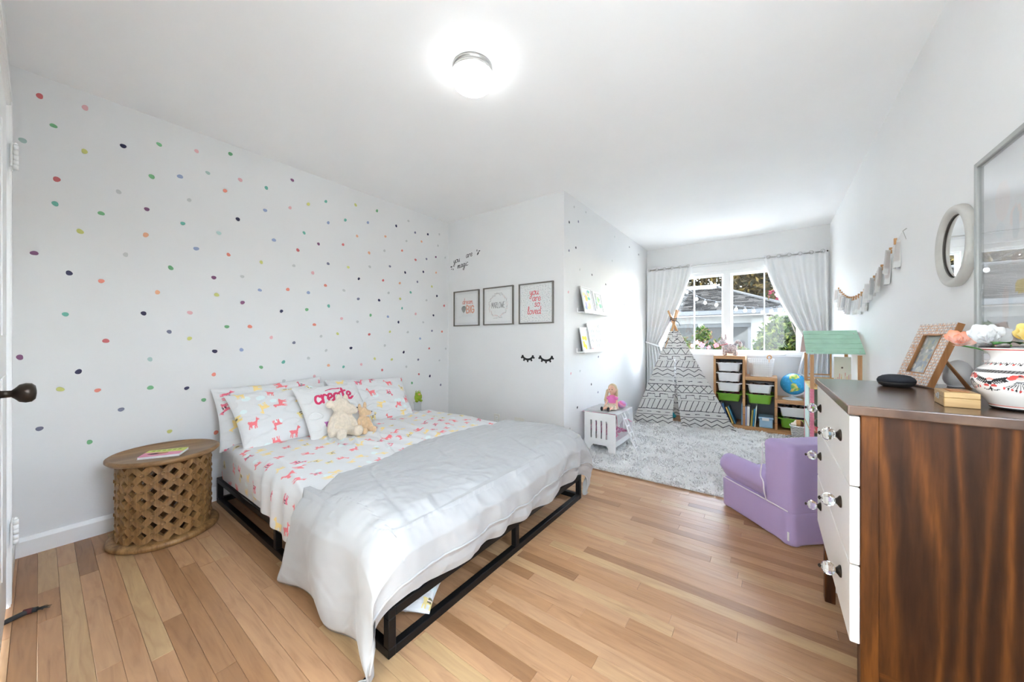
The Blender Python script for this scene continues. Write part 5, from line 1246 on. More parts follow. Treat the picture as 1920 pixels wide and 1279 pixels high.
for k, (x, w, h, tl, col, nm) in enumerate(((-.275, .010, .26, 0, (120, 170, 214), 'blue book upright in the bay beside the tent'), (-.345, .014, .215, -20, (60, 120, 150), 'teal book leaning in the bay beside the tent'), (-.372, .016, .205, -20, (226, 196, 110), 'yellow book leaning beside the teal one'), (-.40, .012, .245, -20, (90, 120, 170), 'navy book leaning in the bay beside the tent'), (-.425, .012, .250, -20, (206, 206, 214), 'grey book leaning in the bay beside the tent'), (-.45, .010, .255, -20, (70, 100, 140), 'dark blue book leaning nearest the tent'))):
    book(x, w, h, .17, tl, col, .0505, nm)
# ---- blue lidded box
bx = thing('storage_box', (-.02, 5.16, .045), 'pale blue lidded plastic box beside the upright books', 'storage box')
build('tub', MB().bbox(-.100, .030, SY0 + .02, SY0 + .22, .0455, .150, .012, 3), M['blue_box'], bx)
build('lid', MB().bbox(-.108, .038, SY0 + .012, SY0 + .228, .150, .172, .007, 2), M['blue_box'], bx)
build('clip', MB().bbox(-.072, -.004, SY0 + .004, SY0 + .011, .132, .166, .003, 1), M['plastic'], bx)
# ---- fabric animal on the tallest column
fx = thing('fabric_animal', (-.42, 5.2, .885), 'floral fabric animal with pointed ears and curled tail on the tallest column', 'soft toy')
b = MB(); c = Vector((-.405, 5.17, .886)); E4 = lambda p, r, Mx=None: b.ell(c + Vector(p), r, 16, 10, Mx)
E4((.01, 0, .085), (.075, .042, .062)); E4((-.052, 0, .11), (.038, .038, .06)); E4((-.075, 0, .165), (.043, .038, .042)); E4((-.112, -.006, .155), (.03, .024, .022))
for s in (-1, 1):
    for k in range(4): t = k / 3; E4((-.064 + s * .02 - .004 * t, s * .012, .20 + .055 * t), (.016 - .010 * t * .9, .010, .02))
    for x in (-.05, .06):
        for k in range(4): E4((x + s * .004, s * .026, .012 + k * .018), (.022, .018, .016))
for k in range(9): t = k / 8; an = -.3 + 3.6 * t; E4((.088 + .030 * math.cos(an) * .9, 0, .135 + .034 * math.sin(an) + .012 * t), (.020, .020, .020))
def floral(co):
    r = np.random.default_rng(2); base = lin((216, 206, 204)); k = vnoise(co[:, 0] * 160, (co[:, 2] + co[:, 1]) * 160, 5); C = np.tile(base, (len(co), 1)); C[k > .22] = lin((150, 110, 112)); C[k < -.24] = lin((150, 152, 160)); C[(k > .12) & (k < .15)] = lin((206, 150, 150)); return C
remesh('body', b, .0055, M['attr_fab'], fx, 4, floral)
M['ribbon'] = mat('pink_ribbon', L3(226, 110, 120), .6)
build('neck_ribbon', MB().tube([c + Vector((-.062 + .042 * math.cos(q), .040 * math.sin(q), .136 + .012 * math.cos(q))) for q in np.linspace(0, 2 * math.pi, 21)[:-1]], .004, 6, closed=True), M['ribbon'], fx)
for s in (-1, 1): build('eye', MB().ell(c + Vector((-.094, s * .032, .172)), (.005, .005, .005), 8, 6), M['dark'], fx)
build('nose', MB().ell(c + Vector((-.143, -.006, .157)), (.006, .006, .005), 8, 6), M['dark'], fx)
# ---- white basket with a wooden ring
bs = thing('wire_basket', (-.09, 5.24, .64), 'white openwork basket with a wooden ring on the middle column', 'basket')
M['wire'] = mat('white_coated_wire', (.82, .82, .82), .5)
bx_, by_ = -.085, 5.235; wm = MB(); NB = 46
def bp_(k, t): a = 2 * math.pi * k / NB; rx_, ry_ = .118 + .022 * t, .100 + .018 * t; q = 1.0 / (abs(math.cos(a)) ** 4 + abs(math.sin(a)) ** 4) ** .25; return (bx_ + rx_ * q * .93 * math.cos(a), by_ + ry_ * q * .93 * math.sin(a), .645 + .205 * t)
for k in range(NB): wm.tube([bp_(k, 0), bp_(k, .5), bp_(k, 1)], .0022, 4)
side = build('basket_wires', wm, M['wire'], bs)
for t in (0, .12, .24, .36, .48, .60, .72, .84, 1.0): build('hoop', MB().tube([bp_(k, t) for k in range(NB)], .0032 if t in (0, 1.0) else .0024, 5, closed=True), M['wire'], bs)
build('liner', MB().add([tuple(np.array(bp_(k, 0)) * 1) for k in range(NB)], [tuple(range(NB))]), M['white'], bs)
inn = MB(); vs = [((p[0] - bx_) * .97 + bx_, (p[1] - by_) * .97 + by_, p[2]) for t in (.02, .8) for p in [bp_(k, t) for k in range(NB)]]
inn.add(vs, [(k, (k + 1) % NB, NB + (k + 1) % NB, NB + k) for k in range(NB)]); build('cloth_liner', inn, M['linen'], bs)
rgx = thing('wooden_ring', (-.06, 5.14, .845), 'small wooden ring toy standing at the rim of the white basket', 'toy')
build('ring', MB().tube([(-.003 + .020 * math.cos(q), 5.20, .873 + .023 * math.sin(q)) for q in np.linspace(0, 2 * math.pi, 25)[:-1]], .0075, 8, closed=True), M['pine'], rgx)
build('peg', MB().tube([(-.003, 5.20, .78), (-.003, 5.20, .848)], .006, 8), M['pine'], rgx)
# ---- globe
gl_ = thing('globe', (.215, 5.2, .392), 'blue globe on a round white foot on the low column', 'globe')
gc = Vector((.222, 5.185, .572)); GR = .122
nlat, nlon = 90, 160; la = np.linspace(-math.pi / 2, math.pi / 2, nlat); lo = np.linspace(0, 2 * math.pi, nlon + 1)[:-1]; LO, LA = np.meshgrid(lo, la, indexing='ij')
tilt = Matrix.Rotation(math.radians(23), 3, Vector((0, 1, 0)))
Xg, Yg, Zg = np.cos(LA) * np.cos(LO), np.cos(LA) * np.sin(LO), np.sin(LA); T3 = np.array(tilt)
Pg = np.stack([Xg, Yg, Zg], -1) @ T3.T
# coast lines of the Americas in degrees east / north of the middle of the side facing the room
LON0 = 255
NA = [(-30, 62), (-10, 70), (15, 72), (30, 62), (38, 50), (30, 45), (22, 36), (18, 26), (10, 30), (2, 26), (0, 20), (8, 20), (12, 15), (18, 8), (12, 10), (4, 15), (-6, 20), (-12, 28), (-18, 34), (-22, 46), (-32, 56)]
SA = [(18, 8), (26, 11), (36, 6), (48, -5), (62, -7), (58, -22), (48, -30), (40, -40), (30, -52), (26, -45), (26, -25), (18, -15), (15, -4)]
GLD = [(42, 62), (52, 70), (66, 80), (50, 83), (34, 78)]
lon = (np.degrees(LO) - LON0 + 540) % 360 - 180; lat = np.degrees(LA)
oc = np.tile(lin((46, 158, 214)), (LO.size, 1)); nz = fbm(LO * 6, LA * 6, 3).ravel(); oc[nz > .25] = lin((62, 174, 226)); lat_f, lon_f = lat.ravel(), lon.ravel()
land = inpoly(lon_f + 12, lat_f, NA) | inpoly(lon_f + 12, lat_f, SA)
oc[land] = lin((150, 196, 96)); oc[land & (nz > .08)] = lin((232, 214, 120)); oc[land & (nz < -.18)] = lin((120, 180, 110)); oc[inpoly(lon_f + 12, lat_f, GLD)] = lin((236, 236, 238))
oc[np.abs(lat_f) < .9] = lin((210, 230, 240))
build('sphere', MB().grid(gc.x + GR * Pg[..., 0], gc.y + GR * Pg[..., 1], gc.z + GR * Pg[..., 2], closed_u=True), attr_mat('globe_print', .25, spec=.5), gl_, cols=oc, fixn=False)
ax = tilt @ Vector((0, 0, 1))
arc = [gc + (tilt @ Vector((-math.cos(q) * -1 * (GR + .012) * 1, 0, math.sin(q) * (GR + .012)))) for q in np.linspace(-math.pi / 2, math.pi / 2, 21)]
build('meridian_arm', MB().tube(arc, .006, 8), M['plastic'], gl_)
build('foot', MB().lathe([(.001, .392), (.092, .392), (.096, .398), (.080, .408), (.035, .418), (.018, .432), (.016, .446), (.001, .448)], 36, Matrix.Translation((gc.x - .012, gc.y, 0))), M['plastic'], gl_)
# ---- patterned basket with a plush dog
bk2 = thing('woven_basket', (.262, 4.86, .03), 'small black and white woven basket on the rug by the storage unit', 'basket')
def zebra(co):
    k = np.sin(co[:, 2] * 420 + 2.5 * np.sin(co[:, 0] * 90 + co[:, 1] * 70)); C = np.tile(lin((226, 224, 216)), (len(co), 1)); C[k > .25] = lin((52, 44, 40)); return C
Mb = Matrix.Translation((.262, 4.865, .03)); mb = MB(); na, nz_ = 72, 60
A_, T2 = np.meshgrid(np.linspace(0, 2 * np.pi, na + 1)[:-1], np.linspace(0, 1, nz_), indexing='ij'); rb = (.068 + .014 * T2) / (np.abs(np.cos(A_)) ** 5 + np.abs(np.sin(A_)) ** 5) ** .2
mb.grid(.262 + rb * np.cos(A_), 4.86 + rb * .8 * np.sin(A_), .030 + .125 * T2, closed_u=True)
build('basket_wall', mb, M['attr_fab'], bk2, cols=zebra(np.array(mb.v)), fixn=False)
build('basket_bottom', MB().lathe([(.001, .032), (.06, .032), (.06, .038), (.001, .038)], 24, Matrix.Translation((.262, 4.86, 0))), M['dark'], bk2)
bt = [((.262 + .084 * math.cos(q) / (abs(math.cos(q)) ** 5 + abs(math.sin(q)) ** 5) ** .2), 4.86 + .068 * math.sin(q) / (abs(math.cos(q)) ** 5 + abs(math.sin(q)) ** 5) ** .2, .157) for q in np.linspace(0, 2 * math.pi, 37)[:-1]]
build('rim', MB().tube(bt, .005, 6, closed=True), M['white'], bk2)
dg = thing('plush_dog', (.262, 4.86, .1), 'brown and white plush puppy peeking out of the woven basket', 'soft toy')
b = MB(); c = Vector((.252, 4.85, .165)); E5 = lambda p, r, Mx=None: b.ell(c + Vector(p), r, 16, 10, Mx)
E5((0, .0, -.05), (.045, .04, .06)); E5((0, 0, .022), (.044, .042, .038)); E5((-.042, -.022, .008), (.03, .026, .02)); E5((.025, -.03, .015), (.016, .012, .034)); E5((-.01, .042, .02), (.016, .012, .034))
def dogc(co):
    C = np.tile(lin((196, 146, 96)), (len(co), 1)); w = (co[:, 0] < c.x - .022) | (co[:, 2] < c.z - .015); C[w] = lin((240, 228, 212)); d_ = (co[:, 0] > c.x + .012) & (co[:, 1] < c.y - .015); C[d_] = lin((96, 62, 40)); return C
remesh('body', b, .0045, M['attr_fab'], dg, 3, dogc)
build('nose', MB().ell(c + Vector((-.071, -.026, .012)), (.006, .006, .005), 8, 6), M['dark'], dg)

# ================================================================== dollhouse by the right wall
dh = thing('dollhouse', (.40, 3.87, .0), 'open wooden dollhouse with a green plank roof behind the dresser', 'dollhouse')
hx0, hx1, hy0, hy1 = .255, .545, 3.57, 4.17; hym = (hy0 + hy1) / 2
M['roofgreen'] = mat('mint_roof_paint', L3(172, 214, 190), .5, var=.07, vscale=14)
M['roofpink'] = mat('pale_pink_paint', L3(226, 206, 200), .6)
roof_e, roof_r, ex = .972, 1.150, .022
for k in range(5):                                    # five boards down the near slope
    t0, t1 = k / 5, (k + 1) / 5
    def rp(t, s): y_ = hym - t * (hym - hy0 + .03); z = roof_r - t * (roof_r - roof_e); return (y_, z + s)
    (ya, za), (yb, zb) = rp(t0, 0), rp(t1 - .025, 0)
    xa, xb = hx0 - ex - .004, hx1 + ex * .6
    mb = MB().add([(xa, ya, za), (xb, ya, za), (xb, yb, zb), (xa, yb, zb), (xa, ya, za + .010), (xb, ya, za + .010), (xb, yb, zb + .010), (xa, yb, zb + .010)], [(3, 2, 1, 0), (4, 5, 6, 7), (0, 1, 5, 4), (1, 2, 6, 5), (2, 3, 7, 6), (3, 0, 4, 7)])
    build('roof_board', mb, M['roofgreen'], dh)
ya, za, yb, zb = hym + .002, roof_r, hy1 + .03, roof_e
build('rear_roof', MB().add([(xa, ya, za), (xb, ya, za), (xb, yb, zb), (xa, yb, zb), (xa, ya, za + .010), (xb, ya, za + .010), (xb, yb, zb + .010), (xa, yb, zb + .010)], [(3, 2, 1, 0), (4, 5, 6, 7), (0, 1, 5, 4), (1, 2, 6, 5), (2, 3, 7, 6), (3, 0, 4, 7)]), M['roofpink'], dh)
for x in (hx0 + .02, hx1 - .03):
    for y_ in (hym - .035, hy0 + .01): pass
for sx, sy in ((hx0 + .012, hy0 - .005), (hx1 - .012, hy0 - .005), (hx0 + .012, hym - .05), (hx1 - .012, hym - .05)):
    zz = roof_r - (hym - sy) / (hym - hy0 + .03) * (roof_r - roof_e) + .0102; nv = Vector((0, -(roof_r - roof_e), (hym - hy0 + .03))).normalized()
    build('screw', MB().lathe([(.005, 0), (.004, .002)], 10, Matrix.Translation((sx, sy, zz)) @ nv.to_track_quat('Z', 'Y').to_matrix().to_4x4()), M['chrome'], dh)
M['pinkpost'] = mat('pink_brick_paint', L3(232, 140, 160), .6, var=.06, vscale=40)
for x, y_ in ((hx0, hy0), (hx1 - .022, hy0), (hx0, hy1 - .022), (hx1 - .022, hy1 - .022)):
    build('post', MB().box(x, x + .022, y_, y_ + .022, .70, .968), M['pine'], dh)
    pst = build('lower_post', MB().box(x + .001, x + .021, y_ + .001, y_ + .021, .012, .70), M['pinkpost'], dh)
    if y_ == hy0 and x == hx0:
        for k in range(26): build('brick_course', MB().box(x - .0015, x + .0235, y_ - .0015, y_ + .022, .09 + k * .0235, .09 + k * .0235 + .019), M['pinkpost'], pst)
M['mint'] = mat('pale_mint_panel', L3(206, 224, 214), .6)
M['yellowfloor'] = mat('yellow_floor_print', L3(226, 202, 130), .6, var=.2, vscale=25)
for z, nm in ((.03, 'ground_floor'), (.36, 'middle_floor'), (.70, 'attic_floor')): build(nm, MB().box(hx0 + .002, hx1 - .002, hy0 + .004, hy1 - .004, z, z + .012), M['yellowfloor'] if z > .5 else M['pine_x'], dh)
build('back_wall', MB().box(hx1 - .006, hx1, hy0 + .023, hy1 - .023, .03, .70), M['mint'], dh)
build('end_wall', MB().box(hx0 + .023, hx1 - .024, hy1 - .008, hy1 - .002, .03, .70), M['mint'], dh)
build('side_wall', MB().box(hx0 + .004, hx0 + .010, hy0 + .19, hy1 - .023, .03, .70), M['mint'], dh)
for y_ in (hy0, hy1 - .012): build('balcony_rail', MB().box(hx0 + .023, hx1 - .023, y_, y_ + .012, .735, .748).box(hx0 + .023, hx1 - .023, y_ + .002, y_ + .010, .712, .724), M['pine_x'], dh)
for k in range(5): build('baluster', MB().box(hx0 + .06 + k * .045, hx0 + .066 + k * .045, hy0 + .003, hy0 + .009, .724, .735), M['pine'], dh)
build('attic_post', MB().box(.40, .410, hym - .006, hym + .006, .712, 1.14), M['pine'], dh)
build('attic_rail', MB().box(hx0 + .012, .41, hym - .005, hym + .005, .79, .80), M['pine_x'], dh)
def wallart(w, h): r = random.Random(1); return [('l', [(.012 + k * .011, .012), (.013 + k * .011, r.uniform(.05, .11))], .0016, lin(r.choice([(230, 190, 140), (226, 160, 170), (170, 200, 160)]))) for k in range(9)] + [('e', .05, .145, .006, .008, lin((120, 110, 110)))]
build('attic_screen', MB().box(.425, .528, hym + .008, hym + .014, .712, .945), M['white'], dh)
flat_print('screen_print', (.425, hym + .0075, .712), (1, 0, 0), (0, 0, 1), .103, .233, 50, 100, lin((238, 238, 236)), wallart(0, 0), dh)
M['yellow'] = mat('yellow_toy_paint', L3(240, 214, 100), .5, var=.1)
toyb = thing('toy_bed', (.36, 3.75, .712), 'tiny yellow toy bed on the dollhouse attic floor', 'toy bed')
build('bedding', MB().bbox(.30, .47, 3.66, 3.80, .716, .742, .006, 2), M['yellow'], toyb); build('headboard', MB().bbox(.292, .30, 3.66, 3.80, .7125, .775, .003, 1), M['pine'], toyb)
for x, y_ in ((.302, 3.665), (.463, 3.665), (.302, 3.79), (.463, 3.79)): build('leg', MB().box(x, x + .006, y_, y_ + .006, .7125, .7165), M['pine'], toyb)
tyd = thing('toy_tree', (.285, 3.66, .372), 'tiny potted toy tree on the dollhouse middle floor', 'toy plant')
build('pot', MB().lathe([(.010, .3725), (.016, .40), (.001, .40)], 14, Matrix.Translation((.30, 3.62, 0))), M['ribbon'], tyd); build('crown', MB().ell((.30, 3.62, .43), (.022, .022, .03), 12, 8), mat('toy_green', L3(70, 104, 76), .6), tyd)

# ================================================================== purple armchair
ac = thing('child_armchair', (.05, 2.62, 0), 'small lilac foam armchair with white piping beside the dresser', 'armchair')
M['lilac'] = mat('lilac_twill', L3(178, 158, 202), .85, var=.03, vscale=6, bump=.10, bscale=500, sheen=.15)
M['piping'] = mat('white_piping', L3(232, 226, 232), .7)
fdir = Vector((-.69, .72, 0)).normalized(); ldir = Vector((fdir.y, -fdir.x, 0))
AC = Matrix(((fdir.x, ldir.x, 0, .092), (fdir.y, ldir.y, 0, 2.315), (0, 0, 1, .003), (0, 0, 0, 1)))      # local x forward, y across, z up
LW, LL, HB, HBASE, HARM = .44, .50, .525, .185, .335
def soft(name, x0, x1, y0, y1, z0, z1, r, shear=0.0, parent=ac, seed=1, m='lilac', cut=6):
    bm = bmesh.new(); bmesh.ops.create_cube(bm, size=1.0); bmesh.ops.subdivide_edges(bm, edges=bm.edges[:], cuts=cut, use_grid_fill=True)
    vs = []
    for q in bm.verts:
        p = Vector(((x0 + x1) / 2 + q.co.x * (x1 - x0), (y0 + y1) / 2 + q.co.y * (y1 - y0), (z0 + z1) / 2 + q.co.z * (z1 - z0)))
        inn = Vector((min(max(p.x, x0 + r), x1 - r), min(max(p.y, y0 + r), y1 - r), min(max(p.z, z0 + r), z1 - r))); d = p - inn
        if d.length > 1e-6: p = inn + d.normalized() * r
        p.x -= shear * (p.z - z0); q.co = p
    bmesh.ops.subdivide_edges(bm, edges=bm.edges[:], cuts=1, use_grid_fill=True, smooth=.6)
    for q in bm.verts:
        w = float(fbm(np.array([q.co.x * 9 + seed]), np.array([q.co.z * 9 + q.co.y * 5]), seed)[0]) * .006; q.co += q.normal * w if q.normal.length else Vector()
        q.co = AC @ q.co
    me = bpy.data.meshes.new(name); bm.to_mesh(me); bm.free(); me.polygons.foreach_set('use_smooth', [True] * len(me.polygons)); me.materials.append(M[m])
    return link(bpy.data.objects.new(name, me), parent)
soft('base', 0, LL, 0, LW, 0, HBASE, .018)
for y0_, y1_ in ((0.0, .10), (LW - .10, LW)):
    # arm: upright slab swelling into a roll that overhangs the front and the side
    na, ns = 40, 24; t = np.linspace(0, 1, ns); prof = []
    sgn = -1 if y0_ == 0 else 1; yc = (y0_ + y1_) / 2
    for k in range(na):
        an = -math.pi / 2 + 2 * math.pi * k / na
        prof.append((an,))
    X_, Y_, Z_ = np.zeros((na, ns)), np.zeros((na, ns)), np.zeros((na, ns))
    for j, tt in enumerate(t):
        xx_ = .155 + (LL + .035 - .155) * tt; endr = math.sqrt(max(0, 1 - max(0, (xx_ - (LL - .035)) / .07) ** 2)) if xx_ > LL - .035 else 1.0
        for k in range(na):
            an = 2 * math.pi * k / na; cy_, sz_ = math.cos(an), math.sin(an)
            ry_ = .056 * (1.0); yv = cy_ * ry_; zc_ = .265; rz_ = .074
            zv = sz_ * rz_ if sz_ > 0 else sz_ * .085; yv = yv * (1.0 if sz_ > -.2 else .9)
            sc_e = max(endr, .02)
            X_[k, j] = xx_; Y_[k, j] = yc + sgn * .012 * (1 if sz_ > -.4 else .3) + yv * sc_e; Z_[k, j] = zc_ + zv * sc_e
    Wm = MB().grid(X_, Y_, Z_, closed_u=True); o_ = len(Wm.v)
    Wm.f.append(tuple(k * ns + ns - 1 for k in range(na))); Wm.sm.append(True); Wm.f.append(tuple(k * ns for k in range(na - 1, -1, -1))); Wm.sm.append(True)
    Wm.xf(AC); build('armrest', Wm, M['lilac'], ac)
soft('backrest', 0.0, .165, -.002, LW + .002, HBASE - .03, HB, .022, -.02)
soft('seat_cushion', .15, LL + .01, .10, LW - .10, HBASE - .02, .255, .022)
def pipe(P, r=.0036): build('piping', MB().tube([AC @ Vector(p) for p in smooth_path(P)], r, 6), M['piping'], ac)
pipe([(.02, -.003, HBASE - .004), (.16, -.005, HBASE), (.32, -.006, HBASE + .001), (LL - .01, -.004, HBASE + .002)])
pipe([(.150, -.005, HBASE), (.148, -.020, HBASE + .05), (.158, -.016, HBASE + .10), (.185, -.008, .315), (.178, -.004, .40), (.176, -.002, .50)])
pipe([(LL + .004, .006, HBASE + .001), (LL + .006, LW / 2, HBASE + .001), (LL + .004, LW - .006, HBASE + .001)])
build('sewn_label', MB().box(.012, .022, -.0035, -.001, .03, .075, AC), M['matboard'], ac)
# ================================================================== dresser
DXF, DXB, DY0, DY1, DTOP = .172, .560, 1.225, 1.975, .920
dr_ = thing('dresser', (.36, 1.6, 0), 'dark-stained wooden dresser with white drawers and glass knobs', 'dresser')
def stain(name, axis):
    m, nt, b = base_mat(name); st = {'z': (1, 1, .09), 'x': (.09, 1, 1), 'y': (1, .09, 1)}[axis]
    mp = coords(nt, st); n = N(nt, 'ShaderNodeTexNoise'); n.inputs['Scale'].default_value = 9; n.inputs['Detail'].default_value = 3; n.inputs['Distortion'].default_value = 1.2; nt.links.new(mp.outputs[0], n.inputs['Vector'])
    w = N(nt, 'ShaderNodeTexWave', wave_type='BANDS', bands_direction='X'); w.inputs['Scale'].default_value = 5.5; w.inputs['Distortion'].default_value = 16.0; w.inputs['Detail'].default_value = 3.0; w.inputs['Detail Scale'].default_value = 1.1
    nt.links.new(mp.outputs[0], w.inputs['Vector'])
    mx0 = N(nt, 'ShaderNodeMix', data_type='FLOAT'); mx0.inputs[0].default_value = .62; nt.links.new(w.outputs['Fac'], mx0.inputs[2]); nt.links.new(n.outputs['Fac'], mx0.inputs[3])
    r = ramp(nt, [(.25, L3(48, 25, 9)), (.45, L3(64, 34, 11)), (.60, L3(80, 44, 14)), (.80, L3(116, 68, 24))]); nt.links.new(mx0.outputs[0], r.inputs[0])
    mp2 = coords(nt, tuple(q * 1 for q in st)); n2 = N(nt, 'ShaderNodeTexNoise'); n2.inputs['Scale'].default_value = 120; n2.inputs['Detail'].default_value = 2; nt.links.new(mp2.outputs[0], n2.inputs['Vector'])
    r2 = ramp(nt, [(.35, (.72, .70, .68)), (.6, (1.05, 1.05, 1.05))]); nt.links.new(n2.outputs['Fac'], r2.inputs[0])
    v = N(nt, 'ShaderNodeTexVoronoi', feature='F1'); v.inputs['Scale'].default_value = 3.1; mp3 = coords(nt, tuple(1.0 if q == 1 else .55 for q in st)); nt.links.new(mp3.outputs[0], v.inputs['Vector'])
    r3 = ramp(nt, [(.015, (.30, .24, .20)), (.05, (1, 1, 1))]); nt.links.new(v.outputs['Distance'], r3.inputs[0])
    m1 = N(nt, 'ShaderNodeMix', data_type='RGBA', blend_type='MULTIPLY'); m1.inputs[0].default_value = 1; nt.links.new(r.outputs[0], m1.inputs[6]); nt.links.new(r2.outputs[0], m1.inputs[7])
    m2 = N(nt, 'ShaderNodeMix', data_type='RGBA', blend_type='MULTIPLY'); m2.inputs[0].default_value = 1; nt.links.new(m1.outputs[2], m2.inputs[6]); nt.links.new(r3.outputs[0], m2.inputs[7])
    nt.links.new(m2.outputs[2], b.inputs['Base Color']); b.inputs['Roughness'].default_value = .5; b.inputs['Specular IOR Level'].default_value = .25
    bp = N(nt, 'ShaderNodeBump'); bp.inputs['Strength'].default_value = .1; bp.inputs['Distance'].default_value = .003; nt.links.new(n2.outputs['Fac'], bp.inputs['Height']); nt.links.new(bp.outputs[0], b.inputs['Normal'])
    return m
M['stain'] = stain('walnut_stained_pine', 'z'); M['stain_x'] = stain('walnut_stained_pine_across', 'x')
m, nt, b = base_mat('satin_walnut_top'); mp = coords(nt, (1, .08, 1)); n = N(nt, 'ShaderNodeTexNoise'); n.inputs['Scale'].default_value = 14; n.inputs['Detail'].default_value = 5; nt.links.new(mp.outputs[0], n.inputs['Vector'])
r = ramp(nt, [(.3, L3(66, 44, 32)), (.7, L3(100, 74, 56))]); nt.links.new(n.outputs['Fac'], r.inputs[0]); nt.links.new(r.outputs[0], b.inputs['Base Color']); b.inputs['Roughness'].default_value = .22; b.inputs['Specular IOR Level'].default_value = .8; M['dtop'] = m
build('table_top', MB().bbox(DXF - .014, DXB, DY0 - .016, DY1 + .012, DTOP - .024, DTOP, .003, 2), M['dtop'], dr_)
for y0_, y1_ in ((DY0, DY0 + .018), (DY1 - .018, DY1)):
    build('side_panel', MB().box(DXF + .045, DXB - .045, y0_ + .004, y1_ - .002, .265, DTOP - .024), M['stain'], dr_)
    for x0_, x1_ in ((DXF + .012, DXF + .045), (DXB - .045, DXB)): build('leg', MB().bbox(x0_, x1_, y0_ if y0_ == DY0 else DY1 - .045, y0_ + .045 if y0_ == DY0 else DY1, 0, DTOP - .024, .002, 1), M['stain'], dr_)
    build('side_rail', MB().box(DXF + .045, DXB - .045, y0_ + .006, y1_ - .004, .225, .2649), M['stain_x'], dr_)
build('back_panel', MB().box(DXB - .008, DXB - .002, DY0 + .046, DY1 - .046, .265, DTOP - .024), M['stain'], dr_)
build('bottom_panel', MB().box(DXF + .03, DXB - .01, DY0 + .02, DY1 - .02, .285, .300), M['stain_x'], dr_)
M['drawer'] = mat('drawer_white_paint', L3(232, 229, 224), .38, var=.015, vscale=5, bump=.05, bscale=60)
M['crystal'] = bpy.data.materials.new('crystal_knob'); M['crystal'].use_nodes = True; nb = M['crystal'].node_tree.nodes['Principled BSDF']; nb.inputs['Transmission Weight'].default_value = 1.0; nb.inputs['Roughness'].default_value = .02; nb.inputs['IOR'].default_value = 1.5; nb.inputs['Base Color'].default_value = (.97, .98, .98, 1)
zs = (DTOP - .026, .7125, .5135, .3145)
for k in range(3):
    z1_, z0_ = zs[k] - .003, zs[k + 1] + .0005
    d = build('drawer', MB().bbox(DXF - .008, DXF + .0115, DY0 + .003, DY1 - .003, z0_, z1_, .003, 2).box(DXF + .0115, DXF + .30, DY0 + .05, DY1 - .05, z0_ + .02, z1_ - .03), M['drawer'], dr_)
    for yk in (DY0 + .135, DY1 - .135):
        zk = (z0_ + z1_) / 2 + .01; KM_ = Matrix.Translation((DXF - .008, yk, zk)) @ Matrix.Rotation(-math.pi / 2, 4, 'Y')
        # faceted glass ball on a bronze rose; the bolt shows through
        gl2 = [(.006, .012), (.013, .015), (.0185, .022), (.0195, .028), (.0165, .036), (.010, .041), (.003, .043)]
        kn = build('knob', MB().lathe(gl2, 8, KM_, smooth=False), M['crystal'], d)
        build('knob_rose', MB().lathe([(.0165, 0), (.0165, .003), (.011, .007), (.006, .012)], 20, KM_), M['bronze'], d)
        build('knob_bolt', MB().lathe([(.0022, .040), (.0022, .044), (.006, .0445), (.005, .048), (.002, .050)], 12, KM_), M['bronze'], d)
# ---- things on the dresser
Z9 = DTOP + .0005
# smart speaker puck
pk = thing('speaker_puck', (.375, 1.80, Z9), 'round charcoal fabric speaker lying on the dresser', 'speaker')
M['fabricdark'] = mat('charcoal_knit', L3(44, 48, 56), .9, var=.12, vscale=300, bump=.25, bscale=900)
PM = Matrix.Translation((.358, 1.79, Z9))
build('fabric_top', MB().lathe([(.001, .042), (.020, .0415), (.034, .038), (.044, .031), (.048, .023), (.0475, .017)], 40, PM), M['fabricdark'], pk)
build('base', MB().lathe([(.0475, .017), (.045, .010), (.038, .003), (.033, 0), (.001, 0)], 40, PM), M['dark'], pk)
build('power_cord', MB().tube(smooth_path([(.345, 1.838, Z9 + .006), (.33, 1.87, Z9 + .004), (.345, 1.92, Z9 + .004), (.40, 1.965, Z9 + .004), (.50, 1.975, Z9 + .004)]), .0022, 6), M['plastic'], pk)
# patterned photo frame leaning back
pf = thing('framed_photo', (.43, 1.87, Z9), 'carved whitewashed photo frame leaning back beside the speaker', 'photo frame')
e = Vector((.231, -.973, 0)).normalized(); nn = Vector((-e.y, e.x, 0)); nn = nn if nn.x > 0 else -nn; tl = .333
upv = Vector((0, 0, math.cos(tl))) + nn * math.sin(tl); fnv = -(nn * math.cos(tl)) + Vector((0, 0, math.sin(tl)))     # faces the room
PF = Matrix(((e.x, upv.x, fnv.x, .398), (e.y, upv.y, fnv.y, 1.962), (e.z, upv.z, fnv.z, Z9 + .002), (0, 0, 0, 1)))
FW_, FH_, fb = .180, .228, .041
def carve(U, V, w, h):
    k = np.sin(U * 300) * np.sin(V * 300); k2 = vnoise(U * 120, V * 120, 4); C = np.tile(lin((222, 218, 212)), (U.size, 1)); C[(np.abs(k.ravel()) < .22)] = lin((196, 140, 104)); C[(k2.ravel() > .22)] = lin((202, 158, 128)); C[(k.ravel() < -.6)] = lin((176, 180, 186)); return C
def frame_bar(x0, x1, y0, y1):
    u_ = np.linspace(x0, x1, max(8, int((x1 - x0) / .0016))); v_ = np.linspace(y0, y1, max(8, int((y1 - y0) / .0016))); U, V = np.meshgrid(u_, v_, indexing='ij')
    mb = MB().grid(U, V, np.full(U.shape, .0125), smooth=False); mb.xf(PF); build('carved_face', mb, M['attr_fine'], pf, cols=carve(U, V, 0, 0), fixn=False)
for q in ((0, fb, 0, FH_), (FW_ - fb, FW_, 0, FH_), (fb, FW_ - fb, 0, fb), (fb, FW_ - fb, FH_ - fb, FH_)): frame_bar(*q)
M['framewood'] = wood('frame_wood', L3(160, 104, 58), L3(206, 150, 100), 'z', 2, .5, .3)
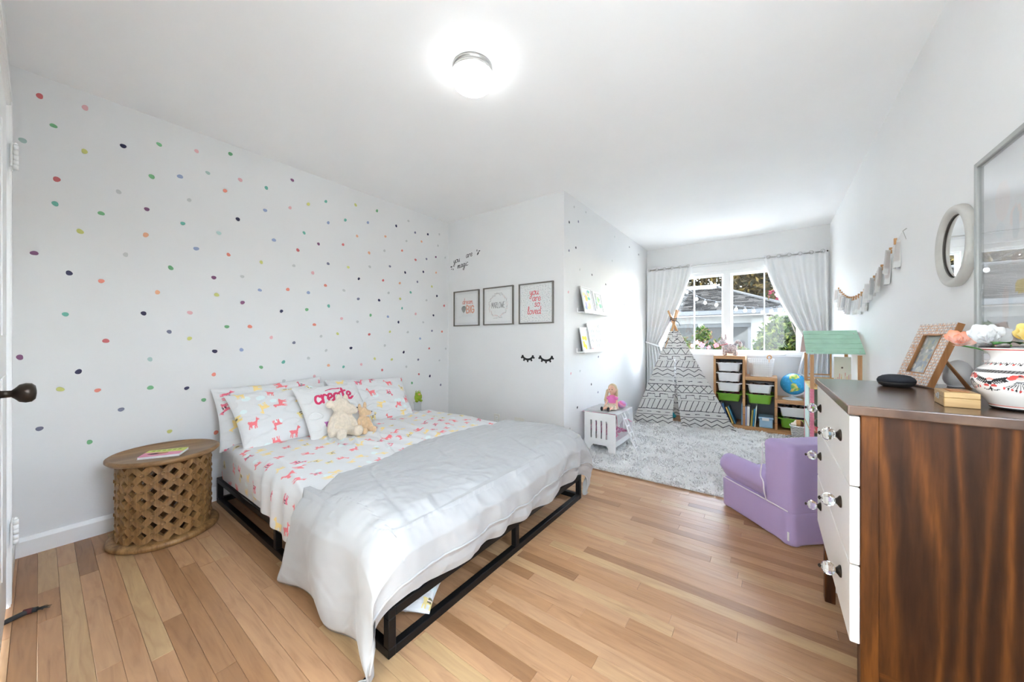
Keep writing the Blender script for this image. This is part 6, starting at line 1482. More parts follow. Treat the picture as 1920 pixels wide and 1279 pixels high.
for q in ((0, fb, 0, FH_), (FW_ - fb, FW_, 0, FH_), (fb, FW_ - fb, 0, fb), (fb, FW_ - fb, FH_ - fb, FH_)): build('frame_bar', MB().box(q[0], q[1], q[2], q[3], -.006, .012, PF), M['framewood'], pf)
for q in ((fb, fb + .004, fb, FH_ - fb), (FW_ - fb - .004, FW_ - fb, fb, FH_ - fb), (fb + .004, FW_ - fb - .004, fb, fb + .004), (fb + .004, FW_ - fb - .004, FH_ - fb - .004, FH_ - fb)): build('inner_lip', MB().box(*q, .0121, .0135, PF), M['framewood'], pf)
def photo(w, h):
    r = random.Random(6); s = [('p', [(0, 0), (w, 0), (w, h * .35), (0, h * .45)], lin((140, 150, 166))), ('p', [(0, h * .55), (w, h * .7), (w, h), (0, h)], lin((150, 156, 140)))]
    for k in range(46): s.append(('e', r.uniform(0, w), r.uniform(0, h), r.uniform(.003, .010), r.uniform(.003, .014), lin(r.choice([(168, 172, 168), (186, 188, 182), (132, 138, 138), (206, 204, 196), (180, 170, 140), (120, 134, 150)]))))
    return s
O = PF @ Vector((fb, fb, .002)); flat_print('photo_print', O, e, upv, FW_ - 2 * fb, FH_ - 2 * fb, 70, 100, lin((160, 164, 158)), photo(FW_ - 2 * fb, FH_ - 2 * fb), pf)
build('glass', MB().box(fb, FW_ - fb, fb, FH_ - fb, .006, .007, PF), M['cover_glass'], pf)
foot = Vector((.535, 1.845, Z9)); tp_ = PF @ Vector((FW_ * .5, FH_ * .62, -.007)); sd = e * .007
build('easel_back', MB().add([tp_ - sd, tp_ + sd, foot + sd * 1.6, foot - sd * 1.6, tp_ - sd + nn * .003, tp_ + sd + nn * .003, foot + sd * 1.6 + nn * .003, foot - sd * 1.6 + nn * .003], [(0, 1, 2, 3), (7, 6, 5, 4), (0, 4, 5, 1), (1, 5, 6, 2), (2, 6, 7, 3), (3, 7, 4, 0)]), M['framewood'], pf)
# little pine box with a clasp
pb = thing('wooden_box', (.37, 1.375, Z9), 'little pale wooden box with a metal clasp beside the vase', 'box')
M['palewood'] = wood('pale_basswood', L3(176, 138, 86), L3(206, 172, 120), 'x', 3, .5, .2); 
Bq = Matrix.Translation((.345, 1.322, Z9)) @ Matrix.Rotation(math.radians(-5), 4, 'Z')
build('box_body', MB().bbox(0, .056, 0, .098, 0, .022, .0012, 1, Bq), M['palewood'], pb); build('box_lid', MB().bbox(0, .056, 0, .098, .0225, .036, .0012, 1, Bq), M['palewood'], pb)
build('inset_panel', MB().bbox(.012, .044, .02, .078, .0362, .0385, .0008, 1, Bq), M['framewood'], pb)
build('clasp', MB().bbox(-.0025, -.0002, .042, .054, .014, .030, .0008, 1, Bq).tube([Bq @ Vector((-.004, .044, .018)), Bq @ Vector((-.004, .052, .018)), Bq @ Vector((-.004, .052, .026)), Bq @ Vector((-.004, .044, .026))], .0012, 6, closed=True), M['chrome'], pb)
# white egg
eg = thing('egg_lamp', (.53, 1.905, Z9), 'smooth white egg-shaped lamp between the photo frame and the vase', 'lamp')
EM = Matrix.Translation((.528, 1.90, Z9)); M['eggwhite'] = mat('frosted_white', (.80, .80, .80), .4, var=.01)
build('egg_shell', MB().lathe([(.022, .004), (.030, .012), (.0355, .026), (.0365, .040), (.034, .056), (.028, .072), (.019, .085), (.009, .092), (.001, .094)], 36, EM), M['eggwhite'], eg)
build('egg_base', MB().lathe([(.024, 0), (.026, .002), (.024, .0045)], 30, EM), M['plastic'], eg)
# ---- painted vase with silk flowers
vs_ = thing('painted_vase', (.472, 1.362, Z9), 'white ceramic vase painted with red and black flowers', 'vase')
VX, VY = .472, 1.362
vp = [(.040, 0), (.044, .004), (.045, .010), (.052, .022), (.063, .040), (.070, .058), (.0715, .070), (.069, .082), (.061, .096), (.050, .106), (.044, .114), (.0425, .122), (.046, .132), (.054, .140), (.059, .144), (.060, .148)]
vpi = smooth_path(vp, 10); na = 360; ang_c = math.atan2(-VY, -VX)
R0 = np.array([p[0] for p in vpi]); ZV = np.array([p[1] for p in vpi]); AA, JJ = np.meshgrid(np.linspace(0, 2 * np.pi, na + 1)[:-1], np.arange(len(vpi)), indexing='ij'); RR, ZZ = R0[JJ], ZV[JJ]
dA = (AA - ang_c + np.pi) % (2 * np.pi) - np.pi
Uv = dA * .066; Vv = ZZ                                # unrolled: across and up
rd_, bk_ = lin((206, 72, 66)), lin((40, 38, 40)); pkc = lin((226, 150, 140))
sh = []
def band(z, w, c): sh.append(('p', [(-.3, z - w), (.3, z - w), (.3, z + w), (-.3, z + w)], c))
band(.003, .003, bk_); band(.010, .0012, pkc); band(.147, .002, bk_); band(.141, .0012, rd_)
band(.0905, .0032, lin((120, 116, 114)))
for k in range(-40, 41): sh.append(('l', [(k * .006, .088), (k * .006 + .005, .093)], .0008, bk_))
for k in range(-16, 17):
    x = k * .0125; sh.append(('l', smooth_path([(x - .005, .107), (x - .002, .1105), (x + .002, .107), (x + .005, .1105)]), .0008, bk_)); sh.append(('e', x, .1065, .0024, .0018, rd_ if k % 2 else bk_))
for k in range(-5, 6):
    cx_ = k * .041
    if k % 2 == 0:
        for q in range(5): an = math.pi * q / 4; sh.append(('e', cx_ + .011 * math.cos(an), .076 + .005 * math.sin(an), .006, .0042, rd_)); 
        sh.append(('e', cx_, .076, .005, .004, pkc)); sh.append(('e', cx_, .0815, .003, .002, bk_))
        for q in range(-4, 5): sh.append(('l', smooth_path([(cx_ + q * .001, .070), (cx_ + q * .003, .060), (cx_ + q * .0052, .050 + abs(q) * .0012)]), .0007, bk_)); sh.append(('e', cx_ + q * .0052, .048 + abs(q) * .0014, .0016, .0032, bk_ if q % 2 else rd_))
    else:
        for s in (-1, 1):
            for q in range(6):
                x = cx_ + s * (.004 + q * .0035); z = .067 + q * .0012
                sh.append(('l', [(x, z), (x + s * .003, z + .006)], .0013, bk_)); sh.append(('l', [(x, z), (x + s * .004, z - .004)], .0013, bk_))
        sh += [('e', cx_, .064, .0042, .0042, bk_), ('e', cx_ - .006, .058, .005, .003, rd_), ('e', cx_ + .006, .058, .005, .003, rd_), ('e', cx_, .073, .006, .003, pkc)]
        for s in (-1, 1): sh.append(('l', smooth_path([(cx_, .052), (cx_ + s * .006, .047), (cx_ + s * .013, .050)]), .0010, bk_))
        sh.append(('l', [(cx_, .055), (cx_, .046)], .0010, bk_))
build('vase_body', MB().grid(VX + RR * np.cos(AA), VY + RR * np.sin(AA), Z9 + ZZ, closed_u=True), M['attr_gloss'], vs_, cols=paint(Uv, Vv, lin((236, 232, 228)), sh), fixn=False)
build('vase_inside', MB().lathe([(.0585, .147), (.051, .139), (.041, .125), (.041, .112), (.03, .10), (.001, .10)], 40, Matrix.Translation((VX, VY, Z9)), close=False).lathe([(.0585, .147), (.0600, .148)], 40, Matrix.Translation((VX, VY, Z9)), close=False), M['dark'], vs_)
build('vase_foot', MB().lathe([(.001, 0), (.040, 0), (.040, .0005)], 40, Matrix.Translation((VX, VY, Z9))), M['dark'], vs_)
def petals(cx_, cy_, cz_, R, n, c_in, c_out, seed, name, label):
    """a full rose: cupped petals in a spiral, open outside and closed at the heart"""
    t = thing(name, (VX, VY, Z9 + .12), label, 'flower', 'silk flowers in the painted vase'); r = random.Random(seed)
    TILT = np.array(Vector((-.30 + .1 * r.uniform(-1, 1), -.80, .62)).to_track_quat('Z', 'Y').to_matrix())          # the open heart nods towards the room
    for k in range(n):
        lay = k / (n - 1); az = k * 2.4 + r.uniform(-.25, .25); Lp = R * (1.25 - .55 * lay)
        U, V = np.meshgrid(np.linspace(0, 1, 10), np.linspace(-1, 1, 9), indexing='ij')
        el = (.42 + 1.0 * lay) + U * (.85 - .8 * lay)                       # rises from the base, curling up
        rad = R * (.12 * (1 - lay)) + Lp * .95 * np.cumsum(np.cos(el), axis=0) / 10; hz_ = Lp * .95 * np.cumsum(np.sin(el), axis=0) / 10
        rad = rad - (1 - lay) * R * .22 * np.clip(U - .75, 0, 1) * 0; half = (1.05 - .35 * lay) * np.sin(np.pi * np.clip(.10 + .72 * U, 0, 1)) ** .7
        wv = .05 * R * np.sin(V * 5 + k * 1.7) * U; an = az + V * half * (.75 + .5 * lay)
        rr_ = np.maximum(rad + wv, .02 * R); x = rr_ * np.cos(an); y_ = rr_ * np.sin(an); z = hz_ - R * .35 - .10 * R * V ** 2 * U + .06 * R * np.cos(V * 4 + k) * U
        Q = np.stack([x, y_, z], -1) @ TILT.T; x, y_, z = Q[..., 0], Q[..., 1], Q[..., 2]
        mix = np.clip(U.ravel()[:, None] * 1.2 - .25 + r.uniform(-.25, .25), 0, 1); C = np.array(c_in) * (1 - mix) + np.array(c_out) * mix
        build('petal', MB().grid(cx_ + x, cy_ + y_, cz_ + z), M['attr_fab'], t, cols=C, fixn=False)
    build('stem', MB().tube(smooth_path([(VX + (cx_ - VX) * .2, VY + (cy_ - VY) * .2, Z9 + .105), (VX + (cx_ - VX) * .5, VY + (cy_ - VY) * .5, Z9 + .135), (cx_, cy_, cz_ - R * .3)]), .002, 6), M['leaf'], t)
    return t
M['leaf'] = mat('silk_leaf', L3(58, 120, 44), .6, var=.12, vscale=40)
petals(.438, 1.402, Z9 + .166, .042, 15, lin((238, 238, 238)), lin((226, 226, 226)), 1, 'silk_flower', 'large white silk rose over the vase rim')
petals(.405, 1.452, Z9 + .160, .034, 11, lin((244, 222, 212)), lin((238, 160, 126)), 2, 'silk_flower', 'peach silk bloom left of the white rose')
petals(.492, 1.348, Z9 + .168, .042, 15, lin((236, 196, 60)), lin((242, 224, 150)), 3, 'silk_flower', 'yellow silk rose at the right of the vase')
petals(.535, 1.42, Z9 + .160, .034, 11, lin((240, 240, 238)), lin((232, 230, 226)), 4, 'silk_flower', 'small white silk bloom at the back of the bouquet')
for k, (x, y_, az) in enumerate(((.452, 1.345, 3.9), (.48, 1.31, 4.6), (.49, 1.395, 1.4))):
    lf = thing('silk_leaf', (VX, VY, Z9 + .15), ('green silk leaf under the white and yellow roses', 'green silk leaf hanging at the near side of the vase', 'green silk leaf at the back of the bouquet')[k], 'leaf')
    U, V = np.meshgrid(np.linspace(0, 1, 9), np.linspace(-1, 1, 5), indexing='ij'); w = .017 * np.sin(np.pi * U) ; x_ = U * .05; zz = .004 + .010 * U - .012 * U ** 2 + .004 * V ** 2
    build('leaf_blade', MB().grid(x + x_ * math.cos(az) - w * V * math.sin(az), y_ + x_ * math.sin(az) + w * V * math.cos(az), Z9 + .150 + zz), M['leaf'], lf, fixn=False)
    build('leaf_stem', MB().tube([(VX + (x - VX) * .3, VY + (y_ - VY) * .3, Z9 + .108), (x, y_, Z9 + .153)], .0013, 5), M['leaf'], lf)

# ================================================================== right wall: mirror, large frame, photo garland
om = thing('wall_mirror', (XR - .01, 2.03, 1.28), 'rounded wall mirror in a thick pale grey wooden frame', 'mirror')
OMc = (XR, 2.033, 1.434); ay, az_ = .152, .150
M['greyframe'] = mat('washed_grey_wood', L3(196, 194, 188), .5, var=.06, vscale=25, bump=.1, stretch=(1, .3, 1))
a_ = np.linspace(0, 2 * np.pi, 97)[:-1]; prof = [(1.0, 0), (1.01, .006), (1.0, .019), (.975, .024), (.93, .026), (.86, .025), (.83, .022), (.81, .018), (.79, .016), (.78, .012), (.78, .004)]
A_, J_ = np.meshgrid(a_, np.arange(len(prof)), indexing='ij'); sc_ = np.array([p[0] for p in prof])[J_]; dp_ = np.array([p[1] for p in prof])[J_]
build('frame', MB().grid(OMc[0] - .001 - dp_, OMc[1] + ay * sc_ * np.cos(A_), OMc[2] + az_ * sc_ * np.sin(A_), closed_u=True), M['greyframe'], om, fixn=False)
build('inner_bead', MB().tube([(OMc[0] - .0105, OMc[1] + ay * .777 * math.cos(q), OMc[2] + az_ * .777 * math.sin(q)) for q in a_[::2]], .0022, 6, closed=True), mat('dark_bead', L3(92, 88, 80), .5), om)
M['mirror'] = mat('silvered_glass', (.92, .93, .92), .01, metal=1.0, var=.0)
build('mirror_glass', MB().add([(OMc[0] - .008, OMc[1] + ay * .785 * math.cos(q), OMc[2] + az_ * .785 * math.sin(q)) for q in a_], [tuple(range(96))]), M['mirror'], om)
lf_ = thing('large_framed_art', (XR, 1.3, .98), 'large thin-framed pastel print under glass at the right edge', 'framed print')
fy0, fy1, fz0, fz1 = .93, 1.832, .975, 1.662
for q in ((fy0, fy0 + .016, fz0, fz1), (fy1 - .016, fy1, fz0, fz1), (fy0 + .016, fy1 - .016, fz0, fz0 + .016), (fy0 + .016, fy1 - .016, fz1 - .016, fz1)): build('frame_bar', MB().bbox(XR - .028, XR - .001, *q, .0015, 1), mat('grey_metal_frame', L3(176, 178, 176), .35, metal=.3), lf_)
def pastel(w, h):
    r = random.Random(8); s = []
    for k in range(26): s.append(('e', r.uniform(.1, .9) * w, r.uniform(.15, .8) * h, r.uniform(.015, .05), r.uniform(.015, .06), lin(r.choice([(238, 222, 216), (244, 222, 150), (222, 226, 232), (226, 232, 234), (240, 230, 226), (214, 220, 222)]))))
    return s
flat_print('print', (XR - .012, fy1 - .017, fz0 + .017), (0, -1, 0), (0, 0, 1), fy1 - fy0 - .034, fz1 - fz0 - .034, 130, 100, lin((236, 236, 236)), pastel(fy1 - fy0 - .034, fz1 - fz0 - .034), lf_)
build('glass', MB().box(XR - .022, XR - .020, fy0 + .016, fy1 - .016, fz0 + .016, fz1 - .016), M['cover_glass'], lf_)
ga = thing('photo_garland', (XR - .02, 3.4, 1.3), 'string of small photographs clipped up along the right wall', 'garland')
gp = [(1693, 433), (1683.6, 447.4), (1674, 465), (1661.7, 489), (1650.8, 509), (1641, 521), (1633, 532.7), (1623, 545), (1616, 551.5), (1604, 558.5), (1591, 559), (1580, 550.7), (1572.5, 541)]
G3 = [on_x(u, v, XR - .012) for u, v in gp]
GP = smooth_path([tuple(p) for p in G3], 6); build('string', MB().tube(GP, .0016, 5), M['linen'], ga)
gd = np.array(GP); sl_ = np.concatenate([[0], np.cumsum(np.linalg.norm(np.diff(gd, axis=0), axis=1))]); rg = random.Random(14)
build('wall_hook', MB().tube([tuple(G3[0]), (XR - .0035, G3[0][1] - .02, G3[0][2] + .006)], .0025, 6).tube([tuple(G3[0]), (XR - .012, G3[0][1] - .055, G3[0][2] - .055)], .0014, 5), M['chrome'], ga)
NPH = 21
for k in range(NPH):
    s_ = sl_[-1] * (.055 + .93 * k / (NPH - 1)); p = np.array([np.interp(s_, sl_, gd[:, i]) for i in range(3)])
    w, h = rg.uniform(.06, .085), rg.uniform(.125, .155); yaw = rg.uniform(-.6, .6); U, V = np.meshgrid(np.linspace(-.5, .5, 9), np.linspace(0, 1, 12), indexing='ij')
    cur = .020 * (U * 2) ** 2 * rg.choice([-1, 1, .6]); off = .014 + .012 * V + cur * 1.0 + U * w * math.sin(yaw) * .45
    pc = np.where((np.abs(U) < .42) & (V > .08) & (V < .80), 1, 0).ravel()[:, None]; base = lin((232, 232, 230)); pic = lin(rg.choice([(196, 198, 200), (186, 190, 196), (206, 200, 196), (176, 178, 180), (214, 214, 214)]))
    X_ = np.minimum(p[0] - off + .012, XR - .0015); build('photo', MB().grid(X_, p[1] + U * w * math.cos(yaw), p[2] - V * h), M['attr'], ga, cols=base * (1 - pc) + pic * pc, fixn=False)
    build('clip', MB().box(p[0] - .010, p[0] + .002, p[1] - .004, p[1] + .004, p[2] - .018, p[2] + .016), M['pine'], ga)
# folded paper on the floor behind the chair, against the dresser leg
pp = on_z(1531, 1030, .0)
build('paper_scrap', MB().add([(.20, 2.03, .002), (.262, 2.012, .002), (.275, 2.055, .035), (.212, 2.072, .045), (.20, 2.0305, .003), (.262, 2.0125, .003), (.275, 2.0555, .036), (.212, 2.0725, .046)], [(3, 2, 1, 0), (4, 5, 6, 7), (0, 1, 5, 4), (1, 2, 6, 5), (2, 3, 7, 6), (3, 0, 4, 7)]), M['matboard'], label='folded scrap of white paper on the floor between the armchair and the dresser', cat='paper')
# ================================================================== the yard beyond the window
GZ_ = -.45
M['ground'] = mat('pale_bounce_ground', (.36, .355, .34), .9, var=.08, vscale=2, bump=.1)
build('ground', MB().box(-40, 40, -40, 60, GZ_ - .1, GZ_), M['ground'], label='pale ground added outside to bounce daylight into the room', cat='ground', kind='structure')  # pale ground added so daylight bounces in through the windows
build('sky_blocking_wall', MB().box(3.0, 3.2, -4.0, 4.6, GZ_, 2.45).box(2.95, 3.25, -4.0, 4.6, 2.45, 2.50), mat('grey_render', (.30, .30, .29), .9, var=.08, vscale=3, bump=.2, bscale=30), label='added grey wall out of view, blocking low sky at the side window', cat='added wall', kind='structure')  # unseen wall added to cut low skylight reaching the dotted wall
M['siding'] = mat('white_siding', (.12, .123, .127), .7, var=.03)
M['darkframe'] = mat('dark_window_frame', (.025, .028, .032), .5)
M['screen'] = mat('grey_screen', (.010, .010, .010), .7, var=.10, vscale=1.5)
M['shingle'] = attr_mat('roof_shingle', .95, .3, 60, spec=.03)
NY = 10.3
nb = thing('neighbour_house', (-1.5, NY, GZ_), 'low white neighbouring house with a shingled roof seen through the window', 'house')
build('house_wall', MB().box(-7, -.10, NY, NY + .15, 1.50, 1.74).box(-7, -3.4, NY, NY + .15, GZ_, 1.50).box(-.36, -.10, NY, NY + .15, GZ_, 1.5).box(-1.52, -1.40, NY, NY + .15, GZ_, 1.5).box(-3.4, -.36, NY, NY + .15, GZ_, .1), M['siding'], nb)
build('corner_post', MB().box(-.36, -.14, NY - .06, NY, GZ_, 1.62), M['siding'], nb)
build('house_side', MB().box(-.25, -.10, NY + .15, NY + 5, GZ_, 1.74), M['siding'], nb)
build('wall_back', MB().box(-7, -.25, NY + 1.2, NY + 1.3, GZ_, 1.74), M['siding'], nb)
for x0, x1 in ((-3.4, -2.42), (-2.42, -1.52), (-1.40, -.36)):
    w_ = build('window_unit', MB().box(x0, x0 + .07, NY + .04, NY + .12, .1, 1.5).box(x1 - .07, x1, NY + .04, NY + .12, .1, 1.5).box(x0 + .07, x1 - .07, NY + .04, NY + .12, 1.40, 1.5).box(x0 + .07, x1 - .07, NY + .04, NY + .12, .1, .18), M['darkframe'], nb)
    build('screen_pane', MB().box(x0 + .07, x1 - .07, NY + .07, NY + .09, .18, 1.40), M['screen'] if x0 > -1.5 else M['screen'], w_)
# roof: courses of shingles stepping up to a ridge, hipped on the right
rr3 = random.Random(5); mb = MB(); cc = []; nC = 22
def roof_pt(t): return (NY - .55 + 3.3 * t, 1.78 + 1.02 * t)
for k in range(nC):
    t0, t1 = k / nC, (k + 1.25) / nC; (y0_, z0_), (y1_, z1_) = roof_pt(t0), roof_pt(t1); xr = .42 - 1.9 * t0; x = -9 + (k % 2) * .12
    while x < xr:
        w = .24 * rr3.uniform(.8, 1.2); x2 = min(x + w, xr)
        mb.add([(x, y0_, z0_ + .035), (x2 - .008, y0_, z0_ + .035), (x2 - .008, y1_, z1_ + .012), (x, y1_, z1_ + .012), (x, y0_, z0_ + .012), (x2 - .008, y0_, z0_ + .012)], [(0, 1, 2, 3), (4, 5, 1, 0)])
        g = rr3.choice([.005, .009, .015, .026]); cc += [[g * 1.1, g * .98, g * .88]] * 6; x += w
roof = build('roof_slope', MB().add([(-9, *roof_pt(0)), (.42, *roof_pt(0)), (.42 - 1.9, *roof_pt(1)), (-9, *roof_pt(1)), (-9, NY + 6, 1.78), (.42, NY + 6, 1.78)], [(0, 1, 2, 3), (3, 2, 5, 4), (1, 5, 2)]), mat('roof_deck', (.12, .115, .11), .9), nb)
build('shingles', mb, M['shingle'], roof, cols=np.array(cc), kind='stuff', fixn=False)
build('ridge_cap', MB().tube([(-9, roof_pt(1)[0], roof_pt(1)[1] + .03), (.42 - 1.9, roof_pt(1)[0], roof_pt(1)[1] + .03), (.42, roof_pt(0)[0], roof_pt(0)[1] + .03)], .05, 6), mat('ridge_shingle', (.03, .028, .027), .9), nb)
build('gutter', MB().box(-9, .45, NY - .66, NY - .55, 1.69, 1.79), mat('grey_gutter', (.035, .036, .038), .6), nb)
build('soffit', MB().box(-9, .42, NY - .55, NY, 1.735, 1.75), M['siding'], nb)
build('roof_vent', MB().box(-2.15, -1.35, NY + 2.4, NY + 2.9, 2.45, 2.78).box(-2.2, -1.3, NY + 2.35, NY + 2.95, 2.78, 2.82), mat('grey_vent', (.35, .37, .4), .5), nb)
# ---- leaves on twigs
def leaf_cloud(n, blobs_, size, pal, seed, flat=.3):
    r = np.random.default_rng(seed); bl = np.array(blobs_); pick = r.integers(0, len(bl), n); d = r.normal(size=(n, 3)); d /= np.linalg.norm(d, axis=1)[:, None]; rad = r.random(n) ** .45
    c = bl[pick, :3] + d * bl[pick, 3:6] * rad[:, None]; a = r.normal(size=(n, 3)); a /= np.linalg.norm(a, axis=1)[:, None]; b_ = np.cross(a, r.normal(size=(n, 3))); b_ /= np.linalg.norm(b_, axis=1)[:, None]
    s = size * r.uniform(.6, 1.3, n)[:, None]; nn_ = np.cross(a, b_) * s * .15
    V = np.stack([c - a * s, c + b_ * s * .42 + nn_, c + a * s, c - b_ * s * .42 + nn_], 1).reshape(-1, 3)
    mb = MB(); mb.v = [tuple(p) for p in V.tolist()]; mb.f = [(4 * i, 4 * i + 1, 4 * i + 2, 4 * i + 3) for i in range(n)]; mb.sm = [False] * n
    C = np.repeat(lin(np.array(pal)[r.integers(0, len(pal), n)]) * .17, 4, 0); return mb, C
def leaf_mat(name, rough=.55):
    m, nt, b = base_mat(name); a = N(nt, 'ShaderNodeAttribute', attribute_name='Col'); nt.links.new(a.outputs['Color'], b.inputs['Base Color']); b.inputs['Roughness'].default_value = .9; b.inputs['Specular IOR Level'].default_value = .08
    tr = N(nt, 'ShaderNodeBsdfTranslucent'); nt.links.new(a.outputs['Color'], tr.inputs['Color']); mx = N(nt, 'ShaderNodeMixShader'); mx.inputs[0].default_value = .3; o = nt.nodes['Material Output']
    nt.links.new(b.outputs[0], mx.inputs[1]); nt.links.new(tr.outputs[0], mx.inputs[2]); nt.links.new(mx.outputs[0], o.inputs['Surface']); return m
M['foliage'] = leaf_mat('foliage'); M['bark'] = mat('bark', (.08, .06, .045), .9, var=.3, vscale=12, bump=.4, bscale=20)
def plant(name, base, blobs_, n, size, pal, seed, label, cat, flowers=None, trunk=.05, group=None):
    t = thing(name, base, label, cat, group)
    mb, C = leaf_cloud(n, blobs_, size, pal, seed); build('foliage', mb, M['foliage'], t, cols=C, kind='stuff', fixn=False)
    st = MB(); B0 = Vector(base)
    for q in blobs_[:6]:
        e = Vector(q[:3]); m_ = B0.lerp(e, .5) + Vector((0, 0, .1 * (e - B0).length)); st.tube([B0, m_, e], [trunk, trunk * .6, trunk * .25], 6)
    build('stems', st, M['bark'], t)
    if flowers:
        fr_ = random.Random(seed)
        for (x, y_, z, R, col) in flowers:
            m_ = M.setdefault('fl%d_%d_%d' % col, mat('blossom', L3(*col), .6, var=.1, vscale=20)); f_ = MB()
            for k in range(5):
                an = 2 * math.pi * k / 5 + fr_.random(); f_.ell((x + R * .55 * math.cos(an), y_ - .01, z + R * .55 * math.sin(an)), (R * .5, R * .18, R * .42), 8, 6, Matrix.Rotation(-an, 3, 'Y'))
            build('blossom', f_, m_, t)
AUT = [(110, 92, 58), (134, 112, 66), (160, 134, 74), (84, 76, 54), (70, 72, 50), (98, 86, 62), (186, 156, 88)]
plant('street_tree', (-1.5, 17.5, GZ_), [(-4.2, 17.2, 3.9, 1.5, 1.2, 1.1), (-2.6, 17.4, 4.3, 1.6, 1.2, 1.3), (-1.0, 17.5, 4.4, 1.7, 1.3, 1.4), (.6, 17.2, 4.0, 1.6, 1.2, 1.3), (-3.4, 17.0, 3.0, 1.6, 1.1, .9), (-.2, 17.0, 3.1, 1.8, 1.1, 1.0), (1.8, 16.8, 3.2, 1.3, 1.0, 1.2), (-5.4, 17.0, 3.2, 1.2, 1.0, 1.2), (-2.0, 17.2, 5.2, 1.8, 1.2, 1.0), (.8, 17.2, 5.0, 1.8, 1.2, 1.0), (-3.0, 16.8, 2.6, 1.8, .9, .7), (.6, 16.8, 2.6, 1.8, .9, .7)], 34000, .11, AUT, 3, 'large tree with golden brown leaves behind the neighbouring roof', 'tree', trunk=.16)
plant('street_tree', (2.6, 15.5, GZ_), [(1.5, 15.3, 2.4, 1.1, .9, 1.0), (2.6, 15.4, 3.2, 1.3, 1.0, 1.2), (.6, 15.4, 2.5, .9, .8, .8)], 6000, .085, [(96, 86, 58), (70, 72, 46), (124, 104, 66)], 6, 'darker brown tree to the right of the golden one', 'tree', trunk=.1)
_t = plant('added_shade_tree', (2.5, 7.2, GZ_), [(2.35, 7.1, 3.45, .85, .8, .85), (2.1, 6.85, 3.1, .7, .7, .6), (2.7, 7.4, 3.8, .7, .7, .6), (2.35, 7.55, 3.8, .5, .45, .45)], 6000, .09, [(74, 104, 44), (104, 134, 52), (52, 76, 38)], 21, 'added unseen tree keeping the sun off the right casement', 'tree', trunk=.06)  # out-of-view tree added to narrow the sun patch on the alcove wall
_t = [o for o in bpy.data.objects if o.name.startswith('added_shade_tree')][-1]
remesh('opaque_core', MB().ell((2.35, 7.1, 3.45), (.75, .7, .75), 14, 10).ell((2.1, 6.85, 3.1), (.6, .6, .5), 14, 10).ell((2.35, 7.5, 3.78), (.45, .42, .42), 14, 10), .08, mat('sun_blocking_core', (.006, .010, .004), .95, var=.5, vscale=14, bump=1.0, bscale=12, spec=.05), _t, 1)  # solid core so the added tree stops the sun
GRN = [(74, 104, 44), (104, 134, 52), (140, 160, 66), (52, 76, 38), (170, 180, 90), (60, 88, 44)]
plant('shrub', (.5, 8.6, GZ_), [(.22, 8.5, .9, .5, .4, .7), (.65, 8.6, 1.2, .5, .4, .6), (.25, 8.7, .4, .5, .4, .5), (.95, 8.6, .6, .5, .4, .7)], 7500, .055, GRN, 9, 'dense green shrub right of the white corner post', 'shrub', trunk=.03)
_sh = [o for o in bpy.data.objects if o.name.startswith('shrub')][-1]
remesh('opaque_core', MB().ell((.22, 8.8, .7), (.5, .3, .85), 14, 10).ell((.7, 8.8, .85), (.55, .3, .9), 14, 10).ell((1.1, 8.8, .4), (.5, .3, .8), 14, 10), .08, mat('deep_leaf_mass', (.006, .010, .004), .95, var=.5, vscale=14, bump=1.0, bscale=12, spec=.05), _sh, 1)
plant('flowering_vine', (.75, 8.3, GZ_), [(.15, 8.25, 1.95, .22, .12, .14), (.36, 8.3, 2.1, .22, .12, .16), (.62, 8.3, 1.9, .2, .12, .2)], 420, .035, [(96, 120, 66), (206, 70, 110), (222, 96, 130), (120, 110, 70)], 11, 'pink flowering vine hanging below the neighbouring eave', 'vine', [(.05 + .55 * random.Random(k).random(), 8.15, 1.82 + .42 * random.Random(k + 50).random(), .05, (222, 76, 112)) for k in range(16)], trunk=.02)
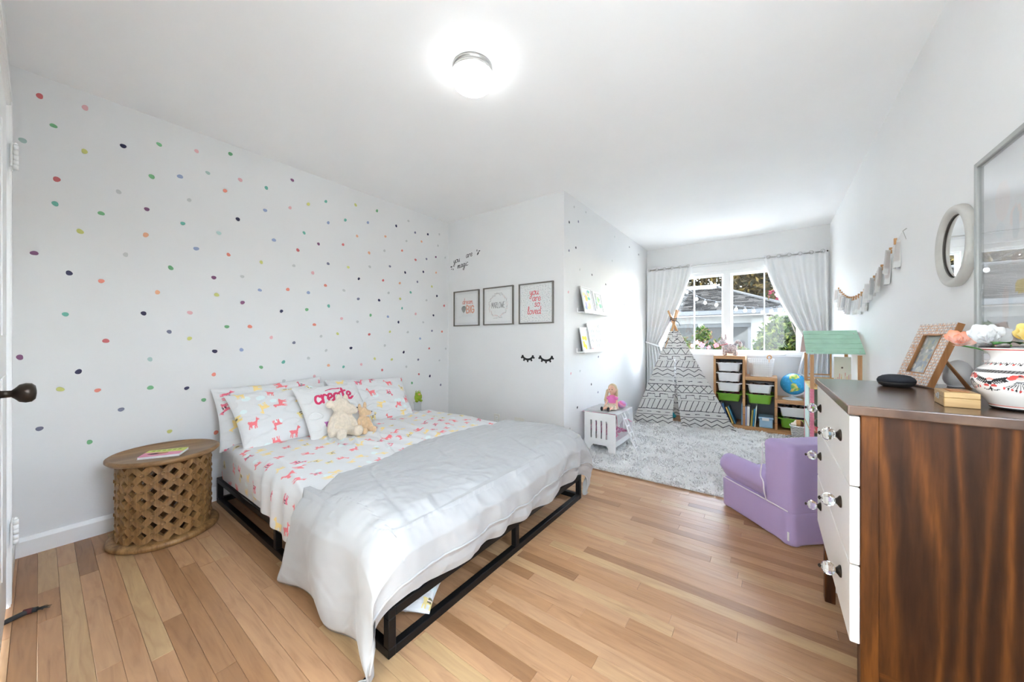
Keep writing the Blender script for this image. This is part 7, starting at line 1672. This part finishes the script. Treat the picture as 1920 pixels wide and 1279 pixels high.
HB = [(88, 122, 52), (120, 150, 64), (64, 94, 44), (150, 166, 90), (190, 150, 120)]
FLW = [(-.90, 6.5, 1.00, .045, (222, 66, 96)), (-.98, 6.55, 1.04, .035, (206, 90, 80)), (-.70, 6.55, .99, .04, (176, 56, 62)), (-.60, 6.55, 1.02, .032, (190, 80, 70)), (-1.05, 6.55, .98, .035, (210, 110, 100)), (-.8, 6.5, .96, .03, (196, 70, 80))]
plant('hibiscus_bush', (-.95, 6.7, GZ_), [(-1.0, 6.65, .98, .22, .16, .22), (-.92, 6.7, 1.18, .14, .12, .14), (-.65, 6.7, .96, .18, .14, .14), (-1.25, 6.7, 1.0, .16, .14, .16)], 800, .038, HB, 13, 'leafy bush with red blossoms just outside the left casement', 'shrub', FLW, trunk=.014)
plant('leafy_bush', (-.25, 6.9, GZ_), [(-.38, 6.85, .90, .14, .12, .09), (-.60, 6.8, 1.08, .09, .1, .07)], 260, .034, HB, 15, 'small leafy sprig rising behind the fabric animal', 'shrub', trunk=.012)
# ---- string of bulbs below the eave
sl = thing('string_lights', (-1.0, 8.0, 1.8), 'string of clear bulbs slung across the yard', 'string lights')
bpx = [(1236, 520), (1288, 545), (1306, 558), (1322, 565), (1343, 569), (1364, 573), (1380, 577), (1397, 579), (1413, 580), (1430, 582), (1446, 580), (1462, 577), (1480, 568), (1532, 545)]
BP = [on_y(u, v - 4, 8.0) for u, v in bpx]
for q in (BP[0], BP[-1]): build('support_post', MB().tube([(q[0], q[1] + .02, GZ_), (q[0], q[1] + .02, q[2] + .05)], .025, 8), M['bark'], sl)
build('cord', MB().tube(smooth_path([tuple(p) for p in BP]), .006, 5), M['dark'], sl)
M['bulb'] = mat('frosted_bulb', (.35, .345, .33), .2)
for p in BP:
    s_ = build('socket', MB().lathe([(.014, -.04), (.014, 0)], 8, Matrix.Translation(tuple(p))), M['dark'], sl)
    build('bulb', MB().ell((p[0], p[1], p[2] - .075), (.030, .030, .038), 10, 8), M['bulb'], s_)
